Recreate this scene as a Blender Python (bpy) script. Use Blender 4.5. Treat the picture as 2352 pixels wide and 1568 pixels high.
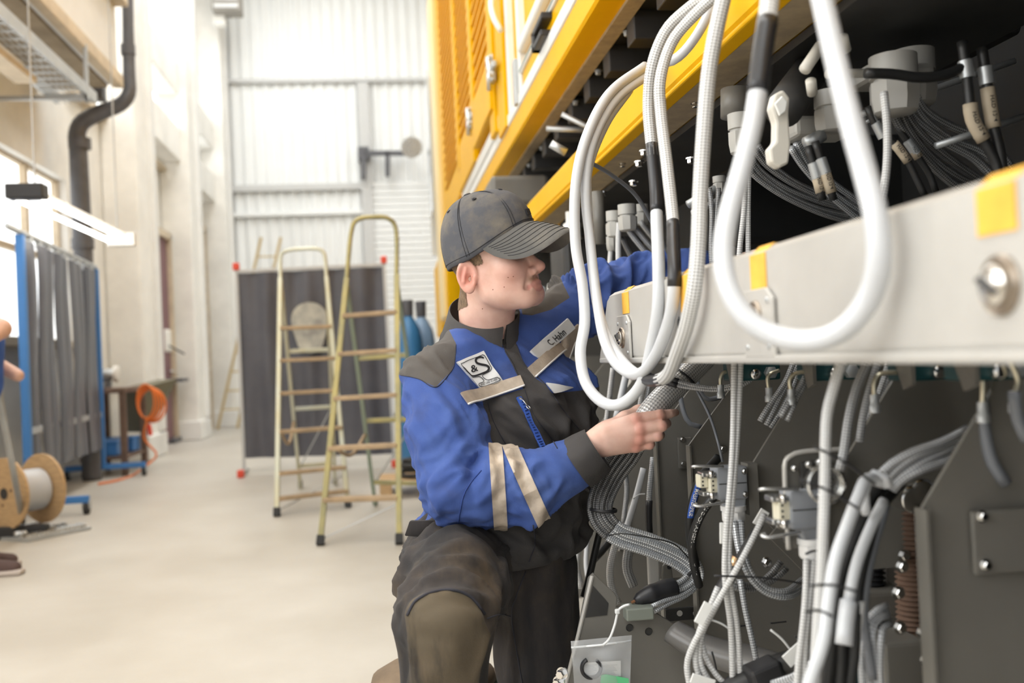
import bpy, bmesh, math, random
import numpy as np
from mathutils import Vector, Matrix
from mathutils.bvhtree import BVHTree

scene = bpy.context.scene
for o in list(bpy.data.objects):
    bpy.data.objects.remove(o, do_unlink=True)
COL = scene.collection
random.seed(7)

# ------------------------------------------------------------------ camera
F_PX, CXP, CYP = 2287.0, 1176.0, 784.0          # 35 mm lens on a 2352 x 1568 frame
CAM = np.array([0.0, 0.0, 1.0])
_rho, _yaw, _pit = math.radians(2.6), math.radians(7.42), math.radians(0.88)
FW = np.array([math.sin(_yaw)*math.cos(_pit), math.cos(_yaw)*math.cos(_pit), math.sin(_pit)])
_r0 = np.array([math.cos(_yaw), -math.sin(_yaw), 0.0])
_u0 = np.cross(_r0, FW)
RT = _r0*math.cos(_rho) - _u0*math.sin(_rho)
UP = _u0*math.cos(_rho) + _r0*math.sin(_rho)
cam_d = bpy.data.cameras.new('camera')
cam_d.sensor_width = 36.0
cam_d.lens = 36.0*F_PX/2352.0
cam_d.clip_start = 0.05
cam_d.clip_end = 200
cam_d.dof.use_dof = True
cam_d.dof.focus_distance = 2.12
cam_d.dof.aperture_fstop = 2.8
cam_o = bpy.data.objects.new('camera', cam_d)
COL.objects.link(cam_o)
m = Matrix(((RT[0], UP[0], -FW[0], CAM[0]), (RT[1], UP[1], -FW[1], CAM[1]), (RT[2], UP[2], -FW[2], CAM[2]), (0, 0, 0, 1)))
cam_o.matrix_world = m
scene.camera = cam_o

# ------------------------------------------------------------------ light: roof lights, daylight gate behind, side windows
w = bpy.data.worlds.new('world')
scene.world = w
w.use_nodes = True
w.node_tree.nodes['Background'].inputs[0].default_value = (0.92, 0.96, 1.0, 1)
w.node_tree.nodes['Background'].inputs[1].default_value = 0.35

def area_light(name, loc, rot, sx, sy, power, col):
    d = bpy.data.lights.new(name, 'AREA')
    d.shape = 'RECTANGLE'
    d.size, d.size_y = sx, sy
    d.energy = power
    d.color = col
    o = bpy.data.objects.new(name, d)
    o.location = loc
    o.rotation_euler = rot
    COL.objects.link(o)
    return o
area_light('skylight_light', (-1.3, 5.0, 8.3), (0, 0, 0), 2.6, 24, 360, (1.0, 0.985, 0.96))
area_light('skylight_light', (4.2, 5.0, 8.3), (0, 0, 0), 2.6, 24, 150, (1.0, 0.985, 0.96))
area_light('gate_daylight', (-0.6, -4.9, 2.6), (math.radians(90), 0, 0), 5.2, 4.6, 26, (0.97, 0.985, 1.0))
area_light('window_daylight', (-3.0, 0.6, 2.9), (0, math.radians(-90), 0), 2.6, 6.0, 72, (0.97, 0.985, 1.0))
area_light('window_daylight', (-3.0, 14.0, 5.6), (0, math.radians(-90), 0), 3.6, 8.0, 16, (0.98, 0.99, 1.0))

scene.view_settings.view_transform = 'Standard'
scene.view_settings.look = 'None'
scene.view_settings.exposure = 0.82
scene.view_settings.gamma = 1.0
scene.view_settings.use_curve_mapping = False

# ------------------------------------------------------------------ helpers: points
def ray(px, py):
    return FW + RT*((px-CXP)/F_PX) - UP*((py-CYP)/F_PX)
def at(px, py, Y):            # point of the picture ray at distance Y down the hall
    d = ray(px, py); return CAM + d*(Y/d[1])
def atX(px, py, X):
    d = ray(px, py); return CAM + d*(X/d[0])
def atZ(px, py, Z=0.0):
    d = ray(px, py); return CAM + d*((Z-CAM[2])/d[2])
def proj(P):
    q = np.asarray(P, float) - CAM
    z = q @ FW
    return np.stack([CXP + F_PX*(q @ RT)/z, CYP - F_PX*(q @ UP)/z], -1)

# ------------------------------------------------------------------ helpers: materials
MATS = {}
def mat(name, col, rough=0.55, metal=0.0, var=0.0, vscale=6.0, bump=0.0, bscale=40.0, col2=None, stretch=None,
        coat=0.0, alpha=1.0, trans=0.0, emit=None, estr=0.0, spec=None, sss=0.0, rvar=0.0, detail=6):
    if name in MATS: return MATS[name]
    m = bpy.data.materials.new(name)
    m.use_nodes = True
    nt = m.node_tree; N = nt.nodes; L = nt.links
    b = N['Principled BSDF']
    b.inputs['Base Color'].default_value = (*col, 1)
    b.inputs['Roughness'].default_value = rough
    b.inputs['Metallic'].default_value = metal
    if coat: b.inputs['Coat Weight'].default_value = coat; b.inputs['Coat Roughness'].default_value = 0.15
    if trans: b.inputs['Transmission Weight'].default_value = trans
    if spec is not None: b.inputs['Specular IOR Level'].default_value = spec
    if sss:
        b.inputs['Subsurface Weight'].default_value = sss
        b.inputs['Subsurface Radius'].default_value = (0.012, 0.004, 0.002)
        b.inputs['Subsurface Scale'].default_value = 1.0
    if alpha < 1: b.inputs['Alpha'].default_value = alpha
    if emit: b.inputs['Emission Color'].default_value = (*emit, 1); b.inputs['Emission Strength'].default_value = estr
    if var or bump or col2 or rvar:
        tc = N.new('ShaderNodeTexCoord'); mp = N.new('ShaderNodeMapping')
        L.new(tc.outputs['Object'], mp.inputs['Vector'])
        if stretch: mp.inputs['Scale'].default_value = stretch
        if var or col2 or rvar:
            nz = N.new('ShaderNodeTexNoise'); nz.inputs['Scale'].default_value = vscale; nz.inputs['Detail'].default_value = detail
            nz.inputs['Roughness'].default_value = 0.62
            L.new(mp.outputs['Vector'], nz.inputs['Vector'])
            rp = N.new('ShaderNodeValToRGB')
            rp.color_ramp.elements[0].position = 0.36; rp.color_ramp.elements[1].position = 0.66
            c2 = col2 if col2 else tuple(max(0, c*(1-var)) for c in col)
            c1 = col if col2 else tuple(min(1, c*(1+var*0.5)) for c in col)
            rp.color_ramp.elements[0].color = (*c2, 1); rp.color_ramp.elements[1].color = (*c1, 1)
            L.new(nz.outputs['Fac'], rp.inputs['Fac'])
            L.new(rp.outputs['Color'], b.inputs['Base Color'])
            if rvar:
                mr = N.new('ShaderNodeMapRange'); mr.inputs['To Min'].default_value = max(0.02, rough-rvar); mr.inputs['To Max'].default_value = rough+rvar
                L.new(nz.outputs['Fac'], mr.inputs['Value']); L.new(mr.outputs['Result'], b.inputs['Roughness'])
        if bump:
            n2 = N.new('ShaderNodeTexNoise'); n2.inputs['Scale'].default_value = bscale; n2.inputs['Detail'].default_value = 5
            L.new(mp.outputs['Vector'], n2.inputs['Vector'])
            bp = N.new('ShaderNodeBump'); bp.inputs['Strength'].default_value = bump; bp.inputs['Distance'].default_value = 0.01
            L.new(n2.outputs['Fac'], bp.inputs['Height']); L.new(bp.outputs['Normal'], b.inputs['Normal'])
    MATS[name] = m
    return m

# ------------------------------------------------------------------ helpers: objects
def base_loc(p):
    v = np.zeros(3)
    while p is not None:
        v += np.array(p.location); p = p.parent
    return v
def tagp(o, label=None, cat=None, group=None, kind=None):
    if label: o['label'] = label
    if cat: o['category'] = cat
    if group: o['group'] = group
    if kind: o['kind'] = kind
    return o
def thing(name, label, cat, loc=(0, 0, 0), group=None):
    o = bpy.data.objects.new(name, None)
    o.empty_display_size = 0.1
    o.location = [float(c) for c in loc]
    COL.objects.link(o)
    return tagp(o, label, cat, group)
def obj(name, verts, faces, material, parent=None, smooth=False, label=None, cat=None, group=None, kind=None, auto=None, uv=None):
    """one mesh object from world-space vertices; children keep their place under the parent's origin"""
    v = np.asarray(verts, float).reshape(-1, 3)
    if parent is not None:
        org = base_loc(parent); loc = None
    else:
        org = np.array([(v[:, 0].min()+v[:, 0].max())/2, (v[:, 1].min()+v[:, 1].max())/2, v[:, 2].min()]); loc = org
    me = bpy.data.meshes.new(name)
    me.from_pydata((v-org).tolist(), [], faces if isinstance(faces, list) else faces.tolist())
    mats = material if isinstance(material, (list, tuple)) else [material]
    for mm in mats: me.materials.append(mm)
    if smooth: me.polygons.foreach_set('use_smooth', [True]*len(me.polygons))
    if auto is not None:
        me.polygons.foreach_set('use_smooth', [True]*len(me.polygons)); me.set_sharp_from_angle(angle=math.radians(auto))
    if uv is not None:
        l = me.uv_layers.new(name='UVMap')
        idx = np.empty(len(me.loops), dtype=np.int32); me.loops.foreach_get('vertex_index', idx)
        l.data.foreach_set('uv', np.asarray(uv, np.float32)[idx].ravel())
    me.update()
    o = bpy.data.objects.new(name, me)
    COL.objects.link(o)
    if parent is not None: o.parent = parent
    else: o.location = loc
    return tagp(o, label, cat, group, kind)

def merge(*vf):
    V, Fc, n = [], [], 0
    for v, f in vf:
        v = np.asarray(v, float).reshape(-1, 3)
        V.append(v); Fc += [[i+n for i in q] for q in f]; n += len(v)
    return np.concatenate(V), Fc
BOXF = [[0, 3, 2, 1], [4, 5, 6, 7], [0, 1, 5, 4], [1, 2, 6, 5], [2, 3, 7, 6], [3, 0, 4, 7]]
def rbox(lo, hi, bev=0.0, seg=2):
    x0, y0, z0 = lo; x1, y1, z1 = hi
    v = [(x0, y0, z0), (x1, y0, z0), (x1, y1, z0), (x0, y1, z0), (x0, y0, z1), (x1, y0, z1), (x1, y1, z1), (x0, y1, z1)]
    if not bev: return np.array(v, float), BOXF
    return bevel(v, BOXF, bev, seg)
def bevel(v, f, bev, seg=2):
    bm = bmesh.new()
    bv = [bm.verts.new([float(c) for c in p]) for p in v]
    for q in f:
        try: bm.faces.new([bv[i] for i in q])
        except ValueError: pass
    bmesh.ops.recalc_face_normals(bm, faces=bm.faces)
    bmesh.ops.bevel(bm, geom=list(bm.edges), offset=bev, segments=seg, affect='EDGES', profile=0.5)
    bm.verts.index_update()
    V = np.array([p.co[:] for p in bm.verts]); Fc = [[x.index for x in q.verts] for q in bm.faces]
    bm.free()
    return V, Fc
def frame_of(d, up=(0, 0, 1)):
    d = np.asarray(d, float); d = d/np.linalg.norm(d)
    u = np.asarray(up, float)
    if abs(d @ u) > 0.97: u = np.array([0, 1.0, 0])
    a = np.cross(d, u); a /= np.linalg.norm(a)
    b = np.cross(a, d)
    return d, a, b
def bar(p, q, wd, th, bev=0.0, up=(0, 0, 1)):
    """beam of section wd (sideways) x th (along up) from p to q"""
    p = np.asarray(p, float); q = np.asarray(q, float)
    L = np.linalg.norm(q-p); d, a, b = frame_of(q-p, up)
    v, f = rbox((-wd/2, 0, -th/2), (wd/2, L, th/2), bev)
    return p + v[:, :1]*a + v[:, 1:2]*d + v[:, 2:]*b, f
def prism(poly, ext, bev=0.0):
    """closed polygon (world points) extruded by vector ext"""
    P = np.asarray(poly, float); n = len(P); E = np.asarray(ext, float)
    v = np.concatenate([P, P+E])
    f = [list(range(n-1, -1, -1)), list(range(n, 2*n))] + [[i, (i+1) % n, n+(i+1) % n, n+i] for i in range(n)]
    if bev: return bevel(v, f, bev, 2)
    return v, f
def spline(pts, n=None, step=0.012, closed=False):
    """Catmull-Rom through points, resampled evenly"""
    P = np.asarray(pts, float)
    if len(P) == 2: P = np.array([P[0], (P[0]+P[1])/2, P[1]])
    E = np.vstack([2*P[0]-P[1], P, 2*P[-1]-P[-2]])
    out = []
    for i in range(len(P)-1):
        p0, p1, p2, p3 = E[i:i+4]
        t = np.linspace(0, 1, 14, endpoint=False)[:, None]
        out.append(0.5*((2*p1)+(-p0+p2)*t+(2*p0-5*p1+4*p2-p3)*t**2+(-p0+3*p1-3*p2+p3)*t**3))
    out.append(P[-1:])
    C = np.vstack(out)
    s = np.concatenate([[0], np.cumsum(np.linalg.norm(np.diff(C, axis=0), axis=1))])
    if n is None: n = max(6, int(s[-1]/step))
    u = np.linspace(0, s[-1], n)
    return np.stack([np.interp(u, s, C[:, k]) for k in range(3)], 1)
def tube(path, r, seg=10, caps=True, flat=None):
    """swept tube with parallel-transport frame; r scalar or per-point; flat=(axis vector, factor) widens the section"""
    P = np.asarray(path, float); n = len(P)
    rr = np.full(n, r) if np.isscalar(r) else np.asarray(r, float)
    T = np.gradient(P, axis=0); T /= np.linalg.norm(T, axis=1)[:, None]+1e-12
    _, a, b = frame_of(T[0])
    A = [a]
    for i in range(1, n):
        a = A[-1]-T[i]*(A[-1] @ T[i]); A.append(a/np.linalg.norm(a))
    A = np.array(A); B = np.cross(T, A)
    th = np.linspace(0, 2*math.pi, seg, endpoint=False)
    V = P[:, None, :] + rr[:, None, None]*(np.cos(th)[None, :, None]*A[:, None, :] + np.sin(th)[None, :, None]*B[:, None, :])
    if flat is not None:
        ax = np.asarray(flat[0], float); ax = ax/np.linalg.norm(ax)
        off = V-P[:, None, :]
        V = V + ((off @ ax)*(flat[1]-1))[:, :, None]*ax
    V = V.reshape(-1, 3)
    i = np.arange(n-1)[:, None]*seg; j = np.arange(seg)[None, :]; j2 = (j+1) % seg
    Q = np.stack([i+j, i+seg+j, i+seg+j2, i+j2], -1).reshape(-1, 4).tolist()
    if caps: Q += [list(range(seg)), list(range(n*seg-1, (n-1)*seg-1, -1))]
    s = np.concatenate([[0], np.cumsum(np.linalg.norm(np.diff(P, axis=0), axis=1))])
    UVc = np.stack([np.tile(th/(2*math.pi), n), np.repeat(s, seg)], 1)
    return V, Q, UVc
def cyl(p, q, r, seg=16, r2=None):
    p = np.asarray(p, float); q = np.asarray(q, float)
    v, f, _ = tube([p, q], [r, r if r2 is None else r2], seg)
    return v, f
def lathe(p, axis, prof, seg=24):
    """profile of (distance along axis, radius) turned about axis through p"""
    p = np.asarray(p, float); d, a, b = frame_of(axis)
    pts = np.array([p+d*h for h, _ in prof]); th = np.linspace(0, 2*math.pi, seg, endpoint=False)
    ring = np.cos(th)[:, None]*a + np.sin(th)[:, None]*b
    V = np.concatenate([pts[i]+ring*max(r, 1e-4) for i, (_, r) in enumerate(prof)])
    n = len(prof); Q = []
    for i in range(n-1):
        for j in range(seg):
            k = (j+1) % seg
            Q.append([i*seg+j, i*seg+k, (i+1)*seg+k, (i+1)*seg+j])
    Q += [list(range(seg-1, -1, -1)), list(range((n-1)*seg, n*seg))]
    return V, Q
def hexbolt(p, axis, r, h):
    p = np.asarray(p, float); d, a, b = frame_of(axis)
    return merge(lathe(p, axis, [(0, r*1.35), (h*0.25, r*1.35)], 16), lathe(p+d*h*0.25, axis, [(0, r), (h*0.6, r), (h*0.75, r*0.85)], 6))
# ================================================================== materials of the hall
M_white = mat('white_paint', (0.80, 0.79, 0.76), 0.6, var=0.10, vscale=1.2)
M_cream = mat('cream_plaster', (0.84, 0.82, 0.77), 0.7, var=0.12, vscale=1.5)
M_sheet = mat('white_sheet_cladding', (0.82, 0.83, 0.82), 0.5, var=0.05, vscale=0.8)
M_rail = mat('grey_rail', (0.55, 0.55, 0.54), 0.5)
M_beige = mat('beige_frame', (0.62, 0.52, 0.38), 0.6, var=0.15)
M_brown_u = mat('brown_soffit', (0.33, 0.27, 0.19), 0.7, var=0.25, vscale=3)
M_darkpipe = mat('dark_pipe', (0.10, 0.10, 0.11), 0.45, var=0.2, vscale=8)
M_galv = mat('galvanised', (0.50, 0.52, 0.53), 0.4, metal=0.6, var=0.1)
M_black = mat('black_plastic', (0.02, 0.02, 0.022), 0.45)
M_rubber = mat('black_rubber', (0.03, 0.03, 0.03), 0.7)
M_steel = mat('bright_steel', (0.62, 0.62, 0.61), 0.28, metal=1.0, rvar=0.1, vscale=30)
M_blue_s = mat('blue_painted_steel', (0.05, 0.20, 0.52), 0.45)
M_maroon = mat('maroon_door', (0.20, 0.10, 0.11), 0.6)
M_glow = mat('daylit_pane', (0.9, 0.95, 1.0), 0.3, emit=(0.93, 0.97, 1.0), estr=1.0)
M_tubelamp = mat('lamp_tube', (1, 1, 1), 0.3, emit=(1.0, 0.97, 0.90), estr=5)
M_orange = mat('orange_cable', (0.80, 0.20, 0.03), 0.5)
M_red = mat('red_plastic', (0.75, 0.08, 0.04), 0.5)
M_rust = mat('brown_steel', (0.16, 0.10, 0.07), 0.65, var=0.3)
M_wood = mat('plywood', (0.56, 0.37, 0.19), 0.6, var=0.18, vscale=14, stretch=(1, 1, 6))
M_whitecab = mat('white_cable', (0.60, 0.615, 0.64), 0.36)

M_floor = mat('concrete_floor', (0.54, 0.51, 0.455), 0.42, col2=(0.46, 0.425, 0.365), vscale=1.3, bump=0.06, bscale=30, rvar=0.12, detail=9)

# ================================================================== shell
XL, YF, ZC = -3.12, 18.7, 8.6
v, f = rbox((-6.0, -5.6, -0.12), (9.0, 19.2, 0.0))
floor = obj('floor', v, f, M_floor, kind='structure', label='pale worn concrete floor of the hall', cat='floor')
v, f = rbox((-6.0, -5.6, ZC), (9.0, 19.2, ZC+0.2))
obj('ceiling', v, f, M_white, kind='structure', label='white hall ceiling', cat='ceiling')
for i, x in enumerate((-1.3, 4.2)):
    v, f = rbox((x-1.35, -7.0, ZC-0.12), (x+1.35, 17.0, ZC-0.02))
    obj('window_%d' % (i+5), v, f, M_glow, kind='structure', label=('long roof light strip above the aisle', 'long roof light strip above the machine')[i], cat='window')
# left wall: pieces round the window openings
WIN = [(5.2, 7.5, 1.35, 3.15), (7.9, 10.6, 1.35, 3.0), (-2.5, 3.6, 1.4, 4.4), (10.8, 17.6, 4.0, 7.0)]
segs = []
def wall_cells(us, vs, holes, mk):
    out = []
    us = sorted(set(us)); vs = sorted(set(vs))
    for a, b in zip(us[:-1], us[1:]):
        for c, d in zip(vs[:-1], vs[1:]):
            if not any(h[0] <= (a+b)/2 <= h[1] and h[2] <= (c+d)/2 <= h[3] for h in holes): out.append(mk(a, b, c, d))
    return merge(*out)
us = [-5.6, 19.2] + [h[0] for h in WIN] + [h[1] for h in WIN]; vs = [0, ZC] + [h[2] for h in WIN] + [h[3] for h in WIN]
v, f = wall_cells(us, vs, WIN, lambda a, b, c, d: rbox((XL-0.3, a, c), (XL, b, d)))
wl = obj('wall_left', v, f, M_cream, kind='structure', label='cream left wall of the hall with windows', cat='wall')
for i, (a, b, c, d) in enumerate(WIN):
    wn = thing('window_%d' % (i+1), ('small daylit window behind the curtain screen', 'daylit window behind the drain pipe', 'tall daylit window beside the camera', 'high daylit window above the wall columns')[i], 'window', (XL, a, c)); wn['kind'] = 'structure'
    n = max(2, int(round((b-a)/0.8))); mz = max(1, int(round((d-c)/0.95)))
    for k in range(n):
        for q in range(mz):
            y0, y1 = a+(b-a)*k/n, a+(b-a)*(k+1)/n; z0, z1 = c+(d-c)*q/mz, c+(d-c)*(q+1)/mz
            v, f = rbox((XL-0.16, y0+0.03, z0+0.03), (XL-0.14, y1-0.03, z1-0.03)); obj('pane', v, f, M_glow, wn)
    bars = [rbox((XL-0.2, a+(b-a)*k/n-0.035, c), (XL-0.08, a+(b-a)*k/n+0.035, d)) for k in range(n+1)]
    bars += [rbox((XL-0.19, a, c+(d-c)*q/mz-0.03), (XL-0.09, b, c+(d-c)*q/mz+0.03)) for q in range(mz+1)]
    v, f = merge(*bars); obj('window_frame', v, f, M_beige if i < 2 else M_white, wn)
    v, f = rbox((XL-0.02, a-0.08, c-0.07), (XL+0.10, b+0.08, c)); obj('window_sill', v, f, M_beige, wn)
v, f = rbox((8.7, -5.6, 0), (9.0, 19.2, ZC)); obj('wall_right', v, f, M_white, kind='structure', label='white right wall beyond the machine', cat='wall')
# back wall with the open daylight gate behind the camera
v, f = wall_cells([-6, 9, -3.2, 2.0], [0, ZC, 4.9], [(-3.2, 2.0, 0, 4.9)], lambda a, b, c, d: rbox((a, -5.6, c), (b, -5.3, d)))
obj('wall_back', v, f, M_white, kind='structure', label='white back wall with an open gate', cat='wall')
# far wall: trapezoid sheet cladding (ribs modelled), rails, gate
def ribbed(x0, x1, z0, z1, y, pitch, depth, vertical=True):
    V, Fq = [], []
    if vertical:
        xs = np.arange(x0, x1+1e-6, pitch/4); n = len(xs)
        for i, x in enumerate(xs):
            yy = y - (depth if i % 4 in (1, 2) else 0)
            V += [(x, yy, z0), (x, yy, z1)]
    else:
        zs = np.arange(z0, z1+1e-6, pitch/4); n = len(zs)
        for i, z in enumerate(zs):
            yy = y - (depth if i % 4 in (1, 2) else 0)
            V += [(x1, yy, z), (x0, yy, z)]
    for i in range(n-1): Fq.append([2*i, 2*i+2, 2*i+3, 2*i+1])
    return np.array(V), Fq
v1 = rbox((-6, YF+0.02, 0), (9, YF+0.3, ZC)); v2 = ribbed(-3.0, 9, 0.05, ZC, YF+0.01, 0.20, 0.035)
v, f = merge(v1, v2)
obj('wall_far', v, f, M_sheet, kind='structure', label='white ribbed sheet far wall of the hall', cat='wall')
d1 = thing('door_1', 'white roller gate with horizontal slats in the far wall', 'gate', (1.5, YF, 0)); d1['kind'] = 'structure'
xg = at(852, 560, YF-0.1)[0]; zg = at(845, 428, YF-0.1)[2]
zz = np.arange(0.05, zg, 0.12)
v0, f0 = rbox((xg+0.05, YF-0.09, 0), (xg+3.2, YF-0.06, 0.112), 0.008, 1)
first = None
for z in zz:
    if first is None:
        first = obj('slat', v0+np.array([0, 0, z]), f0, M_sheet, d1)
        zb = z
    else:
        c = first.copy(); COL.objects.link(c); c.parent = d1; c.location = (0, 0, z-zb)
fr = [rbox((xg-0.13, YF-0.16, 0), (xg+0.07, YF-0.03, at(822, 195, YF)[2])), rbox((xg+3.2, YF-0.16, 0), (xg+3.4, YF-0.03, zg+0.1))]
v, f = merge(*fr); obj('door_frame', v, f, M_rail, d1)
z1 = at(700, 188, YF)[2]; z2 = at(690, 432, YF)[2]; z3 = at(690, 492, YF)[2]
for i, (z, h) in enumerate(((z1, 0.08), (z2, 0.13), (z3, 0.08))):
    v, f = rbox((-2.8, YF-0.12, z-h/2), (4.5 if i == 0 else xg+0.1, YF-0.02, z+h/2), 0.015)
    obj('trim_%d' % (i+1), v, f, M_rail if i < 2 else M_sheet, kind='structure', label=('highest grey rail across the far wall', 'middle grey rail across the far wall', 'lowest white rail across the far wall')[i], cat='rail')
# columns along the left wall
def column(name, x0, x1, y0, y1, label):
    t = thing(name, label, 'column', ((x0+x1)/2, (y0+y1)/2, 0))
    v, f = rbox((x0, y0, 0), (x1, y1, ZC), 0.03); obj('shaft', v, f, M_cream, t)
    v, f = rbox((x0-0.04, y0-0.05, 0), (x1+0.04, y1+0.05, 0.28), 0.02); obj('plinth', v, f, M_white, t)
    v, f = rbox((x1-0.04, y1-0.26, 0.30), (x1+0.05, y1-0.04, ZC), 0.015); obj('corner_rib', v, f, M_white, t)
column('wall_column', XL, -2.72, 11.9, 12.75, 'thick cream column nearest along the left wall, beside the workbench')
column('wall_column', XL, -2.69, 15.0, 15.75, 'cream column second along the left wall, beside the maroon door')
column('wall_column', XL, -2.62, 18.0, 18.55, 'slim cream corner column where left wall meets the far wall')
# lintels, doors between the columns
def lintel(y0, y1, z, h=0.34):
    v, f = rbox((XL, y0, z), (-2.80, y1, z+h), 0.02)
    return v, f
n = 4
for (y0, y1, px, py) in ((12.75, 15.0, 350, 150), (12.75, 15.0, 370, 322), (15.75, 18.0, 462, 300), (15.75, 18.0, 470, 432)):
    z = at(px, py, y0+0.8)[2]
    v, f = lintel(y0, y1, z, 0.5)
    o = obj('trim_%d' % n, v, f, [M_cream], kind='structure', label='cream lintel spanning between two wall columns', group='lintels between the wall columns', cat='lintel'); n += 1
def slabdoor(name, y0, y1, z1, m, label):
    d = thing(name, label, 'door', (XL, y0, 0)); d['kind'] = 'structure'
    v, f = rbox((XL+0.02, y0+0.05, 0.02), (XL+0.10, y1-0.05, z1), 0.01); obj('door_leaf', v, f, m, d)
    v, f = merge(rbox((XL, y0, 0), (XL+0.16, y0+0.08, z1+0.08)), rbox((XL, y1-0.08, 0), (XL+0.16, y1, z1+0.08)), rbox((XL, y0, z1), (XL+0.16, y1, z1+0.1))); obj('door_frame', v, f, M_beige, d)
    v, f = tube(spline([(XL+0.10, y1-0.3, 1.0), (XL+0.16, y1-0.3, 1.02), (XL+0.16, y1-0.18, 1.02)], 8), 0.012, 8)[:2]; obj('door_handle', v, f, M_steel, d, smooth=True)
slabdoor('door_2', 12.85, 14.9, 2.9, M_maroon, 'tall maroon door between the cream wall columns')
slabdoor('door_3', 15.85, 17.9, 3.4, mat('grey_door', (0.22, 0.22, 0.22), 0.5), 'tall dark grey door beside the corner column')
# crane runway beam with soffit and cable tray, upper left
t = thing('crane_beam', 'cream concrete crane beam with brown soffit along the upper left wall', 'beam', (-3.0, 7, 3.9))
zb = at(272, 196, 9.85)[2]; xb = at(272, 196, 9.85)[0]
v, f = rbox((xb-0.10, 2.5, zb), (xb, 9.85, zb+0.75), 0.015); obj('web', v, f, M_white, t)
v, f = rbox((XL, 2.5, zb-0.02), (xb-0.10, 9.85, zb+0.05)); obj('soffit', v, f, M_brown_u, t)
v, f = rbox((xb-0.04, 2.5, zb-0.03), (xb+0.05, 9.85, zb+0.09), 0.01); obj('edge_strip', v, f, M_beige, t)
v, f = rbox((xb-0.12, 2.5, zb+0.75), (xb+0.12, 9.85, zb+0.85), 0.01); obj('rail', v, f, M_beige, t)
t = thing('cable_tray', 'galvanised mesh cable tray under the crane beam', 'cable tray', (-3.0, 7, zb-0.4))
xt, zt = xb-0.12, zb-0.42
for s in (-1, 1):
    v, f = rbox((xt+s*0.16-0.012, 3.0, zt), (xt+s*0.16+0.012, 8.9, zt+0.09)); obj('side_rail', v, f, M_galv, t)
for k in range(7):
    v, f = tube([(xt-0.13+k*0.043, 3.0, zt+0.005), (xt-0.13+k*0.043, 8.9, zt+0.005)], 0.005, 6)[:2]; obj('wire', v, f, M_galv, t)
v0, f0 = rbox((xt-0.16, 3.0, zt-0.004), (xt+0.16, 3.03, zt+0.004)); c0 = obj('rung', v0, f0, M_galv, t)
for k in range(1, 37):
    c = c0.copy(); COL.objects.link(c); c.parent = t; c.location = (0, k*0.16, 0)
for y in (4.2, 6.5, 8.6):
    v, f = merge(rbox((XL, y, zt-0.04), (xt+0.17, y+0.05, zt-0.005)), rbox((xt+0.15, y, zt-0.04), (xt+0.175, y+0.05, zb))); obj('bracket', v, f, M_galv, t)
# dark drain pipe
t = thing('drain_pipe', 'dark grey drain pipe with a stepped elbow on the left wall', 'pipe', at(190, 600, 10.02)*np.array([1, 1, 0]))
Yp = 10.02
pts = [at(291, -160, Yp), at(294, 60, Yp), at(297, 175, Yp), at(296, 215, Yp), at(276, 240, Yp), at(232, 258, Yp), at(190, 280, Yp), at(177, 310, Yp), at(180, 350, Yp), at(186, 480, Yp), at(193, 620, Yp)]
b0 = at(193, 620, Yp); pts += [np.array([b0[0], Yp, 0.9]), np.array([b0[0], Yp, 0.0])]
r_ = [0.055]*3+[0.06, 0.075, 0.085, 0.09, 0.092]+[0.088]*5
P = spline(pts, 120); rr = np.interp(np.linspace(0, 1, 120), np.linspace(0, 1, len(r_)), r_)
v, f, _ = tube(P, rr, 14); obj('pipe_run', v, f, M_darkpipe, t, smooth=True)
for (px, py) in ((294, 115), (183, 330), (190, 560)):
    c = at(px, py, Yp); v, f = lathe(c-np.array([0, 0, .05]), (0, 0, 1), [(0, .07 if py < 200 else .105), (.1, .07 if py < 200 else .105)], 18); obj('pipe_collar', v, f, M_darkpipe, t)
c = at(255, 232, Yp); v, f = rbox((c[0]-0.25, Yp-0.1, c[2]), (c[0]-0.05, Yp+0.05, c[2]+0.45), 0.01); obj('pipe_bracket', v, f, M_darkpipe, t)
# dark fan heater high at the far corner
t = thing('unit_heater', 'dark box heater high on the far corner column', 'heater', at(530, 30, 17.5))
c = at(530, 18, 17.6); v, f = rbox(c-np.array([.28, .3, .15]), c+np.array([.2, .1, .55]), 0.02); obj('housing', v, f, mat('heater_grey', (.25, .23, .20), .6), t)
for k in range(4):
    v, f = rbox(c+np.array([-.24, -.32, -.1+k*.13]), c+np.array([.16, -.30, -.04+k*.13])); obj('louvre', v, f, M_rail, t)
v, f = rbox(c+np.array([-.3, -.05, -.28]), c+np.array([-.1, .2, -.14]), .01); obj('bracket', v, f, M_cream, t)
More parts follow.
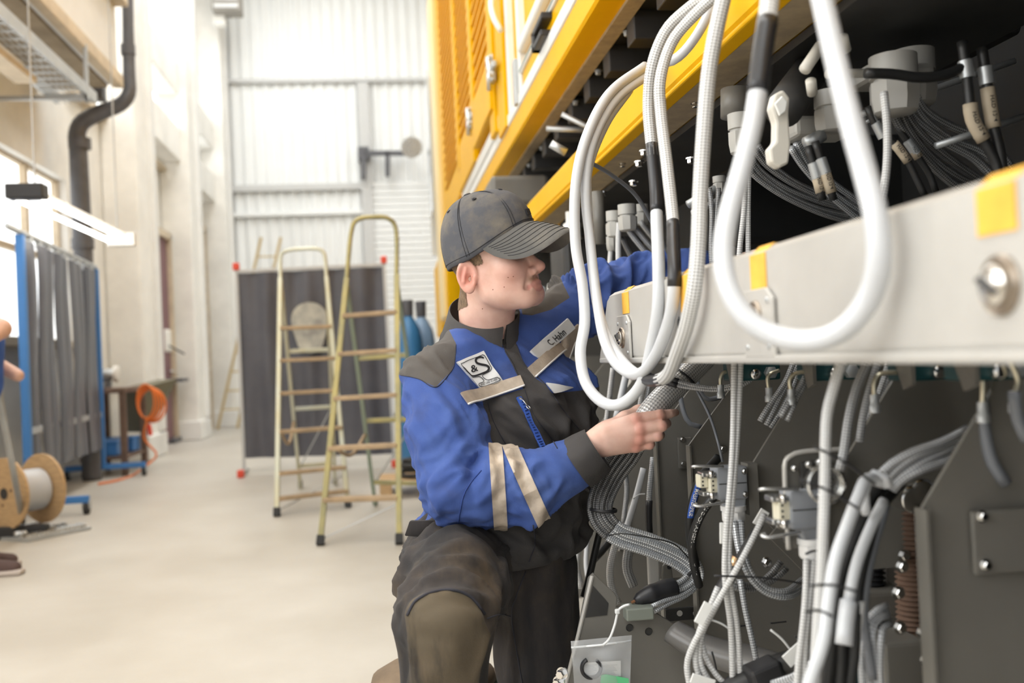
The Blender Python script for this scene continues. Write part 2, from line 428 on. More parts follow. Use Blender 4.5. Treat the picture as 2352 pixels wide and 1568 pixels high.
# ================================================================== step ladders
M_alu_y = mat('worn_yellow_aluminium', (0.46, 0.39, 0.16), 0.45, metal=0.25, col2=(0.30, 0.28, 0.15), vscale=5)
M_alu_g = mat('pale_green_aluminium', (0.60, 0.63, 0.55), 0.4, metal=0.25, col2=(0.55, 0.50, 0.32), vscale=2.0)
M_green_l = mat('green_grey_tube', (0.30, 0.36, 0.28), 0.5, metal=0.2)
M_tread = mat('worn_wood_tread', (0.42, 0.30, 0.18), 0.65, var=0.2, vscale=9)
def ladder(label, bl, br, tl, tr, hoop_z, rl, rr, steps, m, mrear, group):
    bl, br, tl, tr, rl, rr = [np.asarray(p, float) for p in (bl, br, tl, tr, rl, rr)]
    t = thing('step_ladder', label, 'ladder', (bl+br)/2, group)
    for a, b in ((bl, tl), (br, tr)):
        v, f = bar(a, b, 0.032, 0.062, 0.004, up=(0, -1, 0)); obj('rail', v, f, m, t)
        v, f = bar(a-np.array([0, 0, 0]), a+(b-a)*0.035, 0.045, 0.075, 0.006, up=(0, -1, 0)); obj('rubber_foot', v, f, M_rubber, t)
    # hoop
    dl = (tl-bl)/np.linalg.norm(tl-bl); dr = (tr-br)/np.linalg.norm(tr-br)
    kl = (hoop_z-tl[2])/dl[2]
    a, b = tl+dl*kl*.75, tr+dr*kl*.75; top = (tl+dl*kl*0.5+tr+dr*kl*.5)/2; top[2] = hoop_z
    P = spline([tl, a, a*.85+b*.15+np.array([0, 0, (hoop_z-a[2])*.85]), (a+b)/2+np.array([0, 0, hoop_z-a[2]]), a*.15+b*.85+np.array([0, 0, (hoop_z-a[2])*.85]), b, tr], 60)
    v, f, _ = tube(P, 0.014, 10); obj('hand_hoop', v, f, m, t, smooth=True)
    for i, s in enumerate(steps):
        p, q = bl+(tl-bl)*s, br+(tr-br)*s
        v, f = bar(p, q, 0.085, 0.026, 0.004); obj('step', v, f, M_tread, t)
    # rear frame
    pl, pr = tl-np.array([0, -.03, .04]), tr-np.array([0, -.03, .04])
    for a, b in ((rl, pl), (rr, pr)):
        v, f = bar(a, b, 0.026, 0.042, 0.004, up=(0, -1, 0)); obj('rear_leg', v, f, mrear, t)
        v, f = lathe(a+np.array([-.018, 0, .032]), (1, 0, 0), [(0, .02), (.004, .034), (.032, .034), (.036, .02)], 16); obj('wheel', v, f, M_rubber, t, auto=40)
    for s in (.12, .42, .7):
        v, f = bar(rl+(pl-rl)*s, rr+(pr-rr)*s, 0.02, 0.03, 0.003); obj('cross_bar', v, f, m, t)
    v, f = tube([rl+(pl-rl)*.1, rr+(pr-rr)*.42], 0.005, 6)[:2]; obj('brace', v, f, M_galv, t)
    v, f = tube([bl+(tl-bl)*.02, br+(tr-br)*.14], 0.004, 6)[:2]; obj('brace', v, f, M_galv, t)
    P = spline([bl+(tl-bl)*.36, rl*.55+bl*.45+np.array([0, 0, .42]), rl+(pl-rl)*.36], 20); v, f, _ = tube(P, .012, 8); obj('spreader', v, f, M_tread, t, smooth=True)
    return t
ladder('yellow aluminium step ladder with tall hand hoop standing nearer, right behind the worker',
       atZ(735, 1252), atZ(917, 1250), at(796, 640, 6.1), at(911, 632, 6.1), at(850, 497, 6.15)[2], atZ(862, 1160), atZ(985, 1168),
       [.16, .345, .53, .70, .85], M_alu_y, M_green_l, 'step ladders')
ladder('pale green aluminium step ladder standing behind the yellow one, against the grey screen',
       atZ(636, 1186), atZ(800, 1165), at(644, 640, 7.3), at(750, 636, 7.3), at(692, 571, 7.3)[2], atZ(690, 1120), atZ(770, 1112),
       [.07, .17, .34, .50, .64, .78], M_alu_g, M_alu_g, 'step ladders')

# ================================================================== grey screen with red caps
M_tarp = mat('grey_tarp', (0.115, 0.115, 0.13), 0.5, col2=(0.085, 0.085, 0.10), vscale=2.2, bump=0.15, bscale=4)
Ys = 9.7
A, B = at(543, 628, Ys), at(882, 612, Ys+.1); A0, B0 = at(560, 1052, Ys), at(905, 1042, Ys+.1)
t = thing('welding_screen', 'grey tarpaulin welding screen with red corner caps standing behind the ladders', 'screen', atZ(560, 1088))
n, k = 34, 16
g = []
for j in range(k+1):
    for i in range(n+1):
        u, w_ = i/n, j/k
        p = (A*(1-u)+B*u)*(1-w_)+(A0*(1-u)+B0*u)*w_
        g.append(p+np.array([0, 0.018*math.sin(u*21+1.2*math.sin(w_*4))+0.012*math.sin(u*47+2), 0]))
fq = [[j*(n+1)+i, j*(n+1)+i+1, (j+1)*(n+1)+i+1, (j+1)*(n+1)+i] for j in range(k) for i in range(n)]
gb = [p+np.array([0, .006, 0]) for p in g]
v, f = merge((g, fq), (gb, [q[::-1] for q in fq]))
obj('sheet', v, f, M_tarp, t, smooth=True)
# pale oval patch laid on the front of the sheet
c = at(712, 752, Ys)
M_pale = mat('pale_grey', (0.62, 0.60, 0.50), 0.7, col2=(0.30, 0.29, 0.26), vscale=6)
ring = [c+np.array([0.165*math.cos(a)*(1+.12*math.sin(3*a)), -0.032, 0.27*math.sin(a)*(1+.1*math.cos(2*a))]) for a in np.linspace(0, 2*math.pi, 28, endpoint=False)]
v, f = prism(ring, (0, .004, 0)); obj('pale_patch', v, f, M_pale, t, label='pale oval patch on the grey sheet')
for p, q in ((A, A0), (B, B0)):
    top = p+np.array([0, 0, .03]); bot = np.array([q[0], q[1], .03])
    v, f = bar(bot, top, .03, .03, .003, up=(0, 1, 0)); obj('post', v, f, M_rail, t)
    v, f = rbox(top-np.array([.03, .03, .0]), top+np.array([.03, .03, .07]), .01); obj('red_cap', v, f, M_red, t, label='red plastic corner cap')
    v, f = bar(bot-np.array([0, .25, 0]), bot+np.array([0, .25, 0]), .03, .03, .003); obj('foot_bar', v, f, M_rail, t)
    v, f = rbox(bot-np.array([.03, .28, .03]), bot+np.array([.03, -.2, .04]), .01); obj('red_cap', v, f, M_red, t)
v, f = bar(A+np.array([0, 0, .02]), B+np.array([0, 0, .02]), .03, .03, .003); obj('top_bar', v, f, M_rail, t)

# ================================================================== blue framed curtain screen
M_strip = mat('dark_curtain_strip', (0.055, 0.06, 0.085), 0.35, col2=(0.11, 0.11, 0.13), vscale=2.5, stretch=(4, 4, .5))
R0 = atZ(237, 1098); L0 = np.array([R0[0]-0.42, 7.2, 0]); L0 = atZ(70, 1190)*np.array([1, 1, 0])
zt = at(207, 618, R0[1])[2]
t = thing('curtain_screen', 'dark strip curtain on a blue steel frame with castors, left of the workbench', 'screen', (R0+L0)/2)
for p in (L0, R0):
    v, f = rbox(p+np.array([-.028, -.028, .10]), p+np.array([.028, .028, zt]), .004); obj('post', v, f, M_blue_s, t)
d = (R0-L0)/np.linalg.norm(R0-L0); nrm = np.array([d[1], -d[0], 0])
v, f, _ = tube([L0+np.array([0, 0, zt+.02])-d*.3, R0+np.array([0, 0, zt+.02])], .022, 10); obj('top_rail', v, f, M_galv, t, smooth=True)
v, f = bar(L0+np.array([0, 0, .62]), R0+np.array([0, 0, .62]), .03, .05, .004); obj('cross_rail', v, f, M_galv, t)
for p in (L0, R0):
    v, f = bar(p-nrm*.34+np.array([0, 0, .11]), p+nrm*.40+np.array([0, 0, .11]), .05, .05, .004); obj('foot_beam', v, f, M_blue_s, t)
    for s in (-.32, .38):
        c = p+nrm*s
        v, f = lathe(c+np.array([-.02, 0, .045])-np.array([0, 0, 0]), (1, 0, 0), [(0, .03), (.004, .045), (.036, .045), (.04, .03)], 18); obj('castor', v, f, M_rubber, t, auto=40)
        v, f = rbox(c+np.array([-.03, -.02, .04]), c+np.array([.03, .02, .10]), .004); obj('castor_fork', v, f, M_galv, t)
ns = 9
for k in range(ns):
    a = L0+(R0-L0)*(0.04+k*0.104); b = L0+(R0-L0)*(0.04+k*0.104+.108)
    g = []
    for j in range(7):
        z = zt-.03-(zt-.03-.30)*j/6
        for i in range(7):
            u = i/6; p = a+(b-a)*u
            g.append(np.array([p[0], p[1], z])+nrm*(0.022*math.sin(u*math.pi)+(.016 if k % 2 else 0)+.01*math.sin(j*1.1+k)))
    fq = [[j*7+i, j*7+i+1, (j+1)*7+i+1, (j+1)*7+i] for j in range(6) for i in range(6)]
    gb = [p-nrm*.004 for p in g]
    v, f = merge((g, fq), (gb, [q[::-1] for q in fq])); obj('curtain_strip', v, f, M_strip, t, smooth=True)
    c = (a+b)/2; v, f = rbox(np.array([c[0]-.02, c[1]-.02, zt-.05]), np.array([c[0]+.02, c[1]+.02, zt+.03]), .003); obj('hook', v, f, M_galv, t)

# ================================================================== wooden cable spool on a roller plate
c = atZ(48, 1236); rS = 0.225
t = thing('cable_spool', 'plywood cable spool wound with white cable on a metal roller plate', 'cable spool', (c[0], c[1], .06))
ax = np.array([0.45, 0.62, 0]); ax /= np.linalg.norm(ax)
C0 = np.array([c[0]-.09, c[1], .06+rS])
for k, s in enumerate((0, .26)):
    o = obj('flange', *lathe(C0+ax*s, ax, [(0, rS), (.018, rS)], 44), M_wood, t, auto=40)
    v, f = lathe(C0+ax*(s-.004 if k == 0 else s+.019), ax, [(0, .036), (.003, .036)], 20); obj('bore', v, f, M_black, o)
    for a in (0.3, 2.4, 4.5):
        _, e1, e2 = frame_of(ax); q = C0+ax*(s-.006)+e1*.075*math.cos(a)+e2*.075*math.sin(a); v, f = lathe(q, ax, [(0, .008), (.006, .008)], 10); obj('bolt', v, f, M_rust, o)
zs = []
for k in range(19): zs += [(0.022+k*.012, .128), (0.028+k*.012, .134)]
v, f = lathe(C0, ax, zs, 32); obj('cable_winding', v, f, M_whitecab, t, smooth=True)
t = thing('roller_plate', 'silver ramp plate with rollers under the cable spool', 'floor plate', (c[0]+.1, c[1], 0))
e = np.array([-ax[1], ax[0], 0])
v, f = prism([C0*np.array([1, 1, 0])+e*a_+ax*b_ for a_, b_ in ((-.27, -.04), (.25, -.04), (.25, .42), (-.27, .42))], (0, 0, .02), .004); obj('plate', v, f, M_galv, t)
for s in (-.12, .12):
    q = C0*np.array([1, 1, 0])+e*s+np.array([0, 0, .038]); v, f = cyl(q-ax*.02, q+ax*.34, .018, 14); obj('roller', v, f, M_steel, t, smooth=True)
for s in (-.24, -.20):
    q = C0*np.array([1, 1, 0])+e*s+np.array([0, 0, .03]); v, f = bar(q-ax*.03, q+ax*.40, .02, .03, .003); obj('edge_rail', v, f, M_steel, t)

# ================================================================== hanging tube lamp
t = thing('tube_lamp', 'hanging fluorescent work lamp with two bright tubes and dark end box', 'lamp', at(120, 480, 7.4))
P0, P1 = at(62, 450, 6.4), at(197, 510, 8.6)
P1 = np.array([P0[0], P1[1], P0[2]])
k = (P1[1]-P0[1])
v, f = rbox(P0+np.array([-.11, -.06, -.02]), P0+np.array([.11, .06, .07]), .008); obj('end_box', v, f, M_black, t)
v, f = rbox(P0+np.array([-.035, .05, .03]), P0+np.array([.035, k, .065]), .008); obj('housing', v, f, M_white, t)
v, f = rbox(P0+np.array([-.11, k-.02, -.05]), P0+np.array([.11, k+.06, .06]), .008); obj('end_cap', v, f, M_white, t)
for s in (-.075, .075):
    v, f = cyl(P0+np.array([s, .06, -.012]), P0+np.array([s, k-.05, -.012]), .016, 14); obj('tube', v, f, M_tubelamp, t, smooth=True)
for yy in (.15, k-.1):
    v, f = tube([P0+np.array([0, yy, .07]), np.array([P0[0], P0[1]+yy, ZC-.2])], .006, 6)[:2]; obj('cord', v, f, M_galv, t)
# second lamp fitting above, beige batten at the picture's upper left
q = at(-10, 150, 6.6)
t = thing('batten_lamp', 'beige lamp batten hung from chains at the upper left', 'lamp', q)
e0 = at(60, 185, 7.9)
v, f = bar(np.array([e0[0], 6.2, e0[2]]), e0, .16, .05, .006); obj('batten', v, f, M_beige, t)
v, f = bar(np.array([e0[0]+.03, 6.2, e0[2]+.05]), e0+np.array([.03, -.2, .05]), .05, .05, .006); obj('reflector', v, f, M_white, t)
for yy in (6.5, 7.6):
    v, f = tube([np.array([e0[0], yy, e0[2]]), np.array([e0[0], yy, zb-.43])], .008, 6)[:2]; obj('chain', v, f, M_galv, t)

# ================================================================== workbench, tools, hoses by the left wall
b0 = atZ(322, 1078)
t = thing('workbench', 'dark steel workbench with brown legs left behind the curtain screen', 'workbench', b0)
x1 = b0[0]+.02; y0, y1 = b0[1]-.6, min(b0[1]+.3, 11.8)
zb_ = at(300, 888, b0[1])[2]
v, f = rbox((XL+.1, y0, zb_-.05), (x1, y1, zb_), .006); obj('bench_top', v, f, M_rust, t)
for (x, y) in ((XL+.14, y0+.04), (x1-.06, y0+.04), (XL+.14, y1-.04), (x1-.06, y1-.04)):
    v, f = rbox((x, y-.03, 0), (x+.06, y+.03, zb_-.05), .004); obj('leg', v, f, M_rust, t)
v, f = rbox((XL+.12, y0+.03, .16), (x1-.02, y1-.03, .19), .004); obj('shelf', v, f, M_rust, t)
v, f = prism([(x1-.05, y1-.1, zb_-.02), (x1+.30, y1+.15, zb_+.06), (x1+.16, y1+.2, zb_-.22), (x1-.05, y1+.0, zb_-.5)], (-.25, .2, 0), .01); obj('chute', v, f, mat('olive_tin', (.16, .15, .10), .5), t)
for k, (x, y, z) in enumerate(((XL+.25, y0+.3, .19), (XL+.3, y0+.75, .19))):
    tb = thing('tool_box', ('bright blue crate on the bench shelf', 'bright blue crate on the bench shelf, further in')[k], 'crate', (x, y, z))
    v, f = rbox((x-.14, y-.16, z+.0005), (x+.2, y+.16, z+.14), .012); obj('box', v, f, M_blue_s, tb)
    v, f = rbox((x-.15, y-.17, z+.12), (x+.21, y+.17, z+.15), .008); obj('rim', v, f, M_blue_s, tb)
# vice and small machine on the bench
q = np.array([x1-.35, y0+.25, zb_])
t = thing('bench_vice', 'grey bench vice on the workbench', 'vice', q)
v, f = rbox(q+np.array([-.09, -.11, .0005]), q+np.array([.09, .11, .06]), .012); obj('base', v, f, M_darkpipe, t)
v, f = rbox(q+np.array([-.06, -.12, .06]), q+np.array([.05, .0, .17]), .012); obj('jaw', v, f, M_galv, t)
v, f = rbox(q+np.array([-.06, .03, .06]), q+np.array([.05, .13, .17]), .012); obj('jaw', v, f, M_galv, t)
v, f = cyl(q+np.array([0, -.26, .09]), q+np.array([0, .02, .09]), .016, 12); obj('screw', v, f, M_steel, t, smooth=True)
v, f = cyl(q+np.array([-.1, -.25, .09]), q+np.array([.1, -.25, .09]), .008, 8); obj('handle', v, f, M_steel, t, smooth=True)
q = np.array([x1-.45, y0+.85, zb_])
t = thing('grinder', 'small bench grinder with pale wheel guards on the workbench', 'grinder', q)
v, f = lathe(q+np.array([-.14, 0, .14]), (1, 0, 0), [(0, .05), (.03, .06), (.25, .06), (.28, .05)], 20); obj('motor', v, f, M_galv, t, auto=40)
v, f = rbox(q+np.array([-.1, -.07, .0005]), q+np.array([.1, .07, .1]), .01); obj('foot', v, f, M_darkpipe, t)
for s in (-.19, .14):
    v, f = lathe(q+np.array([s, 0, .14]), (1, 0, 0), [(0, .07), (.005, .088), (.045, .088), (.05, .07)], 22); obj('wheel_guard', v, f, M_cream, t, auto=40)
# orange cable coil
t = thing('extension_cable', 'orange extension cable coiled over the bench corner and trailing on the floor', 'cable', (x1, y0+.8, 0))
hk = at(330, 892, b0[1]-.3)
for k in range(5):
    P = [hk+np.array([.02+.012*k+.085*math.sin(a)+.012*k*math.sin(a), -.03+.02*k, -.13-.17*math.cos(a+math.pi)-.012*k]) for a in np.linspace(0, 2*math.pi, 30)]
    v, f, _ = tube(P, .010, 8, caps=False); obj('coil', v, f, M_orange, t, smooth=True)
P = spline([hk+np.array([.03, -.03, -.3]), hk+np.array([.0, -.06, -.5]), hk+np.array([.12, -.1, -.66]), np.array([hk[0]+.06, hk[1]-.15, .10]), np.array([hk[0]-.05, hk[1]-.4, .011]), np.array([hk[0]-.1, hk[1]-.8, .011]), np.array([hk[0]-.2, hk[1]-1.0, .011])], 60)
v, f, _ = tube(P, .0105, 8); obj('lead', v, f, M_orange, t, smooth=True)
q = hk+np.array([.05, -.06, -.36]); v, f = lathe(q, (.1, 0, -1), [(0, .018), (.05, .024), (.11, .024), (.12, .012)], 14); obj('plug', v, f, M_red, t, auto=40)
# drill press / dark machine between the columns
q = atZ(412, 1015)
t = thing('pillar_drill', 'dark pillar drill standing between the cream wall columns', 'drill press', (q[0]-.2, q[1], 0))
q = np.array([q[0]-.2, q[1], 0])
v, f = rbox(q+np.array([-.2, -.25, 0]), q+np.array([.2, .2, .07]), .02); obj('base', v, f, M_darkpipe, t)
v, f = cyl(q+np.array([0, .08, .07]), q+np.array([0, .08, 1.5]), .045, 18); obj('pillar', v, f, M_steel, t, smooth=True)
v, f = rbox(q+np.array([-.2, -.26, .86]), q+np.array([.34, .14, .91]), .01); obj('table', v, f, M_darkpipe, t)
v, f = rbox(q+np.array([-.13, -.28, 1.28]), q+np.array([.13, .22, 1.62]), .04); obj('head', v, f, M_cream, t)
v, f = cyl(q+np.array([0, -.17, 1.02]), q+np.array([0, -.17, 1.28]), .022, 12); obj('spindle', v, f, M_steel, t, smooth=True)
v, f = cyl(q+np.array([.13, -.1, 1.38]), q+np.array([.34, -.1, 1.25]), .012, 8); obj('feed_lever', v, f, M_black, t, smooth=True)
# yellow pole leaning by the far column
a, b = atZ(500, 985), at(600, 545, 17.2)
t = thing('leaning_ladder', 'thin wooden ladder leaning at the corner column behind the grey screen', 'ladder', a)
off = np.array([.32, .05, 0])
for o_ in (0, 1):
    v, f = bar(a+off*o_, b+off*o_, .045, .03, .004, up=(0, 1, 0)); obj('rail', v, f, mat('ochre_wood', (.55, .42, .20), .6), t)
for k in range(1, 10):
    p = a+(b-a)*k/10; v, f = cyl(p, p+off, .014, 8); obj('rung', v, f, MATS['ochre_wood'], t)
# blue barrel-like tarp panels and pallet behind the ladders, under the machine's far end
q = at(955, 800, 8.6)
for k, (px, col, lab) in enumerate(((945, (.05, .20, .42), 'deep blue gas bottle beside the yellow machine'), (975, (.25, .38, .55), 'pale blue gas bottle beside the yellow machine'))):
    c = at(px, 900, 8.8+.25*k); c[2] = 0
    t = thing('gas_bottle', lab, 'gas bottle', c, 'gas bottles by the machine')
    mm = mat('bottle_paint_%s' % ('deep' if k == 0 else 'pale'), col, .4)
    v, f = lathe(c, (0, 0, 1), [(0, .105), (.02, .115), (1.18, .115), (1.28, .10), (1.36, .06), (1.40, .035), (1.44, .035)], 22); obj('cylinder_body', v, f, mm, t, auto=40)
    v, f = lathe(c+np.array([0, 0, 1.44]), (0, 0, 1), [(0, .02), (.03, .022), (.07, .022), (.09, .012)], 12); obj('valve', v, f, M_steel, t, auto=40)
    v, f = lathe(c+np.array([0, 0, 1.4]), (0, 0, 1), [(0, .045), (.14, .05)], 14); obj('cap_guard', v, f, M_darkpipe, t)
q = atZ(905, 1148)
t = thing('pallet', 'low wooden pallet on the floor behind the yellow ladder', 'pallet', q)
for k in range(5):
    v, f = rbox(q+np.array([-.1+.0, .05+k*.13, .10]), q+np.array([.75, .14+k*.13, .122]), .003); obj('deck_board', v, f, M_wood, t)
for s in (0, .36, .68):
    v, f = rbox(q+np.array([-.1+s, .05, 0]), q+np.array([-.01+s, .66, .10]), .003); obj('bearer', v, f, M_wood, t)
t = thing('hose_coil', 'black hose coil lying on the wooden pallet', 'hose', q+np.array([.3, .35, .122]))
for k in range(4):
    P = [q+np.array([.32+(.26-.03*(k % 2))*math.cos(a), .35+(.24-.03*(k % 2))*math.sin(a), .150+.033*k+.006*math.sin(3*a+k)]) for a in np.linspace(0, 2*math.pi, 40)]
    v, f, _ = tube(P, .017, 8, caps=False); obj('turn', v, f, M_rubber, t, smooth=True)
# wall bracket with flood lamp high at the far gate
t = thing('flood_lamp', 'chrome flood lamp on a dark wall bracket by the far gate', 'lamp', at(945, 340, YF-1))
c = at(945, 335, YF-1.0)
v, f = lathe(c+np.array([0, .1, 0]), (0, -1, -.25), [(0, .06), (.08, .15), (.2, .19), (.22, .18)], 24); obj('reflector', v, f, M_steel, t, auto=40)
v, f = lathe(c+np.array([0, -.10, -.05]), (0, -1, -.25), [(0, .17), (.01, .17)], 24); obj('lens', v, f, mat('lamp_lens', (1, 1, 1), .2, emit=(1, .97, .9), estr=4), t)
a = at(835, 352, YF-.3); b = at(950, 352, YF-.3)
v, f = bar(a, b, .09, .09, .01); obj('bracket_arm', v, f, M_darkpipe, t)
for px, y0, y1 in ((835, 345, 412), (890, 350, 405)):
    v, f = bar(at(px, y0, YF-.3), at(px, y1, YF-.3), .09, .09, .01, up=(0, 1, 0)); obj('bracket_post', v, f, M_darkpipe, t)
v, f = rbox((a[0]-.1, YF-.33, a[2]-.12), (a[0]+.1, YF-.03, a[2]+.12), .01); obj('wall_plate', v, f, M_darkpipe, t)
v, f = bar(b, c+np.array([0, .1, 0]), .05, .05, .01); obj('stem', v, f, M_darkpipe, t)
# brown cushion on a low stool behind the worker's knee
# ================================================================== the yellow machine
M_yel = mat('yellow_machine_paint', (0.80, 0.43, 0.0), 0.42, var=0.05, vscale=3, spec=0.09)
M_tan = mat('tan_primer', (0.42, 0.33, 0.20), 0.6, col2=(0.30, 0.24, 0.16), vscale=20)
M_grey = mat('grey_chassis_paint', (0.150, 0.142, 0.125), 0.42, var=0.08, vscale=6, bump=0.03, bscale=220)
M_lgrey = mat('light_grey_beam_paint', (0.50, 0.485, 0.455), 0.36, metal=0.12, var=0.10, vscale=5, rvar=0.08)
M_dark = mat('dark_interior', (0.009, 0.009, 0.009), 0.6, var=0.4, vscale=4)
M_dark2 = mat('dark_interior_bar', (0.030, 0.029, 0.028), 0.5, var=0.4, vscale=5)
M_teal = mat('dark_teal_block', (0.008, 0.05, 0.055), 0.4)
M_wstrip = mat('white_seal_strip', (0.80, 0.80, 0.77), 0.45)
M_chrome = mat('chrome', (0.75, 0.74, 0.72), 0.16, metal=1.0)
M_tape = mat('yellow_masking_tape', (0.85, 0.46, 0.06), 0.75, var=0.12, vscale=30)
XM = 0.65
mc = thing('rail_machine', 'large yellow machine with louvred side, open grey chassis and light grey side beam', 'machine', (1.8, 5.0, 0.0))
def mpart(name, vf, m, parent=None, **k): return obj(name, vf[0], vf[1], m, parent or mc, **k)
def extY(poly, y0, y1, bev=0.0):       # (X,z) section swept along the hall
    return prism([(x, y0, z) for x, z in poly], (0, y1-y0, 0), bev)
# sill beam
sb = mpart('sill_beam', extY([(XM+.006, 1.573), (XM, 1.580), (XM, 1.652), (XM+.026, 1.682), (.86, 1.682), (.86, 1.573)], 0.55, 4.35), M_yel)
mpart('flange', rbox((.690, 0.55, 1.564), (.775, 4.33, 1.5725)), M_tan, sb)
mpart('lip', rbox((.652, 0.55, 1.562), (.690, 4.34, 1.5728), .004), M_yel, sb)
for y in (1.55, 2.2, 2.52, 2.9, 3.4):
    mpart('bolt', hexbolt((.735, y, 1.564), (0, 0, -1), .008, .012), M_chrome, sb)
for (px, py) in ((1413, 228), (1372, 306)):       # dark cut-outs on the beam face
    c = atX(px, py, XM); mpart('slot', rbox((XM-.003, c[1]-.05, c[2]-.006), (XM+.01, c[1]+.05, c[2]+.012), .002), M_black, sb)
# upper frame
uf = mpart('upper_frame', extY([(XM+.008, 2.008), (XM, 2.016), (XM, 2.105), (XM+.1, 2.105), (.782, 2.105), (.782, 2.008)], 0.4, 11.4), M_yel)
mpart('flange', rbox((.735, .4, 1.998), (.785, 11.4, 2.0078)), M_tan, uf)
for k in range(9): mpart('bolt', hexbolt((.80, 2.6+.42*k, 2.0), (0, 0, -1), .011, .016), M_galv, uf)
# body shell above
bd = mpart('body_shell', merge(rbox((XM+.03, .3, 2.105), (.72, 11.35, 4.7)), rbox((.72, .3, 4.62), (3.2, 11.35, 4.7)), rbox((3.12, .3, 2.0), (3.2, 11.35, 4.7)), rbox((.72, 11.27, 2.0), (3.2, 11.35, 4.7)), rbox((.72, .3, 2.0), (3.2, .38, 4.7))), M_yel)
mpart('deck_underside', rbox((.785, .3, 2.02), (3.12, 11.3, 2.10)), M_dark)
v0, f0 = rbox((.785, 0, 1.93), (2.6, .09, 2.02), .004)
c0 = None
for k in range(22):
    y = .9+k*.33
    if c0 is None: c0 = mpart('cross_bar', (v0+np.array([0, y, 0]), f0), M_dark2); yb = y
    else:
        c = c0.copy(); COL.objects.link(c); c.parent = mc; c.location = (0, y-yb, 0)
# white strips along the upper frame
mpart('seal_strip', rbox((XM-.006, 2.2, 2.108), (XM+.035, 6.9, 2.165), .008), M_wstrip)
mpart('seal_strip', rbox((XM-.002, 4.30, 2.165), (XM+.035, 4.36, 2.9), .006), M_wstrip)
mpart('seal_strip', rbox((XM-.002, 4.66, 2.165), (XM+.035, 4.72, 3.6), .006), M_wstrip)
mpart('seal_strip', rbox((XM-.010, 2.2, 2.325), (XM+.035, 4.30, 2.375), .012), M_wstrip)
mpart('seal_strip', rbox((XM-.004, 2.2, 2.235), (XM+.035, 4.30, 2.262), .006), M_wstrip)
mpart('seal_line', rbox((XM-.006, 2.2, 2.244), (XM-.0035, 4.30, 2.250)), mat('green_line', (.02, .10, .07), .4))
# lower panel on the near door with black recessed handle
dp = mpart('door_panel', rbox((XM+.006, 2.2, 2.168), (XM+.03, 4.27, 2.232), .004), M_yel)
c = atX(1252, 76, XM)
hd = mpart('door_handle', merge(rbox((XM-.035, c[1]-.13, c[2]+.012), (XM+.01, c[1]+.11, c[2]+.036), .005), rbox((XM-.035, c[1]-.10, c[2]-.04), (XM+.01, c[1]+.12, c[2]-.018), .005), rbox((XM-.035, c[1]+.07, c[2]-.04), (XM+.005, c[1]+.12, c[2]+.036), .005)), M_black, label='black door handle')
# louvred door
lv = mpart('louvre_door', merge(rbox((XM-.03, 5.06, 2.16), (XM+.03, 5.26, 4.55), .006), rbox((XM-.012, 9.05, 2.16), (XM+.03, 9.5, 4.55), .006), rbox((XM-.03, 5.06, 4.5), (XM+.03, 9.5, 4.6), .006)), M_yel)
mpart('frame_post', rbox((XM-.016, 4.74, 2.11), (XM+.03, 5.02, 4.6), .006), M_yel)
mpart('backing', rbox((XM-.006, 5.26, 2.3), (XM+.029, 9.05, 4.5)), M_yel, lv)
for y in (6.15, 7.35):
    mpart('mullion', rbox((XM-.036, y-.09, 2.4), (XM+.03, y+.09, 4.5), .006), M_yel, lv)
cols = [(5.27, 6.05), (6.25, 7.25), (7.45, 9.03)]
for (ya, yb) in cols:
    s0 = None
    for k in range(24):
        z = 2.54+k*.082
        vv, ff = prism([(XM-.028, ya, z), (XM-.006, ya, z+.003), (XM-.006, ya, z+.026), (XM-.028, ya, z+.022)], (0, yb-ya, 0))
        if s0 is None: s0 = mpart('slat', (vv, ff), M_yel, lv); z0 = z
        else:
            c = s0.copy(); COL.objects.link(c); c.parent = lv; c.location = (0, 0, z-z0)
# box panels under the louvres
for (ya, yb, za, zb2, o_) in ((5.10, 6.08, 2.285, 2.555, .045), (6.22, 7.4, 2.24, 2.56, .03), (7.5, 9.0, 2.24, 2.5, .02)):
    mpart('box_panel', rbox((XM-o_, ya, za), (XM+.03, yb, zb2), .006), M_yel)
mpart('seal_strip', rbox((XM-.012, 5.04, 2.17), (XM+.03, 7.4, 2.245), .008), M_wstrip)
def hinge(y, z):
    h = mpart('hinge', rbox((XM-.05, y-.05, z-.05), (XM-.028, y+.05, z+.05), .004), M_galv)
    mpart('knuckle', cyl((XM-.055, y+.02, z-.085), (XM-.055, y+.02, z+.085), .014, 12), M_steel, h, smooth=True)
    for dz in (-.07, .07): mpart('bolt', hexbolt((XM-.05, y-.12, z+dz*.6), (-1, 0, 0), .014, .02), M_steel, h)
    mpart('latch_arm', bar((XM-.045, y-.16, z), (XM-.045, y+.1, z+.015), .02, .03, .004), M_galv, h)
hinge(4.98, 2.44); hinge(6.2, 2.49)
c = atX(1160, 22, XM); mpart('grab_handle', tube(spline([c+np.array([-.03, .1, .12]), c+np.array([-.06, .05, .05]), c+np.array([-.06, -.03, -.05]), c+np.array([-.03, -.05, -.12])], 16), .014, 8)[:2], M_wstrip, smooth=True)
c = atX(1190, 190, XM); mpart('latch_plate', prism([(XM-.02, c[1]-.03, c[2]-.10), (XM-.02, c[1]+.03, c[2]-.10), (XM-.02, c[1]+.03, c[2]+.10), (XM-.02, c[1]-.03, c[2]+.10)], (.02, 0, 0), .004), M_galv)
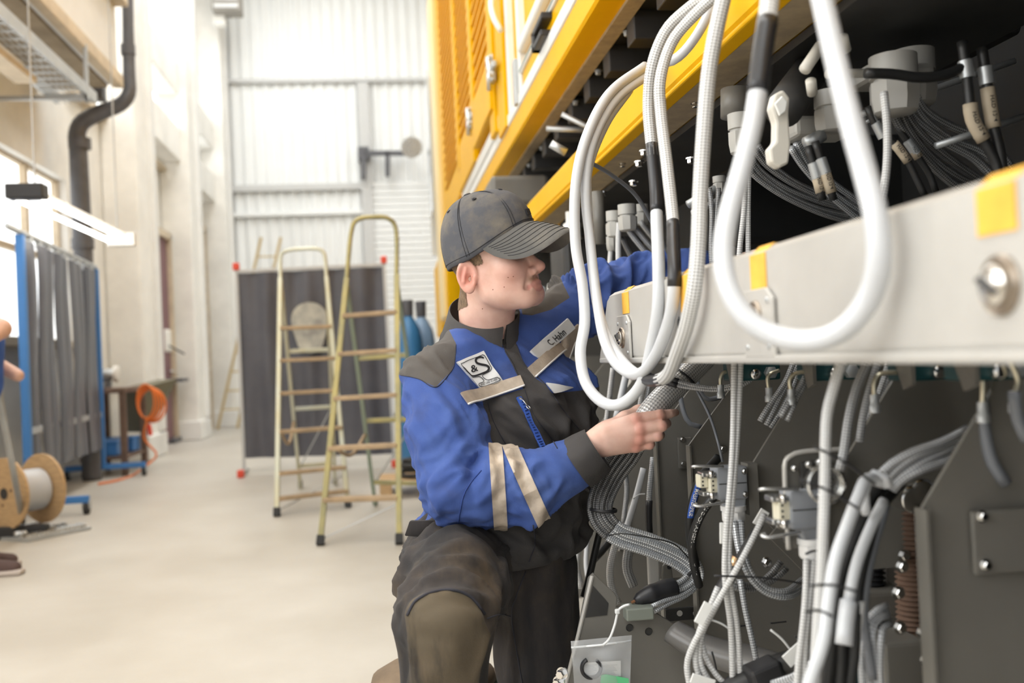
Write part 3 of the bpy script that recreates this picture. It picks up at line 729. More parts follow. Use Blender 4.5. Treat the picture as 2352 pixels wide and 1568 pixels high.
# far end: cream post, glazed far corner, lower skirt down to the floor end
mpart('corner_post', rbox((XM-.05, 9.55, 1.4), (XM+.05, 10.2, 4.65), .02), mat('pale_yellow_paint', (.86, .66, .30), .35))
mpart('end_window', merge(rbox((XM-.04, 11.38, 2.2), (1.4, 11.42, 4.2)), rbox((XM-.055, 10.6, 2.6), (XM-.04, 11.2, 4.1), .004)), mat('pale_glass', (.62, .68, .72), .1))
mpart('end_skirt', merge(rbox((XM-.03, 10.3, 1.25), (XM+.35, 11.35, 2.05), .02), rbox((XM-.02, 9.4, 1.35), (XM+.3, 10.4, 2.02), .02)), M_yel)
mpart('end_lamp', lathe((XM+.02, 10.28, 1.62), (0, -1, 0), [(0, .05), (.04, .05), (.05, .04)], 16), M_chrome)
# chassis behind: dark inner wall, floor pan, wheels
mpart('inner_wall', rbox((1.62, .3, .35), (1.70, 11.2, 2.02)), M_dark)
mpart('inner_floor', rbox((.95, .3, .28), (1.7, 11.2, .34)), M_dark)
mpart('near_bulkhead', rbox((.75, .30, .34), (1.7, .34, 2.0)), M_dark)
for y in (1.6, 4.2, 8.6):
    mpart('wheel', lathe((1.35, y, .42), (1, 0, 0), [(0, .30), (.02, .42), (.26, .42), (.28, .30)], 36), M_rubber, auto=40)
mpart('axle_box', rbox((1.0, 3.6, .3), (1.5, 4.9, .8), .03), M_dark2)
# cross ribs of the chassis
def z_at(px, py, Y): return at(px, py, Y)
def rib(Y, poly, m=None, name='rib'):
    return mpart(name, prism([(x, Y, z) for x, z in poly], (0, .007, 0)), m or M_grey)
full = [(.65, .12), (.65, .79), (.815, .985), (1.62, .985), (1.62, .12)]
for Y in (2.97, 3.55, 4.2, 5.0, 6.0, 7.2): rib(Y, full)
rib(2.37, full); rA = rib(2.10, full)
rB = rib(1.72, [(.65, .705), (.65, .79), (.79, .985), (1.62, .985), (1.62, .10), (1.02, .10), (1.02, .30)])
rib(1.70, [(.665, .66), (.69, .685), (1.00, .36), (1.00, .30)])
rC = rib(1.408, [(.65, .62), (.65, .79), (.79, .985), (1.62, .985), (1.62, .62), (.86, .62), (.82, .66), (.70, .66)])
rD = rib(1.155, [(.65, .10), (.65, .79), (.79, .985), (1.62, .985), (1.62, .10)])
mpart('flange_plate', rbox((.632, 1.70, .70), (.650, 1.735, .792)), M_grey)
for y in (2.1, 2.37, 1.155): mpart('edge_flange', rbox((.648, y-.012, .12), (.652, y+.016, .79)), M_grey)
# bolted pads on ribs
def pad(px0, py0, px1, py1, Y, bolts, m=None):
    a, b = at(px0, py1, Y), at(px1, py0, Y)
    p = mpart('pad_plate', rbox((a[0], Y-.008, a[2]), (b[0], Y, b[2]), .002), m or M_grey)
    for bx, by in bolts: mpart('bolt', hexbolt(at(bx, by, Y-.008), (0, -1, 0), .0055, .008), M_chrome, p)
pad(1557, 1003, 1586, 1076, 2.365, [(1567, 1009), (1570, 1065)])
pad(2232, 1160, 2420, 1318, 1.150, [(2254, 1185), (2262, 1297)])
for (px, py, Y) in ((1794, 1200, 1.40), (1813, 1236, 1.40), (1660, 1031, 2.095), (1760, 1290, 1.71), (1825, 1075, 1.40), (2075, 1275, 1.4)):
    mpart('bolt', hexbolt(at(px, py, Y), (0, -1, 0), .007, .010), M_chrome)
# round-cornered socket bracket with port at rib C
a, b = at(1808, 1260, 1.385), at(1945, 1030, 1.385)
pl = mpart('socket_bracket', prism([(a[0], 1.385, a[2]), (b[0], 1.385, a[2]), (b[0], 1.385, b[2]), (a[0]+.02, 1.385, b[2]), (a[0]+.006, 1.385, b[2]-.006), (a[0], 1.385, b[2]-.02)], (0, .006, 0)), M_grey)
mpart('bent_rim', tube(spline([(a[0], 1.38, a[2]), (a[0], 1.38, b[2]-.03), (a[0]+.006, 1.38, b[2]-.008), (a[0]+.03, 1.38, b[2]), (b[0], 1.38, b[2])], 26), .0035, 8)[:2], M_lgrey, pl, smooth=True)
q0, q1 = at(1838, 1140, 1.38), at(1905, 1055, 1.38)
mpart('port_plate', rbox((q0[0], 1.374, q0[2]), (q1[0], 1.3795, q1[2]), .002), M_dark2, pl)
cc = at(1890, 1110, 1.372); mpart('port_ring', lathe(cc, (0, -1, 0), [(0, .030), (.012, .030), (.014, .026), (.002, .024)], 28), M_steel, pl, auto=40)
for bx, by in ((1824, 1075), (1856, 1066), (1880, 1060)): mpart('bolt', hexbolt(at(bx, by, 1.374), (0, -1, 0), .004, .006), M_chrome, pl)
# spring / corrugated column & box near the right
for (px, Y) in ((2095, 1.42), (2005, 1.5)):
    P = []
    p0, p1 = at(px-8, 1170, Y), at(px, 1470, Y)
    prof = []
    n = 26; L = np.linalg.norm(p1-p0)
    for k in range(n): prof += [(L*k/n, .017), (L*(k+.5)/n, .023)]
    mpart('bellows', lathe(p0, p1-p0, prof, 20), M_rust if px > 2050 else M_black, auto=15)
for (x0, y0, x1, y1, Y, m) in ((1985, 1355, 2090, 1425, 1.45, M_grey), (2030, 1290, 2080, 1350, 1.52, M_lgrey), (2035, 1470, 2130, 1600, 1.35, M_grey), (1900, 1510, 2000, 1600, 1.5, M_teal), (1990, 1050, 2070, 1110, 1.6, M_galv)):
    a, b = at(x0, y1, Y), at(x1, y0, Y); mpart('housing', rbox((a[0], Y, a[2]), (b[0], Y+.08, b[2]), .006), m)
for (px, py) in ((2092, 1125), (2070, 1140)): mpart('pipe_end', lathe(at(px, py, 1.38), (.1, -1, 0), [(0, .018), (.03, .020), (.034, .015)], 18), M_chrome, auto=40)
for (px, py) in ((2070, 1300), (2062, 1360), (2066, 1440), (2118, 1452), (2125, 1515)): mpart('bolt', hexbolt(at(px, py, 1.33), (0, -1, 0), .007, .010), M_chrome)
# valve blocks and bent pipes below the side beam
for (px0, px1, Y) in ((1690, 1790, 1.80), (1870, 1975, 1.55), (2095, 2230, 1.30), (2240, 2352, 1.12)):
    a, b = at(px0, 876, Y), at(px1, 780, Y)
    vb = mpart('valve_block', rbox((a[0], Y, a[2]), (b[0], Y+.07, b[2]), .004), M_teal)
    mpart('cap', lathe(((a[0]*.6+b[0]*.4), Y, a[2]+.012), (0, -1, 0), [(0, .010), (.012, .010), (.014, .007)], 14), M_chrome, vb, auto=40)
    mpart('cap', lathe(((a[0]*.25+b[0]*.75), Y, a[2]+.014), (0, -1, 0), [(0, .012), (.012, .012), (.014, .008)], 6), M_galv, vb, auto=40)
    mpart('cheek_plate', prism([(a[0]-.006, Y-.01, b[2]), (a[0]-.006, Y-.01, a[2]-.004), (a[0]-.003, Y+.02, a[2]-.012), (a[0]-.006, Y+.05, b[2])], (.006, 0, 0)), M_grey, vb)
bp = [((1684, 852), (1662, 856), (1655, 870), (1655, 888), 1.85), ((1872, 853), (1832, 856), (1814, 872), (1817, 899), 1.58), ((2087, 855), (2028, 857), (2009, 876), (2008, 912), 1.34), ((1790, 850), (1770, 858), (1763, 870), (1766, 895), 1.75), ((2258, 850), (2258, 870), (2258, 900), (2257, 930), 1.15), ((2320, 830), (2335, 860), (2338, 880), (2330, 905), 1.10)]
for *p, Y in bp:
    P = spline([at(a_, b_, Y) for a_, b_ in p], 20)
    pp = mpart('bent_pipe', tube(P, .0036, 10)[:2], mat('zinc_pipe', (.62, .58, .45), .3, metal=.8), smooth=True)
    mpart('ferrule', lathe(P[-1]+np.array([0, 0, .004]), (0, 0, -1), [(0, .0065), (.014, .0065), (.016, .008), (.026, .008)], 12), M_galv, pp, auto=40)
# light grey side beam
ye = 2.06
sd = mpart('side_beam', extY([(.480, .992), (.486, .981), (.500, .979), (.66, .979), (.66, 1.126), (.492, 1.126), (.480, 1.118)], .30, ye), M_lgrey)
mpart('end_gusset', prism([(.481, ye, .984), (.481, ye+.13, .984), (.481, ye+.12, 1.0), (.481, ye+.03, 1.11), (.481, ye, 1.12)], (.012, 0, 0), .003), M_lgrey, sd)
mpart('bottom_lip', rbox((.474, .30, .977), (.50, ye+.1, .988), .003), M_lgrey, sd)
def tape_on(px, py, w_, h_, tilt=0.0, top=True):
    c = atX(px, py, .4795)
    z1 = 1.127 if top else c[2]+h_/2
    zb_ = z1-h_
    m_ = mpart('tape_strip', prism([(.4785, c[1]-w_/2, zb_-tilt), (.4785, c[1]+w_/2, zb_+tilt), (.4785, c[1]+w_/2, 1.116 if top else z1), (.4785, c[1]-w_/2, 1.116 if top else z1)], (.0012, 0, 0)), M_tape, sd, label='strip of yellow masking tape')
    if top: mpart('tape_strip', merge(prism([(.4785, c[1]-w_/2, 1.116), (.4785, c[1]+w_/2, 1.116), (.4915, c[1]+w_/2, 1.1275), (.4915, c[1]-w_/2, 1.1275)], (.001, 0, .001)), rbox((.4915, c[1]-w_/2, 1.1265), (.56, c[1]+w_/2, 1.1275))), M_tape, sd)
tape_on(1437, 693, .052, .052); tape_on(1574, 668, .050, .068); tape_on(1742, 622, .052, .062, .004); tape_on(2288, 470, .050, .048)
def turnlock(px, py, R_, plate=True):
    c = atX(px, py, .48)
    if plate:
        mpart('lock_plate', prism([(.4785, c[1]-.055, .985), (.4785, c[1]+.045, .985), (.4785, c[1]+.045, 1.072), (.4785, c[1]-.035, 1.072), (.4785, c[1]-.055, 1.058)], (-.005, 0, 0), .0015), M_lgrey, sd)
    x = .4735 if plate else .4795
    q = np.array([x, c[1], c[2]])
    mpart('lock_cup', lathe(q+np.array([.004, 0, 0]), (-1, 0, 0), [(0, R_), (.006, R_), (.008, R_*.92), (.0065, R_*.86)], 30), mat('lock_bronze', (.30, .25, .20), .3, metal=.8), sd, auto=40)
    mpart('lock_barrel', lathe(q, (-1, 0, 0), [(0, R_*.66), (.008, R_*.66), (.011, R_*.5)], 26), M_chrome, sd, auto=40)
    mpart('lock_slot', bar(q+np.array([-.0115, -R_*.45, -R_*.25]), q+np.array([-.0115, R_*.45, R_*.25]), R_*.22, .004), M_black, sd)
    if plate:
        for dy, dz in ((-.04, .028), (.032, .028), (-.04, -.03), (.032, -.03)): mpart('rivet', lathe((.4735, c[1]+dy, 1.028+dz), (-1, 0, 0), [(0, .004), (.002, .003)], 10), M_galv, sd, auto=40)
turnlock(1437, 775, .021); turnlock(1747, 727, .021); turnlock(2300, 655, .0245, False)
c = atX(1562, 742, .4795); mpart('port_hole', lathe(c, (-1, 0, 0), [(0, .0115), (.0015, .0115), (.0018, .008)], 20), M_chrome, sd); mpart('bore', lathe(c-np.array([.0019, 0, 0]), (-1, 0, 0), [(0, .0078), (.0004, .0078)], 18), M_black, sd)
# ---- plates and hardware between sill beam and chassis (under the sill)
mpart('underside_plate', rbox((.776, 1.3, 1.545), (1.15, 4.2, 1.562)), M_dark2)
for (px, py, Y) in ((1480, 345, 2.45), (1468, 370, 2.5), (1588, 362, 2.2), (1455, 415, 2.7), (1385, 440, 3.0)):
    mpart('bolt', hexbolt(at(px, py, Y), (0, 0, -1), .010, .014), M_chrome)
for (px, y0, y1, Y, r_) in ((1690, 205, 270, 1.9, .030),):
    mpart('post', cyl(at(px, y0, Y), at(px, y1, Y), r_, 16), M_grey, smooth=True)
mpart('hanger_tube', cyl(at(1372, 440, 3.0), at(1378, 560, 3.0), .020, 14), M_grey, smooth=True)
def gland(px, py, Y, R_, H, ax=(0, 0, -1)):
    p = at(px, py, Y)
    g = mpart('cable_gland', lathe(p, ax, [(0, R_*.95), (H*.38, R_*.95), (H*.4, R_*.8), (H*.46, R_*.8)], 22), mat('grey_gland', (.42, .41, .38), .45), auto=40)
    d, _, _ = frame_of(ax)
    mpart('gland_nut', lathe(p+d*H*.46, ax, [(0, R_), (H*.3, R_), (H*.5, R_*.9), (H*.54, R_*.72)], 8), MATS['grey_gland'], g, auto=40)
gland(1700, 262, 1.85, .026, .078); gland(1440, 470, 2.75, .028, .075); gland(1408, 485, 2.8, .022, .075); gland(1472, 470, 2.9, .024, .06); gland(1404, 515, 2.9, .018, .08)
gland(1652, 405, 2.3, .017, .04); gland(2050, 130, 1.6, .042, .10); gland(2095, 118, 1.68, .040, .10); gland(1905, 210, 1.7, .030, .075)
mpart('gland_block', rbox(at(1830, 310, 1.75)-np.array([0, 0, 0]), at(1965, 262, 1.75)+np.array([0, .08, 0]), .008), MATS['grey_gland'])
mpart('gland_block', rbox(at(1995, 180, 1.62), at(2150, 140, 1.62)+np.array([0, .1, 0]), .012), MATS['grey_gland'])
mpart('round_duct', cyl(at(1800, 250, 1.65), at(1870, 150, 1.85), .034, 20), M_dark2, smooth=True)
# white lever arm
lv_ = mpart('lever', prism([at(px, py, 1.55) for px, py in ((1772, 245), (1780, 215), (1800, 205), (1815, 225), (1812, 260), (1817, 330), (1812, 375), (1792, 385), (1772, 372), (1768, 340), (1782, 325), (1783, 280))], (0, .025, 0), .004), mat('off_white_lever', (.66, .63, .56), .4))
mpart('lever_boss', prism([at(px, py, 1.546) for px, py in ((1776, 240), (1794, 221), (1806, 236), (1802, 258), (1788, 268))], (0, -.006, 0), .002), M_wstrip, lv_)
for (a_, b_, r_) in (((1848, 160), (1885, 105), .010), ((1862, 185), (1866, 215), .009), ((1935, 85), (1942, 115), .010), ((1900, 170), (1990, 168), .008)):
    mpart('link_rod', cyl(at(*a_, 1.58), at(*b_, 1.6), r_, 12), MATS['off_white_lever'], smooth=True)
for (a_, b_, r_, Y) in (((1850, 330), (1890, 310), .012, 1.7), ((1980, 262), (2330, 140), .007, 2.0), ((1990, 280), (2150, 205), .004, 1.9), ((1580, 470), (1700, 400), .010, 2.3), ((1590, 490), (1690, 440), .008, 2.35), ((2150, 335), (2350, 268), .006, 1.6), ((1290, 262), (1430, 330), .01, 3.6), ((1255, 295), (1400, 300), .012, 4.0), ((1265, 330), (1300, 350), .014, 3.2)):
    mpart('hydraulic_rod', cyl(at(*a_, Y), at(*b_, Y), r_, 12), M_galv, smooth=True)
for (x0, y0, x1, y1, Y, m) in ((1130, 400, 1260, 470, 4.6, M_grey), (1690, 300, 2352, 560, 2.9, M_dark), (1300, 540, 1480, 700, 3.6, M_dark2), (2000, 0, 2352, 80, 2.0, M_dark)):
    a, b = at(x0, y1, Y), at(x1, y0, Y); mpart('equipment_box', rbox((a[0], Y, a[2]), (b[0], Y+.3, b[2]), .02), m)
# long grey beam on the machine's far lower side, boxes and clutter further down
rnd = random.Random(3)
for k in range(26):
    Y = 2.55+.14*k+rnd.random()*.05; x = .70+rnd.random()*.25; z = .35+rnd.random()*.5
    s = .02+rnd.random()*.035
    mpart('fitting', rbox((x, Y, z), (x+s, Y+s, z+s*1.6), .004), rnd.choice([M_grey, M_galv, M_lgrey, M_wstrip, M_dark2]))
for k in range(8):
    Y = 2.6+.35*k; mpart('strut', bar((.68, Y, .35+.05*(k % 3)), (.86, Y+.1, .92), .018, .012, .002), M_grey if k % 2 else M_lgrey)
for k in range(14):
    Y = 3.0+rnd.random()*3.5; x = .70+rnd.random()*.15; z = 1.02+rnd.random()*.42; s = .02+rnd.random()*.04
    mpart('fitting', lathe((x, Y, z), (0, 0, 1), [(0, s*.6), (s, s*.6), (s*1.1, s*.4), (s*1.8, s*.4)], 12), rnd.choice([M_grey, M_galv, M_lgrey, M_wstrip]), auto=40)
# lower bracket with bag, nearest the bottom edge
Yb = 1.98
br_ = mpart('foot_bracket', prism([at(px, py, Yb) for px, py in ((1352, 1328), (1364, 1316), (1378, 1330), (1412, 1362), (1418, 1372), (1416, 1395), (1500, 1402), (1556, 1438), (1586, 1472), (1604, 1600), (1290, 1600), (1318, 1500))], (0, .012, 0), .002), M_grey)
mpart('bracket_recess', prism([at(px, py, Yb-.0015) for px, py in ((1362, 1345), (1398, 1385), (1394, 1412), (1345, 1418))], (0, .002, 0)), M_dark2, br_)
mpart('bracket_edge', tube([at(px, py, Yb) for px, py in ((1360, 1322), (1330, 1450), (1292, 1600))], .004, 8)[:2], M_lgrey, br_)
for px, py in ((1446, 1441), (1490, 1450)):
    mpart('hole', lathe(at(px, py, Yb-.0005), (0, -1, 0), [(0, .0078), (.0015, .0072), (-.004, .004)], 18), M_dark2, br_)
a, b = at(1440, 1428, Yb-.03), at(1502, 1394, Yb-.03)
mpart('junction_box', rbox((a[0], Yb-.03, a[2]), (b[0], Yb+.02, b[2]), .003), mat('green_grey_box', (.20, .22, .19), .4))
mpart('slotted_bracket', merge(rbox(at(1495, 1395, 2.2), at(1513, 1268, 2.2)+np.array([0, .02, 0]), .003), rbox(at(1513, 1330, 2.24), at(1600, 1272, 2.24)+np.array([0, .01, 0]), .003)), M_lgrey)
pb = mpart('pivot_plate', prism([at(px, py, 2.2) for px, py in ((1520, 1345), (1523, 1300), (1532, 1290), (1542, 1294), (1548, 1345))], (0, .01, 0), .002), M_grey)
mpart('hole', lathe(at(1537, 1302, 2.199), (0, -1, 0), [(0, .005), (.001, .005)], 14), M_black, pb)
pb = mpart('perforated_strip', rbox(at(1530, 1428, 2.15), at(1612, 1392, 2.15)+np.array([0, .01, 0]), .002), M_dark2)
for px in (1561, 1598): mpart('hole', lathe(at(px, 1408, 2.149), (0, -1, 0), [(0, .0065), (.001, .0065)], 14), M_lgrey, pb)
P = spline([at(1545, 1450, 1.95), at(1620, 1490, 1.90), at(1720, 1520, 1.85), at(1790, 1545, 1.80)], 24)
mpart('cable_trough', tube(P, np.linspace(.030, .046, 24), 16, flat=((0, 0, 1), .75))[:2], mat('grey_trough', (.13, .125, .12), .3), smooth=True)
for (px, py) in ((1293, 1545), (1285, 1565)): mpart('bolt', hexbolt(at(px, py, 1.9), (-.6, -.8, 0), .009, .016), M_chrome)
# slits in the ribs
for p, q, Y in (((1680, 1440), (1712, 1436), 2.095), ((1770, 1431), (1806, 1427), 1.715)):
    mpart('slit', bar(at(*p, Y), at(*q, Y), .003, .002, up=(0, 0, 1)), M_black)
# ================================================================== organic surfaces: distance fields meshed with surface nets
def L2(a): return np.sqrt((a*a).sum(-1))
def smin(a, b, k):
    h = np.clip(0.5+0.5*(b-a)/k, 0, 1)
    return b*(1-h)+a*h-k*h*(1-h)
def smax(a, b, k): return -smin(-a, -b, k)
def rcone(P, a, b, ra, rb):
    a = np.asarray(a, np.float32); ba = np.asarray(b, np.float32)-a
    t = np.clip(((P-a) @ ba)/(ba @ ba), 0, 1)
    return L2(P-a-t[..., None]*ba)-(ra+(rb-ra)*t)
def chain(P, pts, rs, k=0.0):
    d = None
    for i in range(len(pts)-1):
        e = rcone(P, pts[i], pts[i+1], rs[i], rs[i+1])
        d = e if d is None else (np.minimum(d, e) if k == 0 else smin(d, e, k))
    return d
def ellip(P, c, r, M=None):
    q = P-np.asarray(c, np.float32)
    if M is not None: q = q @ np.asarray(M, np.float32).T
    r = np.asarray(r, np.float32)
    k0 = L2(q/r); k1 = L2(q/(r*r))+1e-9
    return k0*(k0-1)/k1
def loft(P, cs, As, Bs, lat, fro, upv, k=0.03):
    """elliptic loft along a spine rising along upv"""
    cs = np.asarray(cs, np.float32); upv = np.asarray(upv, np.float32)
    s = (P-cs[0]) @ upv; ss = (cs-cs[0]) @ upv
    c = np.stack([np.interp(s, ss, cs[:, i]) for i in range(3)], -1)
    a = np.interp(s, ss, As); b = np.interp(s, ss, Bs)
    q = P-c
    x = q @ np.asarray(lat, np.float32); y = q @ np.asarray(fro, np.float32)
    rr = np.sqrt((x/a)**2+(y/b)**2)
    d = (rr-1)*np.minimum(a, b)
    return smax(d, smax(-s, s-ss[-1], 0.01), k)
def sdf_mesh(fn, lo, hi, h, blk=16, lip=1.6):
    lo = np.asarray(lo, float); hi = np.asarray(hi, float)
    n = np.ceil((hi-lo)/h/blk).astype(int)*blk+1
    D = np.full(n, 1.0, np.float32)
    nb = (n-1)//blk
    ctr = np.stack(np.meshgrid(*[np.arange(nb[i])*blk+blk/2 for i in range(3)], indexing='ij'), -1).reshape(-1, 3)
    cd = fn((lo+ctr*h).astype(np.float32))
    keep = np.abs(cd) < lip*h*blk*0.87+h
    off = np.stack(np.meshgrid(*[np.arange(blk+1)]*3, indexing='ij'), -1).reshape(-1, 3)
    for i, (c, kp, dv) in enumerate(zip(ctr, keep, cd)):
        b0 = (c-blk/2).astype(int)
        sl = tuple(slice(b0[k], b0[k]+blk+1) for k in range(3))
        if not kp:
            if dv < 0: D[tuple(slice(b0[k]+1, b0[k]+blk) for k in range(3))] = -1
            else: pass
    # inside blocks: fill fully, then near-surface blocks overwrite
    for c, kp, dv in zip(ctr, keep, cd):
        if not kp and dv < 0:
            b0 = (c-blk/2).astype(int); D[tuple(slice(b0[k], b0[k]+blk+1) for k in range(3))] = -1
    ks = np.where(keep)[0]
    for j in range(0, len(ks), 40):
        idx = ks[j:j+40]
        b0 = (ctr[idx]-blk/2).astype(int)
        pts = (lo+(b0[:, None, :]+off[None])*h).astype(np.float32)
        val = fn(pts.reshape(-1, 3)).reshape(len(idx), blk+1, blk+1, blk+1)
        for q, v in zip(b0, val): D[q[0]:q[0]+blk+1, q[1]:q[1]+blk+1, q[2]:q[2]+blk+1] = v
    S = D < 0
    cells = np.zeros(np.array(D.shape)-1, bool)
    acc = np.zeros(cells.shape+(3,), np.float32); cnt = np.zeros(cells.shape, np.float32)
    corners = [(i, j, k) for i in (0, 1) for j in (0, 1) for k in (0, 1)]
    def sub(A, c): return A[c[0]:A.shape[0]-1+c[0], c[1]:A.shape[1]-1+c[1], c[2]:A.shape[2]-1+c[2]]
    for a in corners:
        for ax in range(3):
            if a[ax]: continue
            b = list(a); b[ax] = 1; b = tuple(b)
            sa, sb_ = sub(S, a), sub(S, b); x = sa != sb_
            if not x.any(): continue
            da, db = sub(D, a)[x], sub(D, b)[x]; t = da/(da-db)
            p = np.tile(np.array(a, np.float32), (len(t), 1)); p[:, ax] = t
            acc[x] += p; cnt[x] += 1
    m_ = cnt > 0
    vid = np.full(cells.shape, -1, np.int64); vid[m_] = np.arange(m_.sum())
    V = lo+(np.argwhere(m_)+acc[m_]/cnt[m_][:, None])*h
    Fc = []
    for ax in range(3):
        a1, a2 = (ax+1) % 3, (ax+2) % 3
        sl0 = [slice(None)]*3; sl1 = [slice(None)]*3
        sl0[ax] = slice(0, -1); sl1[ax] = slice(1, None)
        s0, s1 = S[tuple(sl0)], S[tuple(sl1)]
        e = np.argwhere(s0 != s1)
        e = e[(e[:, a1] > 0) & (e[:, a2] > 0) & (e[:, a1] < cells.shape[a1]) & (e[:, a2] < cells.shape[a2])]
        if not len(e): continue
        def g(d1, d2):
            q = e.copy(); q[:, a1] += d1; q[:, a2] += d2; return vid[q[:, 0], q[:, 1], q[:, 2]]
        quad = np.stack([g(-1, -1), g(0, -1), g(0, 0), g(-1, 0)], 1)
        flip = ~s0[e[:, 0], e[:, 1], e[:, 2]]
        quad[flip] = quad[flip][:, ::-1]
        Fc.append(quad)
    Fc = np.concatenate(Fc); Fc = Fc[(Fc >= 0).all(1)]
    return V, Fc
def vnormals(V, Fc):
    Fc = np.asarray(Fc)
    fn_ = np.cross(V[Fc[:, 2]]-V[Fc[:, 0]], V[Fc[:, 3]]-V[Fc[:, 1]])
    N = np.zeros_like(V)
    for k in range(4): np.add.at(N, Fc[:, k], fn_)
    return N/(np.linalg.norm(N, axis=1)[:, None]+1e-12)
def vsmooth(V, Fc, it=2, lam=0.5):
    E = np.concatenate([Fc[:, [0, 1]], Fc[:, [1, 2]], Fc[:, [2, 3]], Fc[:, [3, 0]]])
    for _ in range(it):
        s = np.zeros_like(V); c = np.zeros(len(V))
        np.add.at(s, E[:, 0], V[E[:, 1]]); np.add.at(c, E[:, 0], 1); np.add.at(s, E[:, 1], V[E[:, 0]]); np.add.at(c, E[:, 1], 1)
        V = V*(1-lam)+lam*s/np.maximum(c, 1)[:, None]
    return V
_rs = np.random.RandomState(11)
_perm = _rs.permutation(512); _grad = _rs.normal(size=(512, 3)); _grad /= np.linalg.norm(_grad, axis=1)[:, None]
def noise3(P):
    P = np.asarray(P, float); i = np.floor(P).astype(int); f_ = P-i; u = f_*f_*f_*(f_*(f_*6-15)+10)
    out = 0
    for dx in (0, 1):
        for dy in (0, 1):
            for dz in (0, 1):
                h_ = _perm[(_perm[(_perm[(i[:, 0]+dx) % 512]+i[:, 1]+dy) % 512]+i[:, 2]+dz) % 512]
                g_ = (_grad[h_]*(f_-np.array([dx, dy, dz]))).sum(1)
                out = out+g_*(u[:, 0] if dx else 1-u[:, 0])*(u[:, 1] if dy else 1-u[:, 1])*(u[:, 2] if dz else 1-u[:, 2])
    return out
def ridge(P): return np.maximum(0, 1.12-np.sqrt((noise3(P)*3.0)**2+.10))
def poly_sd(Q, poly):
    """signed distance (negative inside) of 2-D points to a polygon"""
    poly = np.asarray(poly, float); d = np.full(len(Q), 1e9); ins = np.zeros(len(Q), bool)
    for a, b in zip(poly, np.roll(poly, -1, 0)):
        e = b-a; t = np.clip(((Q-a) @ e)/(e @ e), 0, 1); d = np.minimum(d, np.hypot(*(Q-a-t[:, None]*e).T))
        c = ((a[1] > Q[:, 1]) != (b[1] > Q[:, 1])) & (Q[:, 0] < (b[0]-a[0])*(Q[:, 1]-a[1])/((b[1]-a[1])+1e-12)+a[0])
        ins ^= c
    return np.where(ins, -d, d)
def set_attr(o, name, vals):
    a = o.data.attributes.new(name, 'FLOAT', 'POINT'); a.data.foreach_set('value', np.asarray(vals, np.float32))
class Skin:
    """surface to lay patches on: rays and nearest points on a finished mesh"""
    def __init__(s, V, Fc):
        s.t = BVHTree.FromPolygons([tuple(map(float, p)) for p in V], [tuple(int(i) for i in q) for q in Fc])
    def pix(s, px, py):
        d = ray(px, py); h, n_, i, dist = s.t.ray_cast(Vector(CAM), Vector(d).normalized())
        if h is None:
            h, n_, i, dist = s.t.find_nearest(Vector(CAM+d*2.1))
        n_ = np.array(n_)
        if n_ @ d > 0: n_ = -n_
        return np.array(h), n_
    def out(s, c, d):
        """outermost hit along direction d from c"""
        c = np.asarray(c, float); d = np.asarray(d, float)/np.linalg.norm(d)
        h, n_, i, dist = s.t.ray_cast(Vector(c), Vector(d), 0.16)
        if h is None: return c+d*.06, d
        return np.array(h), d
def patch_grid(skin, quad, nu, nv, off):
    """quad of 4 picture points laid on the surface: returns grid of points and normals"""
    q = np.asarray(quad, float); P = np.zeros((nv, nu, 3)); N = np.zeros((nv, nu, 3))
    for j in range(nv):
        for i in range(nu):
            u, w_ = i/(nu-1), j/(nv-1)
            p = (q[0]*(1-u)+q[1]*u)*(1-w_)+(q[3]*(1-u)+q[2]*u)*w_
            P[j, i], N[j, i] = skin.pix(*p)
    A_ = P.reshape(-1, 3); wt = np.ones(len(A_))      # points that fell through a gap are brought back to the patch's own curve
    uu = np.tile(np.linspace(0, 1, nu), nv); vv = np.repeat(np.linspace(0, 1, nv), nu); B_ = np.stack([np.ones_like(uu), uu, vv, uu*uu], 1)
    dist = np.linalg.norm(A_-CAM, axis=1)
    for _ in range(12):
        co = np.linalg.lstsq(B_*wt[:, None], dist*wt, rcond=None)[0]; res = dist-B_ @ co; wt = 1/(1+(res/.006)**2)
    bad = np.abs(res) > .010; fit = B_ @ co
    A_[bad] = CAM+(A_[bad]-CAM)*(fit[bad]/dist[bad])[:, None]; P = A_.reshape(nv, nu, 3)
    if bad.any() and not bad.all(): Nf = N.reshape(-1, 3); Nf[bad] = Nf[~bad].mean(0); N = Nf.reshape(nv, nu, 3)
    for _ in range(2):      # calm the normals
        K = N.copy(); K[1:] += N[:-1]; K[:-1] += N[1:]; K[:, 1:] += N[:, :-1]; K[:, :-1] += N[:, 1:]; N = K/np.linalg.norm(K, axis=2)[..., None]
    Q = P.copy()
    for _ in range(14):     # stiff cloth: flatten, then lift clear of the folds below
        K = Q.copy()
        K[1:-1] = (Q[:-2]+Q[2:]+2*Q[1:-1])/4 if nv > 2 else Q[1:-1]
        Q = K.copy()
        if nu > 2: Q[:, 1:-1] = (K[:, :-2]+K[:, 2:]+2*K[:, 1:-1])/4
    nm = N.mean((0, 1)); nm /= np.linalg.norm(nm)
    lift = np.clip(((P-Q)*nm).sum(-1), 0, .013)
    for _ in range(3):
        g = np.pad(lift, 1, mode='edge'); lift = np.max([g[1:-1, 1:-1], g[:-2, 1:-1], g[2:, 1:-1], g[1:-1, :-2], g[1:-1, 2:]], 0)
    for _ in range(6):
        g = np.pad(lift, 1, mode='edge'); lift = (g[1:-1, 1:-1]*2+g[:-2, 1:-1]+g[2:, 1:-1]+g[1:-1, :-2]+g[1:-1, 2:])/6
    return Q+nm*lift[..., None]+N*off, N
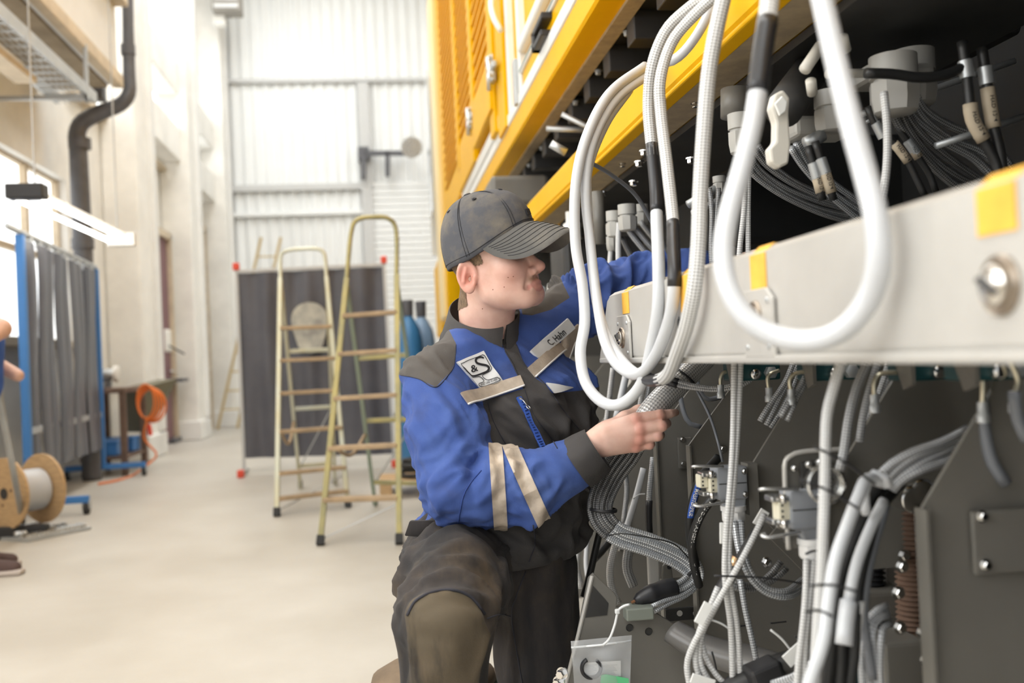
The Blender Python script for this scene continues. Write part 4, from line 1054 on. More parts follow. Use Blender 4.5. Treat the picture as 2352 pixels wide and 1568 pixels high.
def grid_solid(P, N, th):
    nv, nu = P.shape[:2]; A = P.reshape(-1, 3); B = (P-N*th).reshape(-1, 3); n = nu*nv
    f = [[j*nu+i, (j+1)*nu+i, (j+1)*nu+i+1, j*nu+i+1] for j in range(nv-1) for i in range(nu-1)]
    g = [[k+n for k in q[::-1]] for q in f]
    rim = list(range(nu))+[j*nu+nu-1 for j in range(1, nv)]+[(nv-1)*nu+i for i in range(nu-2, -1, -1)]+[j*nu for j in range(nv-2, 0, -1)]
    s = [[rim[k], rim[(k+1) % len(rim)], rim[(k+1) % len(rim)]+n, rim[k]+n] for k in range(len(rim))]
    return np.concatenate([A, B]), f+g+s
def on_grid(P, N, u, w_, off=0.0):
    nv, nu = P.shape[:2]
    x = np.clip(u, 0, 1)*(nu-1); y = np.clip(w_, 0, 1)*(nv-1); i = np.minimum(x.astype(int), nu-2); j = np.minimum(y.astype(int), nv-2); a = (x-i)[:, None]; b = (y-j)[:, None]
    f = lambda G: (G[j, i]*(1-a)+G[j, i+1]*a)*(1-b)+(G[j+1, i]*(1-a)+G[j+1, i+1]*a)*b
    return f(P)+f(N)*off
def text_uv(s, bold=False):
    c = bpy.data.curves.new('t', 'FONT'); c.body = s; c.fill_mode = 'BOTH'
    if bold: c.offset = 0.012
    o = bpy.data.objects.new('t', c); COL.objects.link(o)
    dg = bpy.context.evaluated_depsgraph_get(); me = bpy.data.meshes.new_from_object(o.evaluated_get(dg))
    bm = bmesh.new(); bm.from_mesh(me); bmesh.ops.triangulate(bm, faces=bm.faces)
    V = np.array([p.co[:2] for p in bm.verts]); Fc = [[q.index for q in x.verts] for x in bm.faces]; bm.free()
    bpy.data.objects.remove(o, do_unlink=True); bpy.data.curves.remove(c); bpy.data.meshes.remove(me)
    return V, Fc
def ribbon_uv(pts, wd, closed=False):
    P = np.asarray(pts, float)
    if closed: P = np.vstack([P, P[:1]])
    T = np.gradient(P, axis=0)
    if closed: T[0] = T[-1] = (P[1]-P[-2])
    T /= np.linalg.norm(T, axis=1)[:, None]+1e-9; Nn = np.stack([-T[:, 1], T[:, 0]], 1)
    wd = np.asarray(wd if np.ndim(wd) else [wd]*len(P))[:, None]
    V = np.concatenate([P+Nn*wd/2, P-Nn*wd/2]); n = len(P)
    return V, [[i, i+1, n+i+1, n+i] for i in range(n-1)]
# ================================================================== the worker
def cloth_mat(name, regions, base, wear=None, rough=0.8, over=False):
    """woven cloth; regions = [(attribute, colour)] painted where the attribute is negative; wear = (colour, amount, scale)"""
    m = bpy.data.materials.new(name); m.use_nodes = True; nt = m.node_tree; N = nt.nodes; L = nt.links; b = N['Principled BSDF']
    b.inputs['Roughness'].default_value = rough; b.inputs['Sheen Weight'].default_value = 0.04; b.inputs['Specular IOR Level'].default_value = 0.25
    tc = N.new('ShaderNodeTexCoord')
    cur = None
    rgb = N.new('ShaderNodeRGB'); rgb.outputs[0].default_value = (*base, 1); cur = rgb.outputs[0]
    def lay_wear(cur):
        if wear:
            for (wc, amt, sc, lo_, hi_, strg) in wear:
                mp = N.new('ShaderNodeMapping'); L.new(tc.outputs['Object'], mp.inputs['Vector']); mp.inputs['Scale'].default_value = strg
                nz = N.new('ShaderNodeTexNoise'); nz.inputs['Scale'].default_value = sc; nz.inputs['Detail'].default_value = 6; nz.inputs['Roughness'].default_value = .6
                L.new(mp.outputs['Vector'], nz.inputs['Vector'])
                mr = N.new('ShaderNodeMapRange'); mr.inputs['From Min'].default_value = lo_; mr.inputs['From Max'].default_value = hi_; mr.inputs['To Max'].default_value = amt; L.new(nz.outputs['Fac'], mr.inputs['Value'])
                mx = N.new('ShaderNodeMix'); mx.data_type = 'RGBA'; L.new(mr.outputs[0], mx.inputs['Factor']); L.new(cur, mx.inputs[6]); mx.inputs[7].default_value = (*wc, 1); cur = mx.outputs[2]
        return cur
    def lay_regions(cur):
        for att, col in regions:
            a = N.new('ShaderNodeAttribute'); a.attribute_name = att
            lt = N.new('ShaderNodeMath'); lt.operation = 'LESS_THAN'; lt.inputs[1].default_value = 0.0; L.new(a.outputs['Fac'], lt.inputs[0])
            mx = N.new('ShaderNodeMix'); mx.data_type = 'RGBA'; L.new(lt.outputs[0], mx.inputs['Factor']); L.new(cur, mx.inputs[6]); mx.inputs[7].default_value = (*col, 1); cur = mx.outputs[2]
        return cur
    cur = lay_wear(lay_regions(cur)) if over else lay_regions(lay_wear(cur))
    L.new(cur, b.inputs['Base Color'])
    w1 = N.new('ShaderNodeTexNoise'); w1.inputs['Scale'].default_value = 700; L.new(tc.outputs['Object'], w1.inputs['Vector'])
    w2 = N.new('ShaderNodeTexNoise'); w2.inputs['Scale'].default_value = 38; w2.inputs['Detail'].default_value = 4; L.new(tc.outputs['Object'], w2.inputs['Vector'])
    ad = N.new('ShaderNodeMath'); ad.operation = 'MULTIPLY_ADD'; ad.inputs[1].default_value = 3.0; L.new(w2.outputs['Fac'], ad.inputs[0]); L.new(w1.outputs['Fac'], ad.inputs[2])
    bp = N.new('ShaderNodeBump'); bp.inputs['Strength'].default_value = 0.35; bp.inputs['Distance'].default_value = 0.0016; L.new(ad.outputs[0], bp.inputs['Height']); L.new(bp.outputs['Normal'], b.inputs['Normal'])
    MATS[name] = m
    return m
BLUE = (0.045, 0.086, 0.285); DGREY = (0.060, 0.056, 0.055); 
wk = thing('person', 'kneeling worker in blue and grey work jacket and grey cap, holding a braided cable', 'person', (at(1130, 1500, 2.2)*np.array([1, 1, 0])))
# ---------- jacket
lat = np.array([.87, .40, .24]); lat /= np.linalg.norm(lat)
fro = np.array([.42, -.90, .0]); fro -= lat*(fro @ lat); fro /= np.linalg.norm(fro)
spn = [at(1158, 1300, 2.25), at(1168, 1150, 2.27), at(1192, 1000, 2.29), at(1200, 880, 2.31), at(1168, 815, 2.32), at(1125, 778, 2.32)]
sA = [.195, .200, .190, .186, .140, .085]; sB = [.150, .140, .128, .120, .095, .07]
shR, elR, wrR = at(1004, 874, 2.22), at(1062, 1118, 2.08), at(1326, 1062, 2.048)
shL, elL, wrL = at(1322, 708, 2.39), at(1474, 655, 2.45), at(1655, 618, 2.47)
upv = np.array([0, 0, 1.0])
def d_torso(P):
    d = loft(P, spn, sA, sB, lat, fro, upv, .03)
    d = smin(d, rcone(P, at(1085, 800, 2.29), shR, .072, .082), .05)
    d = smin(d, rcone(P, at(1205, 765, 2.33), shL, .070, .080), .05)
    return d
armR = [shR, at(1030, 1000, 2.13), elR, at(1200, 1122, 2.05), wrR]; rR = [.086, .088, .083, .072, .060]
armL = [shL, at(1390, 672, 2.42), elL, at(1570, 628, 2.46), wrL]; rL = [.080, .068, .068, .058, .050]
def d_armR(P): return chain(P, armR, rR, .03)
def d_armL(P): return chain(P, armL, rL, .03)
def d_jacket(P): return smin(smin(d_torso(P), d_armR(P), .007), d_armL(P), .03)
lo_ = np.min(np.array(spn+armR+armL), 0)-.17; hi_ = np.max(np.array(spn+armR+armL), 0)+.15
V, Fc = sdf_mesh(d_jacket, lo_, hi_, .0056)
V = vsmooth(V, Fc, 2); Nn = vnormals(V, Fc)
P32 = V.astype(np.float32)
dt, da, dl = d_torso(P32), d_armR(P32), d_armL(P32)
grp = np.argmin(np.stack([dt, da, dl]), 0)
def along(V, pts):
    """arc-length coordinate of the nearest point on a chain"""
    best = np.full(len(V), 1e9); s = np.zeros(len(V)); acc = 0
    for a, b in zip(pts[:-1], pts[1:]):
        e = b-a; L_ = np.linalg.norm(e); t = np.clip((V-a) @ e/L_**2, 0, 1); d = np.linalg.norm(V-a-t[:, None]*e, axis=1)
        m_ = d < best; best[m_] = d[m_]; s[m_] = acc+t[m_]*L_; acc += L_
    return s, acc
disp = np.zeros(len(V))
sR, LR = along(V, armR); sL, LL = along(V, armL)
eR = np.linalg.norm(elR-shR); mR = grp == 1
near = np.exp(-((sR-eR-.02)/.11)**2)
def aniso(V, d, fa, fp, seed):       # noise folds: frequency fa across, fp along direction d
    d, a, b = frame_of(d)
    return np.stack([(V @ d)*fp, (V @ a)*fa, (V @ b)*fa], 1)+seed
d1 = aniso(V, np.array([.8, -.2, .55]), 17, 4.5, 3.1)          # folds running up from the elbow
f1 = ridge(d1)**2.2*.5+ridge(d1*1.9+7)**2*.25
d2 = aniso(V, (elR-shR)+np.array([.12, 0, .03]), 15, 4.0, 9.2)
f2 = ridge(d2)**2.4*.6+ridge(d2*2.1+5)**2*.2
d3 = aniso(V, np.array([0.06, -.3, 1.0]), 20, 8, 1.7)
f3 = ridge(d3)**2
disp += mR*(.046*near*f1+.034*(1-near)*f2+.022*f3*np.clip((sR-eR)/.1, 0, 1)*np.clip((LR-.05-sR)/.05, 0, 1))
disp -= mR*.016*np.exp(-((sR-eR-.035)/.012)**2)*np.clip((V-elR) @ np.array([.3, -.2, .9])/.05, 0, 1)   # inner elbow crease
mT = grp == 0
t1 = aniso(V, np.array([-.75, .1, .62]), 13, 3.2, 5.5)
disp += mT*(.032*ridge(t1)**2.4+.015*ridge(t1*2.2+3)**2)*np.clip((1.10-V[:, 2])/.15, .25, 1)
t2 = aniso(V, np.array([.9, .3, -.1]), 16, 3.5, 2.2); disp += mT*.020*ridge(t2)**2*np.clip((.80-V[:, 2])/.15, 0, 1)
mL = grp == 2
l1 = aniso(V, np.array([.55, .2, .8]), 17, 5, 8.8); disp += mL*(.036*ridge(l1)**2.4+.014*ridge(l1*2+1)**2)
disp *= np.where(mT, np.clip((V[:, 2]-spn[0][2]-.005)/.06, 0, 1), 1)
stiff = poly_sd(proj(V), [(1040, 830), (1110, 800), (1160, 860), (1200, 840), (1300, 725), (1345, 725), (1350, 790), (1235, 885), (1060, 940)])
disp = np.where(mR, disp, disp*np.clip(stiff/40+.25, .2, 1)+.006*np.clip(1-stiff/40, 0, 1))   # patches and tape stiffen the chest
disp += .004*noise3(V*9)
disp -= .015
disp *= np.where(mR, np.clip((LR-.015-sR)/.06, 0, 1), 1); disp -= np.where(mR, .006*np.clip((sR-LR+.05)/.05, 0, 1), 0)
# collarless neckline, sharp cuffs handled by separate parts
V = V+Nn*disp[:, None]
V = vsmooth(V, Fc, 1, .4)
pp = proj(V)
yokeR = [(1020, 735), (1048, 790), (1044, 832), (1036, 852), (1001, 889), (962, 870), (918, 861), (880, 840), (900, 760), (980, 720)]
yokeL = [(1200, 722), (1222, 724), (1266, 711), (1309, 683), (1295, 655), (1272, 600), (1180, 600)]
darkF = [(1068, 933), (1203, 892), (1196, 872), (1178, 838), (1160, 806), (1146, 770), (1140, 720), (1195, 700), (1184, 752), (1186, 792), (1206, 838), (1230, 868), (1254, 884), (1268, 903), (1330, 897), (1420, 880), (1420, 1400), (1010, 1400), (1000, 1190), (1030, 1100), (1040, 990)]
aY = np.where(grp == 2, 1.0, np.minimum(poly_sd(pp, yokeR), poly_sd(pp, yokeL)))
aY = np.where((grp == 2), poly_sd(pp, yokeL), aY)
aD = np.where(grp == 0, poly_sd(pp, darkF), 5.0)
back = ((V-np.array(spn[3])) @ fro) < -.05
aD = np.where(back & (grp == 0), 5.0, aD)
hem = np.where(grp == 0, (V[:, 2]-.60)*800, 5.0); aD = np.minimum(aD, np.where(pp[:, 0] > 1010, 5, 5))
M_jk = cloth_mat('jacket_cloth', [('yoke', (.088, .080, .074)), ('dark', DGREY)], BLUE,
                 wear=[((.10, .165, .40), .6, 4.5, .50, .75, (1, 1, 1)), ((.045, .055, .12), .55, 6.0, .55, .78, (1, 1, 1.5))])
jk = obj('jacket', V, Fc.tolist(), M_jk, wk, smooth=True)
set_attr(jk, 'yoke', aY); set_attr(jk, 'dark', aD)
SJ = Skin(V, Fc)
M_dk = cloth_mat('dark_grey_cloth', [], DGREY, wear=[((.11, .10, .09), .5, 6, .5, .75, (1, 1, 1))])
M_refl = mat('tan_reflective_tape', (.46, .385, .31), .45, var=.22, vscale=18, bump=.25, bscale=60)
M_pipe = mat('white_piping', (.80, .80, .80), .5)
M_patch = mat('white_patch_cloth', (.74, .75, .76), .8, var=.06, vscale=25)
M_ink = mat('black_ink', (.012, .012, .016), .7)
def patch(name, quad, nu, nv, m, off=.0042, th=.006, parent=None, **k):
    P, N = patch_grid(SJ, quad, nu, nv, off); v, f = grid_solid(P, N, th)
    return obj(name, v, f, m, parent or jk, smooth=False, auto=35, **k), P, N
for qd in ([(1056, 906), (1194, 863), (1204, 886), (1074, 932)], [(1211, 846), (1284, 781), (1298, 803), (1229, 867)], [(1291, 774), (1326, 743), (1338, 764), (1303, 797)]):
    _, P, N = patch('reflective_stripe', qd, 26, 6, M_refl)
    v, f, _ = tube(P[-1], .0022, 8); obj('piping', v, f, M_pipe, jk, smooth=True)
patch('pocket_tab', [(1249, 880), (1312, 888), (1314, 890), (1268, 902)], 8, 5, M_patch)
# zip with puller
zo, P, N = patch('pocket_zip', [(1185, 914), (1196, 911), (1254, 1030), (1241, 1032)], 4, 22, mat('blue_zip_tape', (.03, .09, .40), .7), .0042)
for k in range(34):
    w_ = .12+.86*k/33; p = on_grid(P, N, np.array([.5]), np.array([w_]), .0012)[0]
    q = on_grid(P, N, np.array([.25, .75]), np.array([w_, w_]), .0014); v, f = bar(q[0], q[1], .0016, .0014); 
    if k % 2 == 0: obj('zip_tooth', v, f, mat('navy_zip_teeth', (.01, .02, .09), .35), zo)
p, n_ = SJ.pix(1192, 920); v, f = lathe(p+n_*.003, n_, [(0, .005), (.006, .004)], 10); obj('zip_slider', v, f, M_steel, zo, auto=40)
a, na = SJ.pix(1193, 921); b, nb_ = SJ.pix(1205, 938)
v, f, _ = tube([a+na*.010, b+nb_*.010], .0016, 8); obj('zip_pull', v, f, M_steel, zo, smooth=True)
cc = b+nb_*.010; d_ = (b-a)/np.linalg.norm(b-a); e_ = np.cross(d_, nb_)
v, f, _ = tube([cc+d_*(.006-.006*math.cos(t))+e_*.0045*math.sin(t) for t in np.linspace(0, 2*math.pi, 20)], .0014, 7, caps=False); obj('zip_ring', v, f, M_steel, zo, smooth=True)
# seams
def seam(pts, m=M_ink, r=.0011, off=.0008):
    P = spline([(x, y, 0) for x, y in pts], max(10, 8*len(pts)))[:, :2]
    Q = [SJ.pix(*p) for p in P]; v, f, _ = tube([q[0]+q[1]*off for q in Q], r, 6); obj('seam', v, f, m, jk, smooth=True)
M_seam = mat('dark_seam', (.03, .03, .04), .8); M_bseam = mat('blue_seam', (.02, .05, .22), .8)
seam([(1047, 792), (1044, 830), (1036, 852), (1001, 889), (962, 870), (920, 861)], M_seam)
seam([(1121, 925), (1135, 970), (1160, 1015), (1185, 1050)], M_seam)
seam([(1205, 895), (1225, 950), (1262, 1000), (1280, 1030)], M_seam); seam([(1268, 904), (1300, 950), (1330, 985)], M_seam)
seam([(1160, 806), (1178, 838), (1203, 892)], M_seam, .0016); seam([(1186, 792), (1206, 838), (1254, 884)], M_seam, .0014)
seam([(1106, 1080), (1070, 1125), (1058, 1170), (1052, 1205)], M_bseam, .0012)
seam([(1225, 1205), (1228, 1250), (1215, 1290)], M_seam, .0014)
# name patch
npo, P, N = patch('name_patch', [(1214, 807), (1302, 731), (1319, 752), (1233, 826)], 20, 7, M_patch, .0050)
tv, tf = text_uv('C. Hahn', True); w0, w1 = tv.min(0), tv.max(0); t_ = (tv-w0)/(w1-w0)
v = on_grid(P, N, .36+t_[:, 0]*.42, .82-t_[:, 1]*.60, .0016); obj('name_lettering', v, tf, M_ink, npo)
# logo patch
lpo, P, N = patch('logo_patch', [(1047, 833), (1109, 807), (1151, 878), (1102, 893)], 16, 16, M_patch, .0050)
LQ = np.array([(130, 320), (590, 130), (905, 655), (540, 770)], float)      # patch corners in drawing units
def luv(p):
    """drawing units -> patch coordinates (inverse bilinear by Newton steps)"""
    p = np.asarray(p, float); u = np.full(len(p), .5); w_ = np.full(len(p), .5)
    for _ in range(12):
        a, b, c, d = LQ; e = (a*(1-u)[:, None]+b*u[:, None])*(1-w_)[:, None]+(d*(1-u)[:, None]+c*u[:, None])*w_[:, None]-p
        du = (b-a)*(1-w_)[:, None]+(c-d)*w_[:, None]; dw = (d-a)*(1-u)[:, None]+(c-b)*u[:, None]
        det = du[:, 0]*dw[:, 1]-du[:, 1]*dw[:, 0]
        u = u-(e[:, 0]*dw[:, 1]-e[:, 1]*dw[:, 0])/det; w_ = w_-(du[:, 0]*e[:, 1]-du[:, 1]*e[:, 0])/det
    return np.stack([np.clip(u, 0, 1), np.clip(w_, 0, 1)], 1)
def ink(xy, faces): uv = luv(xy); v = on_grid(P, N, uv[:, 0], uv[:, 1], .0016); obj('logo_mark', v, faces, M_ink, lpo)
def soft(pts, n): return spline([(x, y, 0) for x, y in pts], n)[:, :2]
out_ = [(192, 352), (540, 212), (575, 206), (612, 232), (712, 398), (722, 425), (695, 478), (580, 538), (563, 555), (575, 585), (640, 632), (700, 630), (800, 602), (825, 612), (856, 655), (700, 712), (548, 742), (502, 694), (575, 668), (592, 650), (575, 622), (525, 580), (470, 574), (375, 588), (330, 540), (250, 440)]
ink(*ribbon_uv(soft(out_+out_[:1], 150), 11))
S_ = soft([(588, 256), (540, 238), (475, 252), (442, 295), (462, 340), (530, 362), (620, 376), (668, 402), (676, 442), (640, 488), (545, 524), (440, 556), (372, 562), (330, 520), (270, 440), (205, 378)], 70)
ink(*ribbon_uv(S_, np.interp(np.linspace(0, 1, 70), [0, .12, .3, .5, .62, .8, 1], [26, 34, 40, 40, 30, 24, 10])))
def letters(s, o_, ex, ey):
    tv, tf = text_uv(s, True); w0, w1 = tv.min(0), tv.max(0); q = (tv-w0)/(w1-w0)
    ink(np.array(o_)+q[:, :1]*np.array(ex)+q[:, 1:]*np.array(ey), tf)
letters('&', (378, 510), (112, -40), (-40, -112)); letters('ERNST UND SCHERF', (540, 732), (280, -78), (-14, -38))
# forearm reflective rings and cuff: rings cast onto the sleeve
def ring(c0, d, wd, off, m, name, nseg=90, th=.008, tilt=None, parent=None, skin=None):
    d, a, b = frame_of(d); rows = []; nv = 9
    nn = []
    for j in range(nv):
        c = c0+d*(j/(nv-1)-.5)*wd
        row, nr = [], []
        for i in range(nseg+1):
            t = 2*math.pi*i/nseg; e = a*math.cos(t)+b*math.sin(t)
            h_, e2 = (skin or SJ).out(c, e); r_ = min(np.linalg.norm(h_-c), .105); row.append(c+e*(r_+off)); nr.append(e)
        rows.append(row); nn.append(nr)
    P = np.array(rows); N = np.array(nn); v, f = grid_solid(P, N, th)
    return obj(name, v, f, m, parent or jk, auto=40)
fa_ = at(1200, 1122, 2.05); d_ = wrR-elR
ring(at(1145, 1136, 2.062), np.array([1, -.1, .02]), .028, .0042, M_refl, 'reflective_stripe')
ring(at(1214, 1118, 2.052), np.array([1, -.1, -.15])+np.array([0, 0, .55]), .030, .0042, M_refl, 'reflective_stripe')
# right cuff: slightly flared tube
def cuff(c0, c1, r0, r1, th, m):
    d, a, b = frame_of(c1-c0); V_, n = [], 36
    L_ = np.linalg.norm(c1-c0)
    prof = [(0, r0), (L_*.5, (r0+r1)/2+.001), (L_, r1), (L_+.001, r1-.001), (L_, r1-th), (L_*.3, r1-th-.002), (L_*.25, .012)]
    for h_, r_ in prof:
        for i in range(n):
            t = 2*math.pi*i/n; w_ = 1+.025*math.sin(3*t+1)+.015*math.sin(7*t)
            V_.append(c0+d*h_+(a*math.cos(t)+b*math.sin(t)*.96)*r_*w_)
    f = [[j*n+i, j*n+(i+1) % n, (j+1)*n+(i+1) % n, (j+1)*n+i] for j in range(len(prof)-1) for i in range(n)]
    return obj('cuff', V_, f, m, jk, auto=60)
cuff(at(1322, 1065, 2.048), at(1372, 1032, 2.038), .060, .0525, .004, M_dk)
cuff(at(1632, 622, 2.468), at(1690, 606, 2.475), .053, .050, .004, M_dk)
# collar: open standing ring
la, fr_ = lat, fro
def cring(c, a, b, fz, n=56): 
    F2 = fro+np.array([0, 0, fz]); return [c+la*a*math.sin(t)+F2*b*math.cos(t) for t in np.linspace(0.10, 2*math.pi-.02, n)]
rows = [cring(at(1108, 790, 2.31), .112, .100, -.42), cring(at(1106, 772, 2.31), .100, .093, -.46), cring(at(1108, 742, 2.31), .088, .088, -.48), cring(at(1112, 714, 2.31), .084, .086, -.50), cring(at(1112, 712, 2.31), .081, .083, -.50), cring(at(1108, 742, 2.31), .082, .082, -.48), cring(at(1106, 775, 2.31), .080, .08, -.46)]
n = len(rows[0]); V_ = [p for r in rows for p in r]
f = [[j*n+i, j*n+i+1, (j+1)*n+i+1, (j+1)*n+i] for j in range(len(rows)-1) for i in range(n-1)]
obj('collar', V_, f, M_dk, jk, auto=60)
v, f, _ = tube(rows[1], .0013, 6); obj('seam', v, f, M_seam, jk, smooth=True)
# jacket hem band
# ---------- trousers
hpR, knR, anR = at(1052, 1290, 2.20), at(1024, 1432, 1.88), None
anR = np.array([knR[0]-.02, 1.98, .10])
hpL = at(1215, 1290, 2.27); knL = np.array([at(1245, 1568, 2.18)[0], 2.17, .095]); anL = np.array([knL[0]-.02, 2.60, .085])
def d_tr(P):
    d = ellip(P, at(1140, 1290, 2.25), (.165, .12, .12))
    d = smin(d, chain(P, [hpR, hpR*.45+knR*.55+np.array([0, 0, .012]), knR], [.118, .108, .092], .02), .05)
    d = smin(d, chain(P, [knR, knR*.5+anR*.5+np.array([-.005, -.01, 0]), anR], [.090, .080, .066], .02), .02)
    d = smin(d, chain(P, [hpL, hpL*.5+knL*.5, knL], [.108, .100, .088], .02), .04)
    d = smin(d, chain(P, [knL, knL*.5+anL*.5, anL], [.080, .07, .058], .02), .02)
    return d
allp = np.array([hpR, knR, anR, hpL, knL, anL]); 
V, Fc = sdf_mesh(d_tr, allp.min(0)-.16, allp.max(0)+np.array([.17, .14, .2]), .0085)
V = vsmooth(V, Fc, 2); Nn = vnormals(V, Fc); pp = proj(V)
a1 = aniso(V, np.array([.95, .1, -.25]), 14, 3.2, 4.4); a2 = aniso(V, np.array([.3, .2, .9]), 13, 3, 6.6); a3 = aniso(V, np.array([.05, -.1, 1]), 15, 3, 1.6)
up_ = np.clip((V[:, 2]-.46)/.08, 0, 1)
disp = (.026*ridge(a1)**2.2+.010*ridge(a1*2.1)**2)*up_*(pp[:, 0] < 1180)+.020*ridge(a2)**2.2*(pp[:, 0] >= 1150)+.016*ridge(a3)**2*(1-up_)*(pp[:, 0] < 1180)+.004*noise3(V*10)-.010
kpad = [(938, 1412), (955, 1380), (990, 1362), (1040, 1356), (1082, 1372), (1112, 1410), (1128, 1460), (1118, 1510), (1100, 1640), (920, 1640), (935, 1500)]
aK = poly_sd(pp, kpad); aK = np.where(V[:, 1] > knR[1]+.10, 50, aK)
disp += .006*np.clip(-aK/8, 0, 1)
V = V+Nn*disp[:, None]; V = vsmooth(V, Fc, 1, .4)
M_tr = cloth_mat('trouser_cloth', [('knee', (.115, .092, .062))], (.046, .040, .038),
                 wear=[((.13, .095, .06), .75, 4.5, .50, .72, (1, 1, .8)), ((.02, .02, .022), .85, 9, .46, .62, (1.3, 1, .22))], over=True)
tr = obj('trousers', V, Fc.tolist(), M_tr, wk, smooth=True); set_attr(tr, 'knee', aK)
ST = Skin(V, Fc)
def tpatch(name, quad, nu, nv, m, off, th):
    P, N = patch_grid(ST, quad, nu, nv, off); v, f = grid_solid(P, N, th); return obj(name, v, f, m, tr, auto=40)
def tseam(pts, r=.0014):
    P = spline([(x, y, 0) for x, y in pts], max(10, 8*len(pts)))[:, :2]; Q = [ST.pix(*p) for p in P]
    v, f, _ = tube([q[0]+q[1]*.0008 for q in Q], r, 6); obj('seam', v, f, M_seam, tr, smooth=True)
tseam([(936, 1412), (955, 1380), (990, 1361), (1040, 1355), (1082, 1371), (1113, 1410)], .003)
tseam([(1207, 1312), (1185, 1370), (1175, 1420), (1200, 1568)]); tseam([(1118, 1420), (1150, 1410), (1175, 1416)])
# pocket flap hanging at the hip and loose pocket on the thigh's outer side
def slab(pts, Y, th, m, name, parent, bev=.002): v, f = prism([at(px, py, Y) for px, py in pts], (0.004, th, 0), bev); return obj(name, v, f, m, parent, auto=40)
slab([(940, 1196), (1009, 1195), (1000, 1234), (962, 1233), (928, 1231), (934, 1214)], 2.10, .012, MATS['trouser_cloth'], 'pocket_flap', tr, .003)
slab([(945, 1340), (950, 1395), (930, 1420), (915, 1470), (912, 1500), (905, 1415), (920, 1370)], 1.95, .03, MATS['trouser_cloth'], 'cargo_pocket', tr, .006)
# boots
def boot(heel, toe, up, parent, name='boot'):
    heel, toe = np.asarray(heel, float), np.asarray(toe, float); mid = (heel+toe)/2
    fn = lambda P: smin(smin(rcone(P, heel+np.array([0, 0, .045]), toe+np.array([0, 0, .035]), .045, .040), rcone(P, heel*.7+toe*.3+np.array([0, 0, .06]), up, .048, .052), .04), rcone(P, mid, toe, .04, .036), .03)
    allp = np.array([heel, toe, up]); v, f = sdf_mesh(fn, allp.min(0)-.08, allp.max(0)+.08, .009)
    v[:, 2] = np.maximum(v[:, 2], 0.006); b_ = obj(name, v, f.tolist(), mat('brown_leather', (.10, .065, .04), .6, var=.3), parent, smooth=True)
    d = toe-heel; d[2] = 0; s, q = bar(heel-d*.18+np.array([0, 0, .012]), toe+d*.16+np.array([0, 0, .012]), .09, .024, .01); obj('sole', s, q, M_rubber, b_)
boot((anR[0], anR[1]+.03, .0), (anR[0]-.02, anR[1]-.16, .0), anR+np.array([0, 0, .05]), wk)
fn = lambda P: smin(rcone(P, anL, anL+np.array([0, .07, .03]), .052, .05), rcone(P, anL+np.array([0, .07, .05]), anL+np.array([-.01, .09, -.035]), .048, .038), .03)
v, f = sdf_mesh(fn, anL-.12, anL+.16, .009); v[:, 2] = np.maximum(v[:, 2], .002); obj('boot', v, f.tolist(), MATS['brown_leather'], wk, smooth=True)
# ---------- head and hands: one skin mesh
al, be, sc = math.radians(28), math.radians(20), 1.10
hf0 = RT*math.cos(al)-FW*math.sin(al)
hf = hf0*math.cos(be)+UP*math.sin(be)
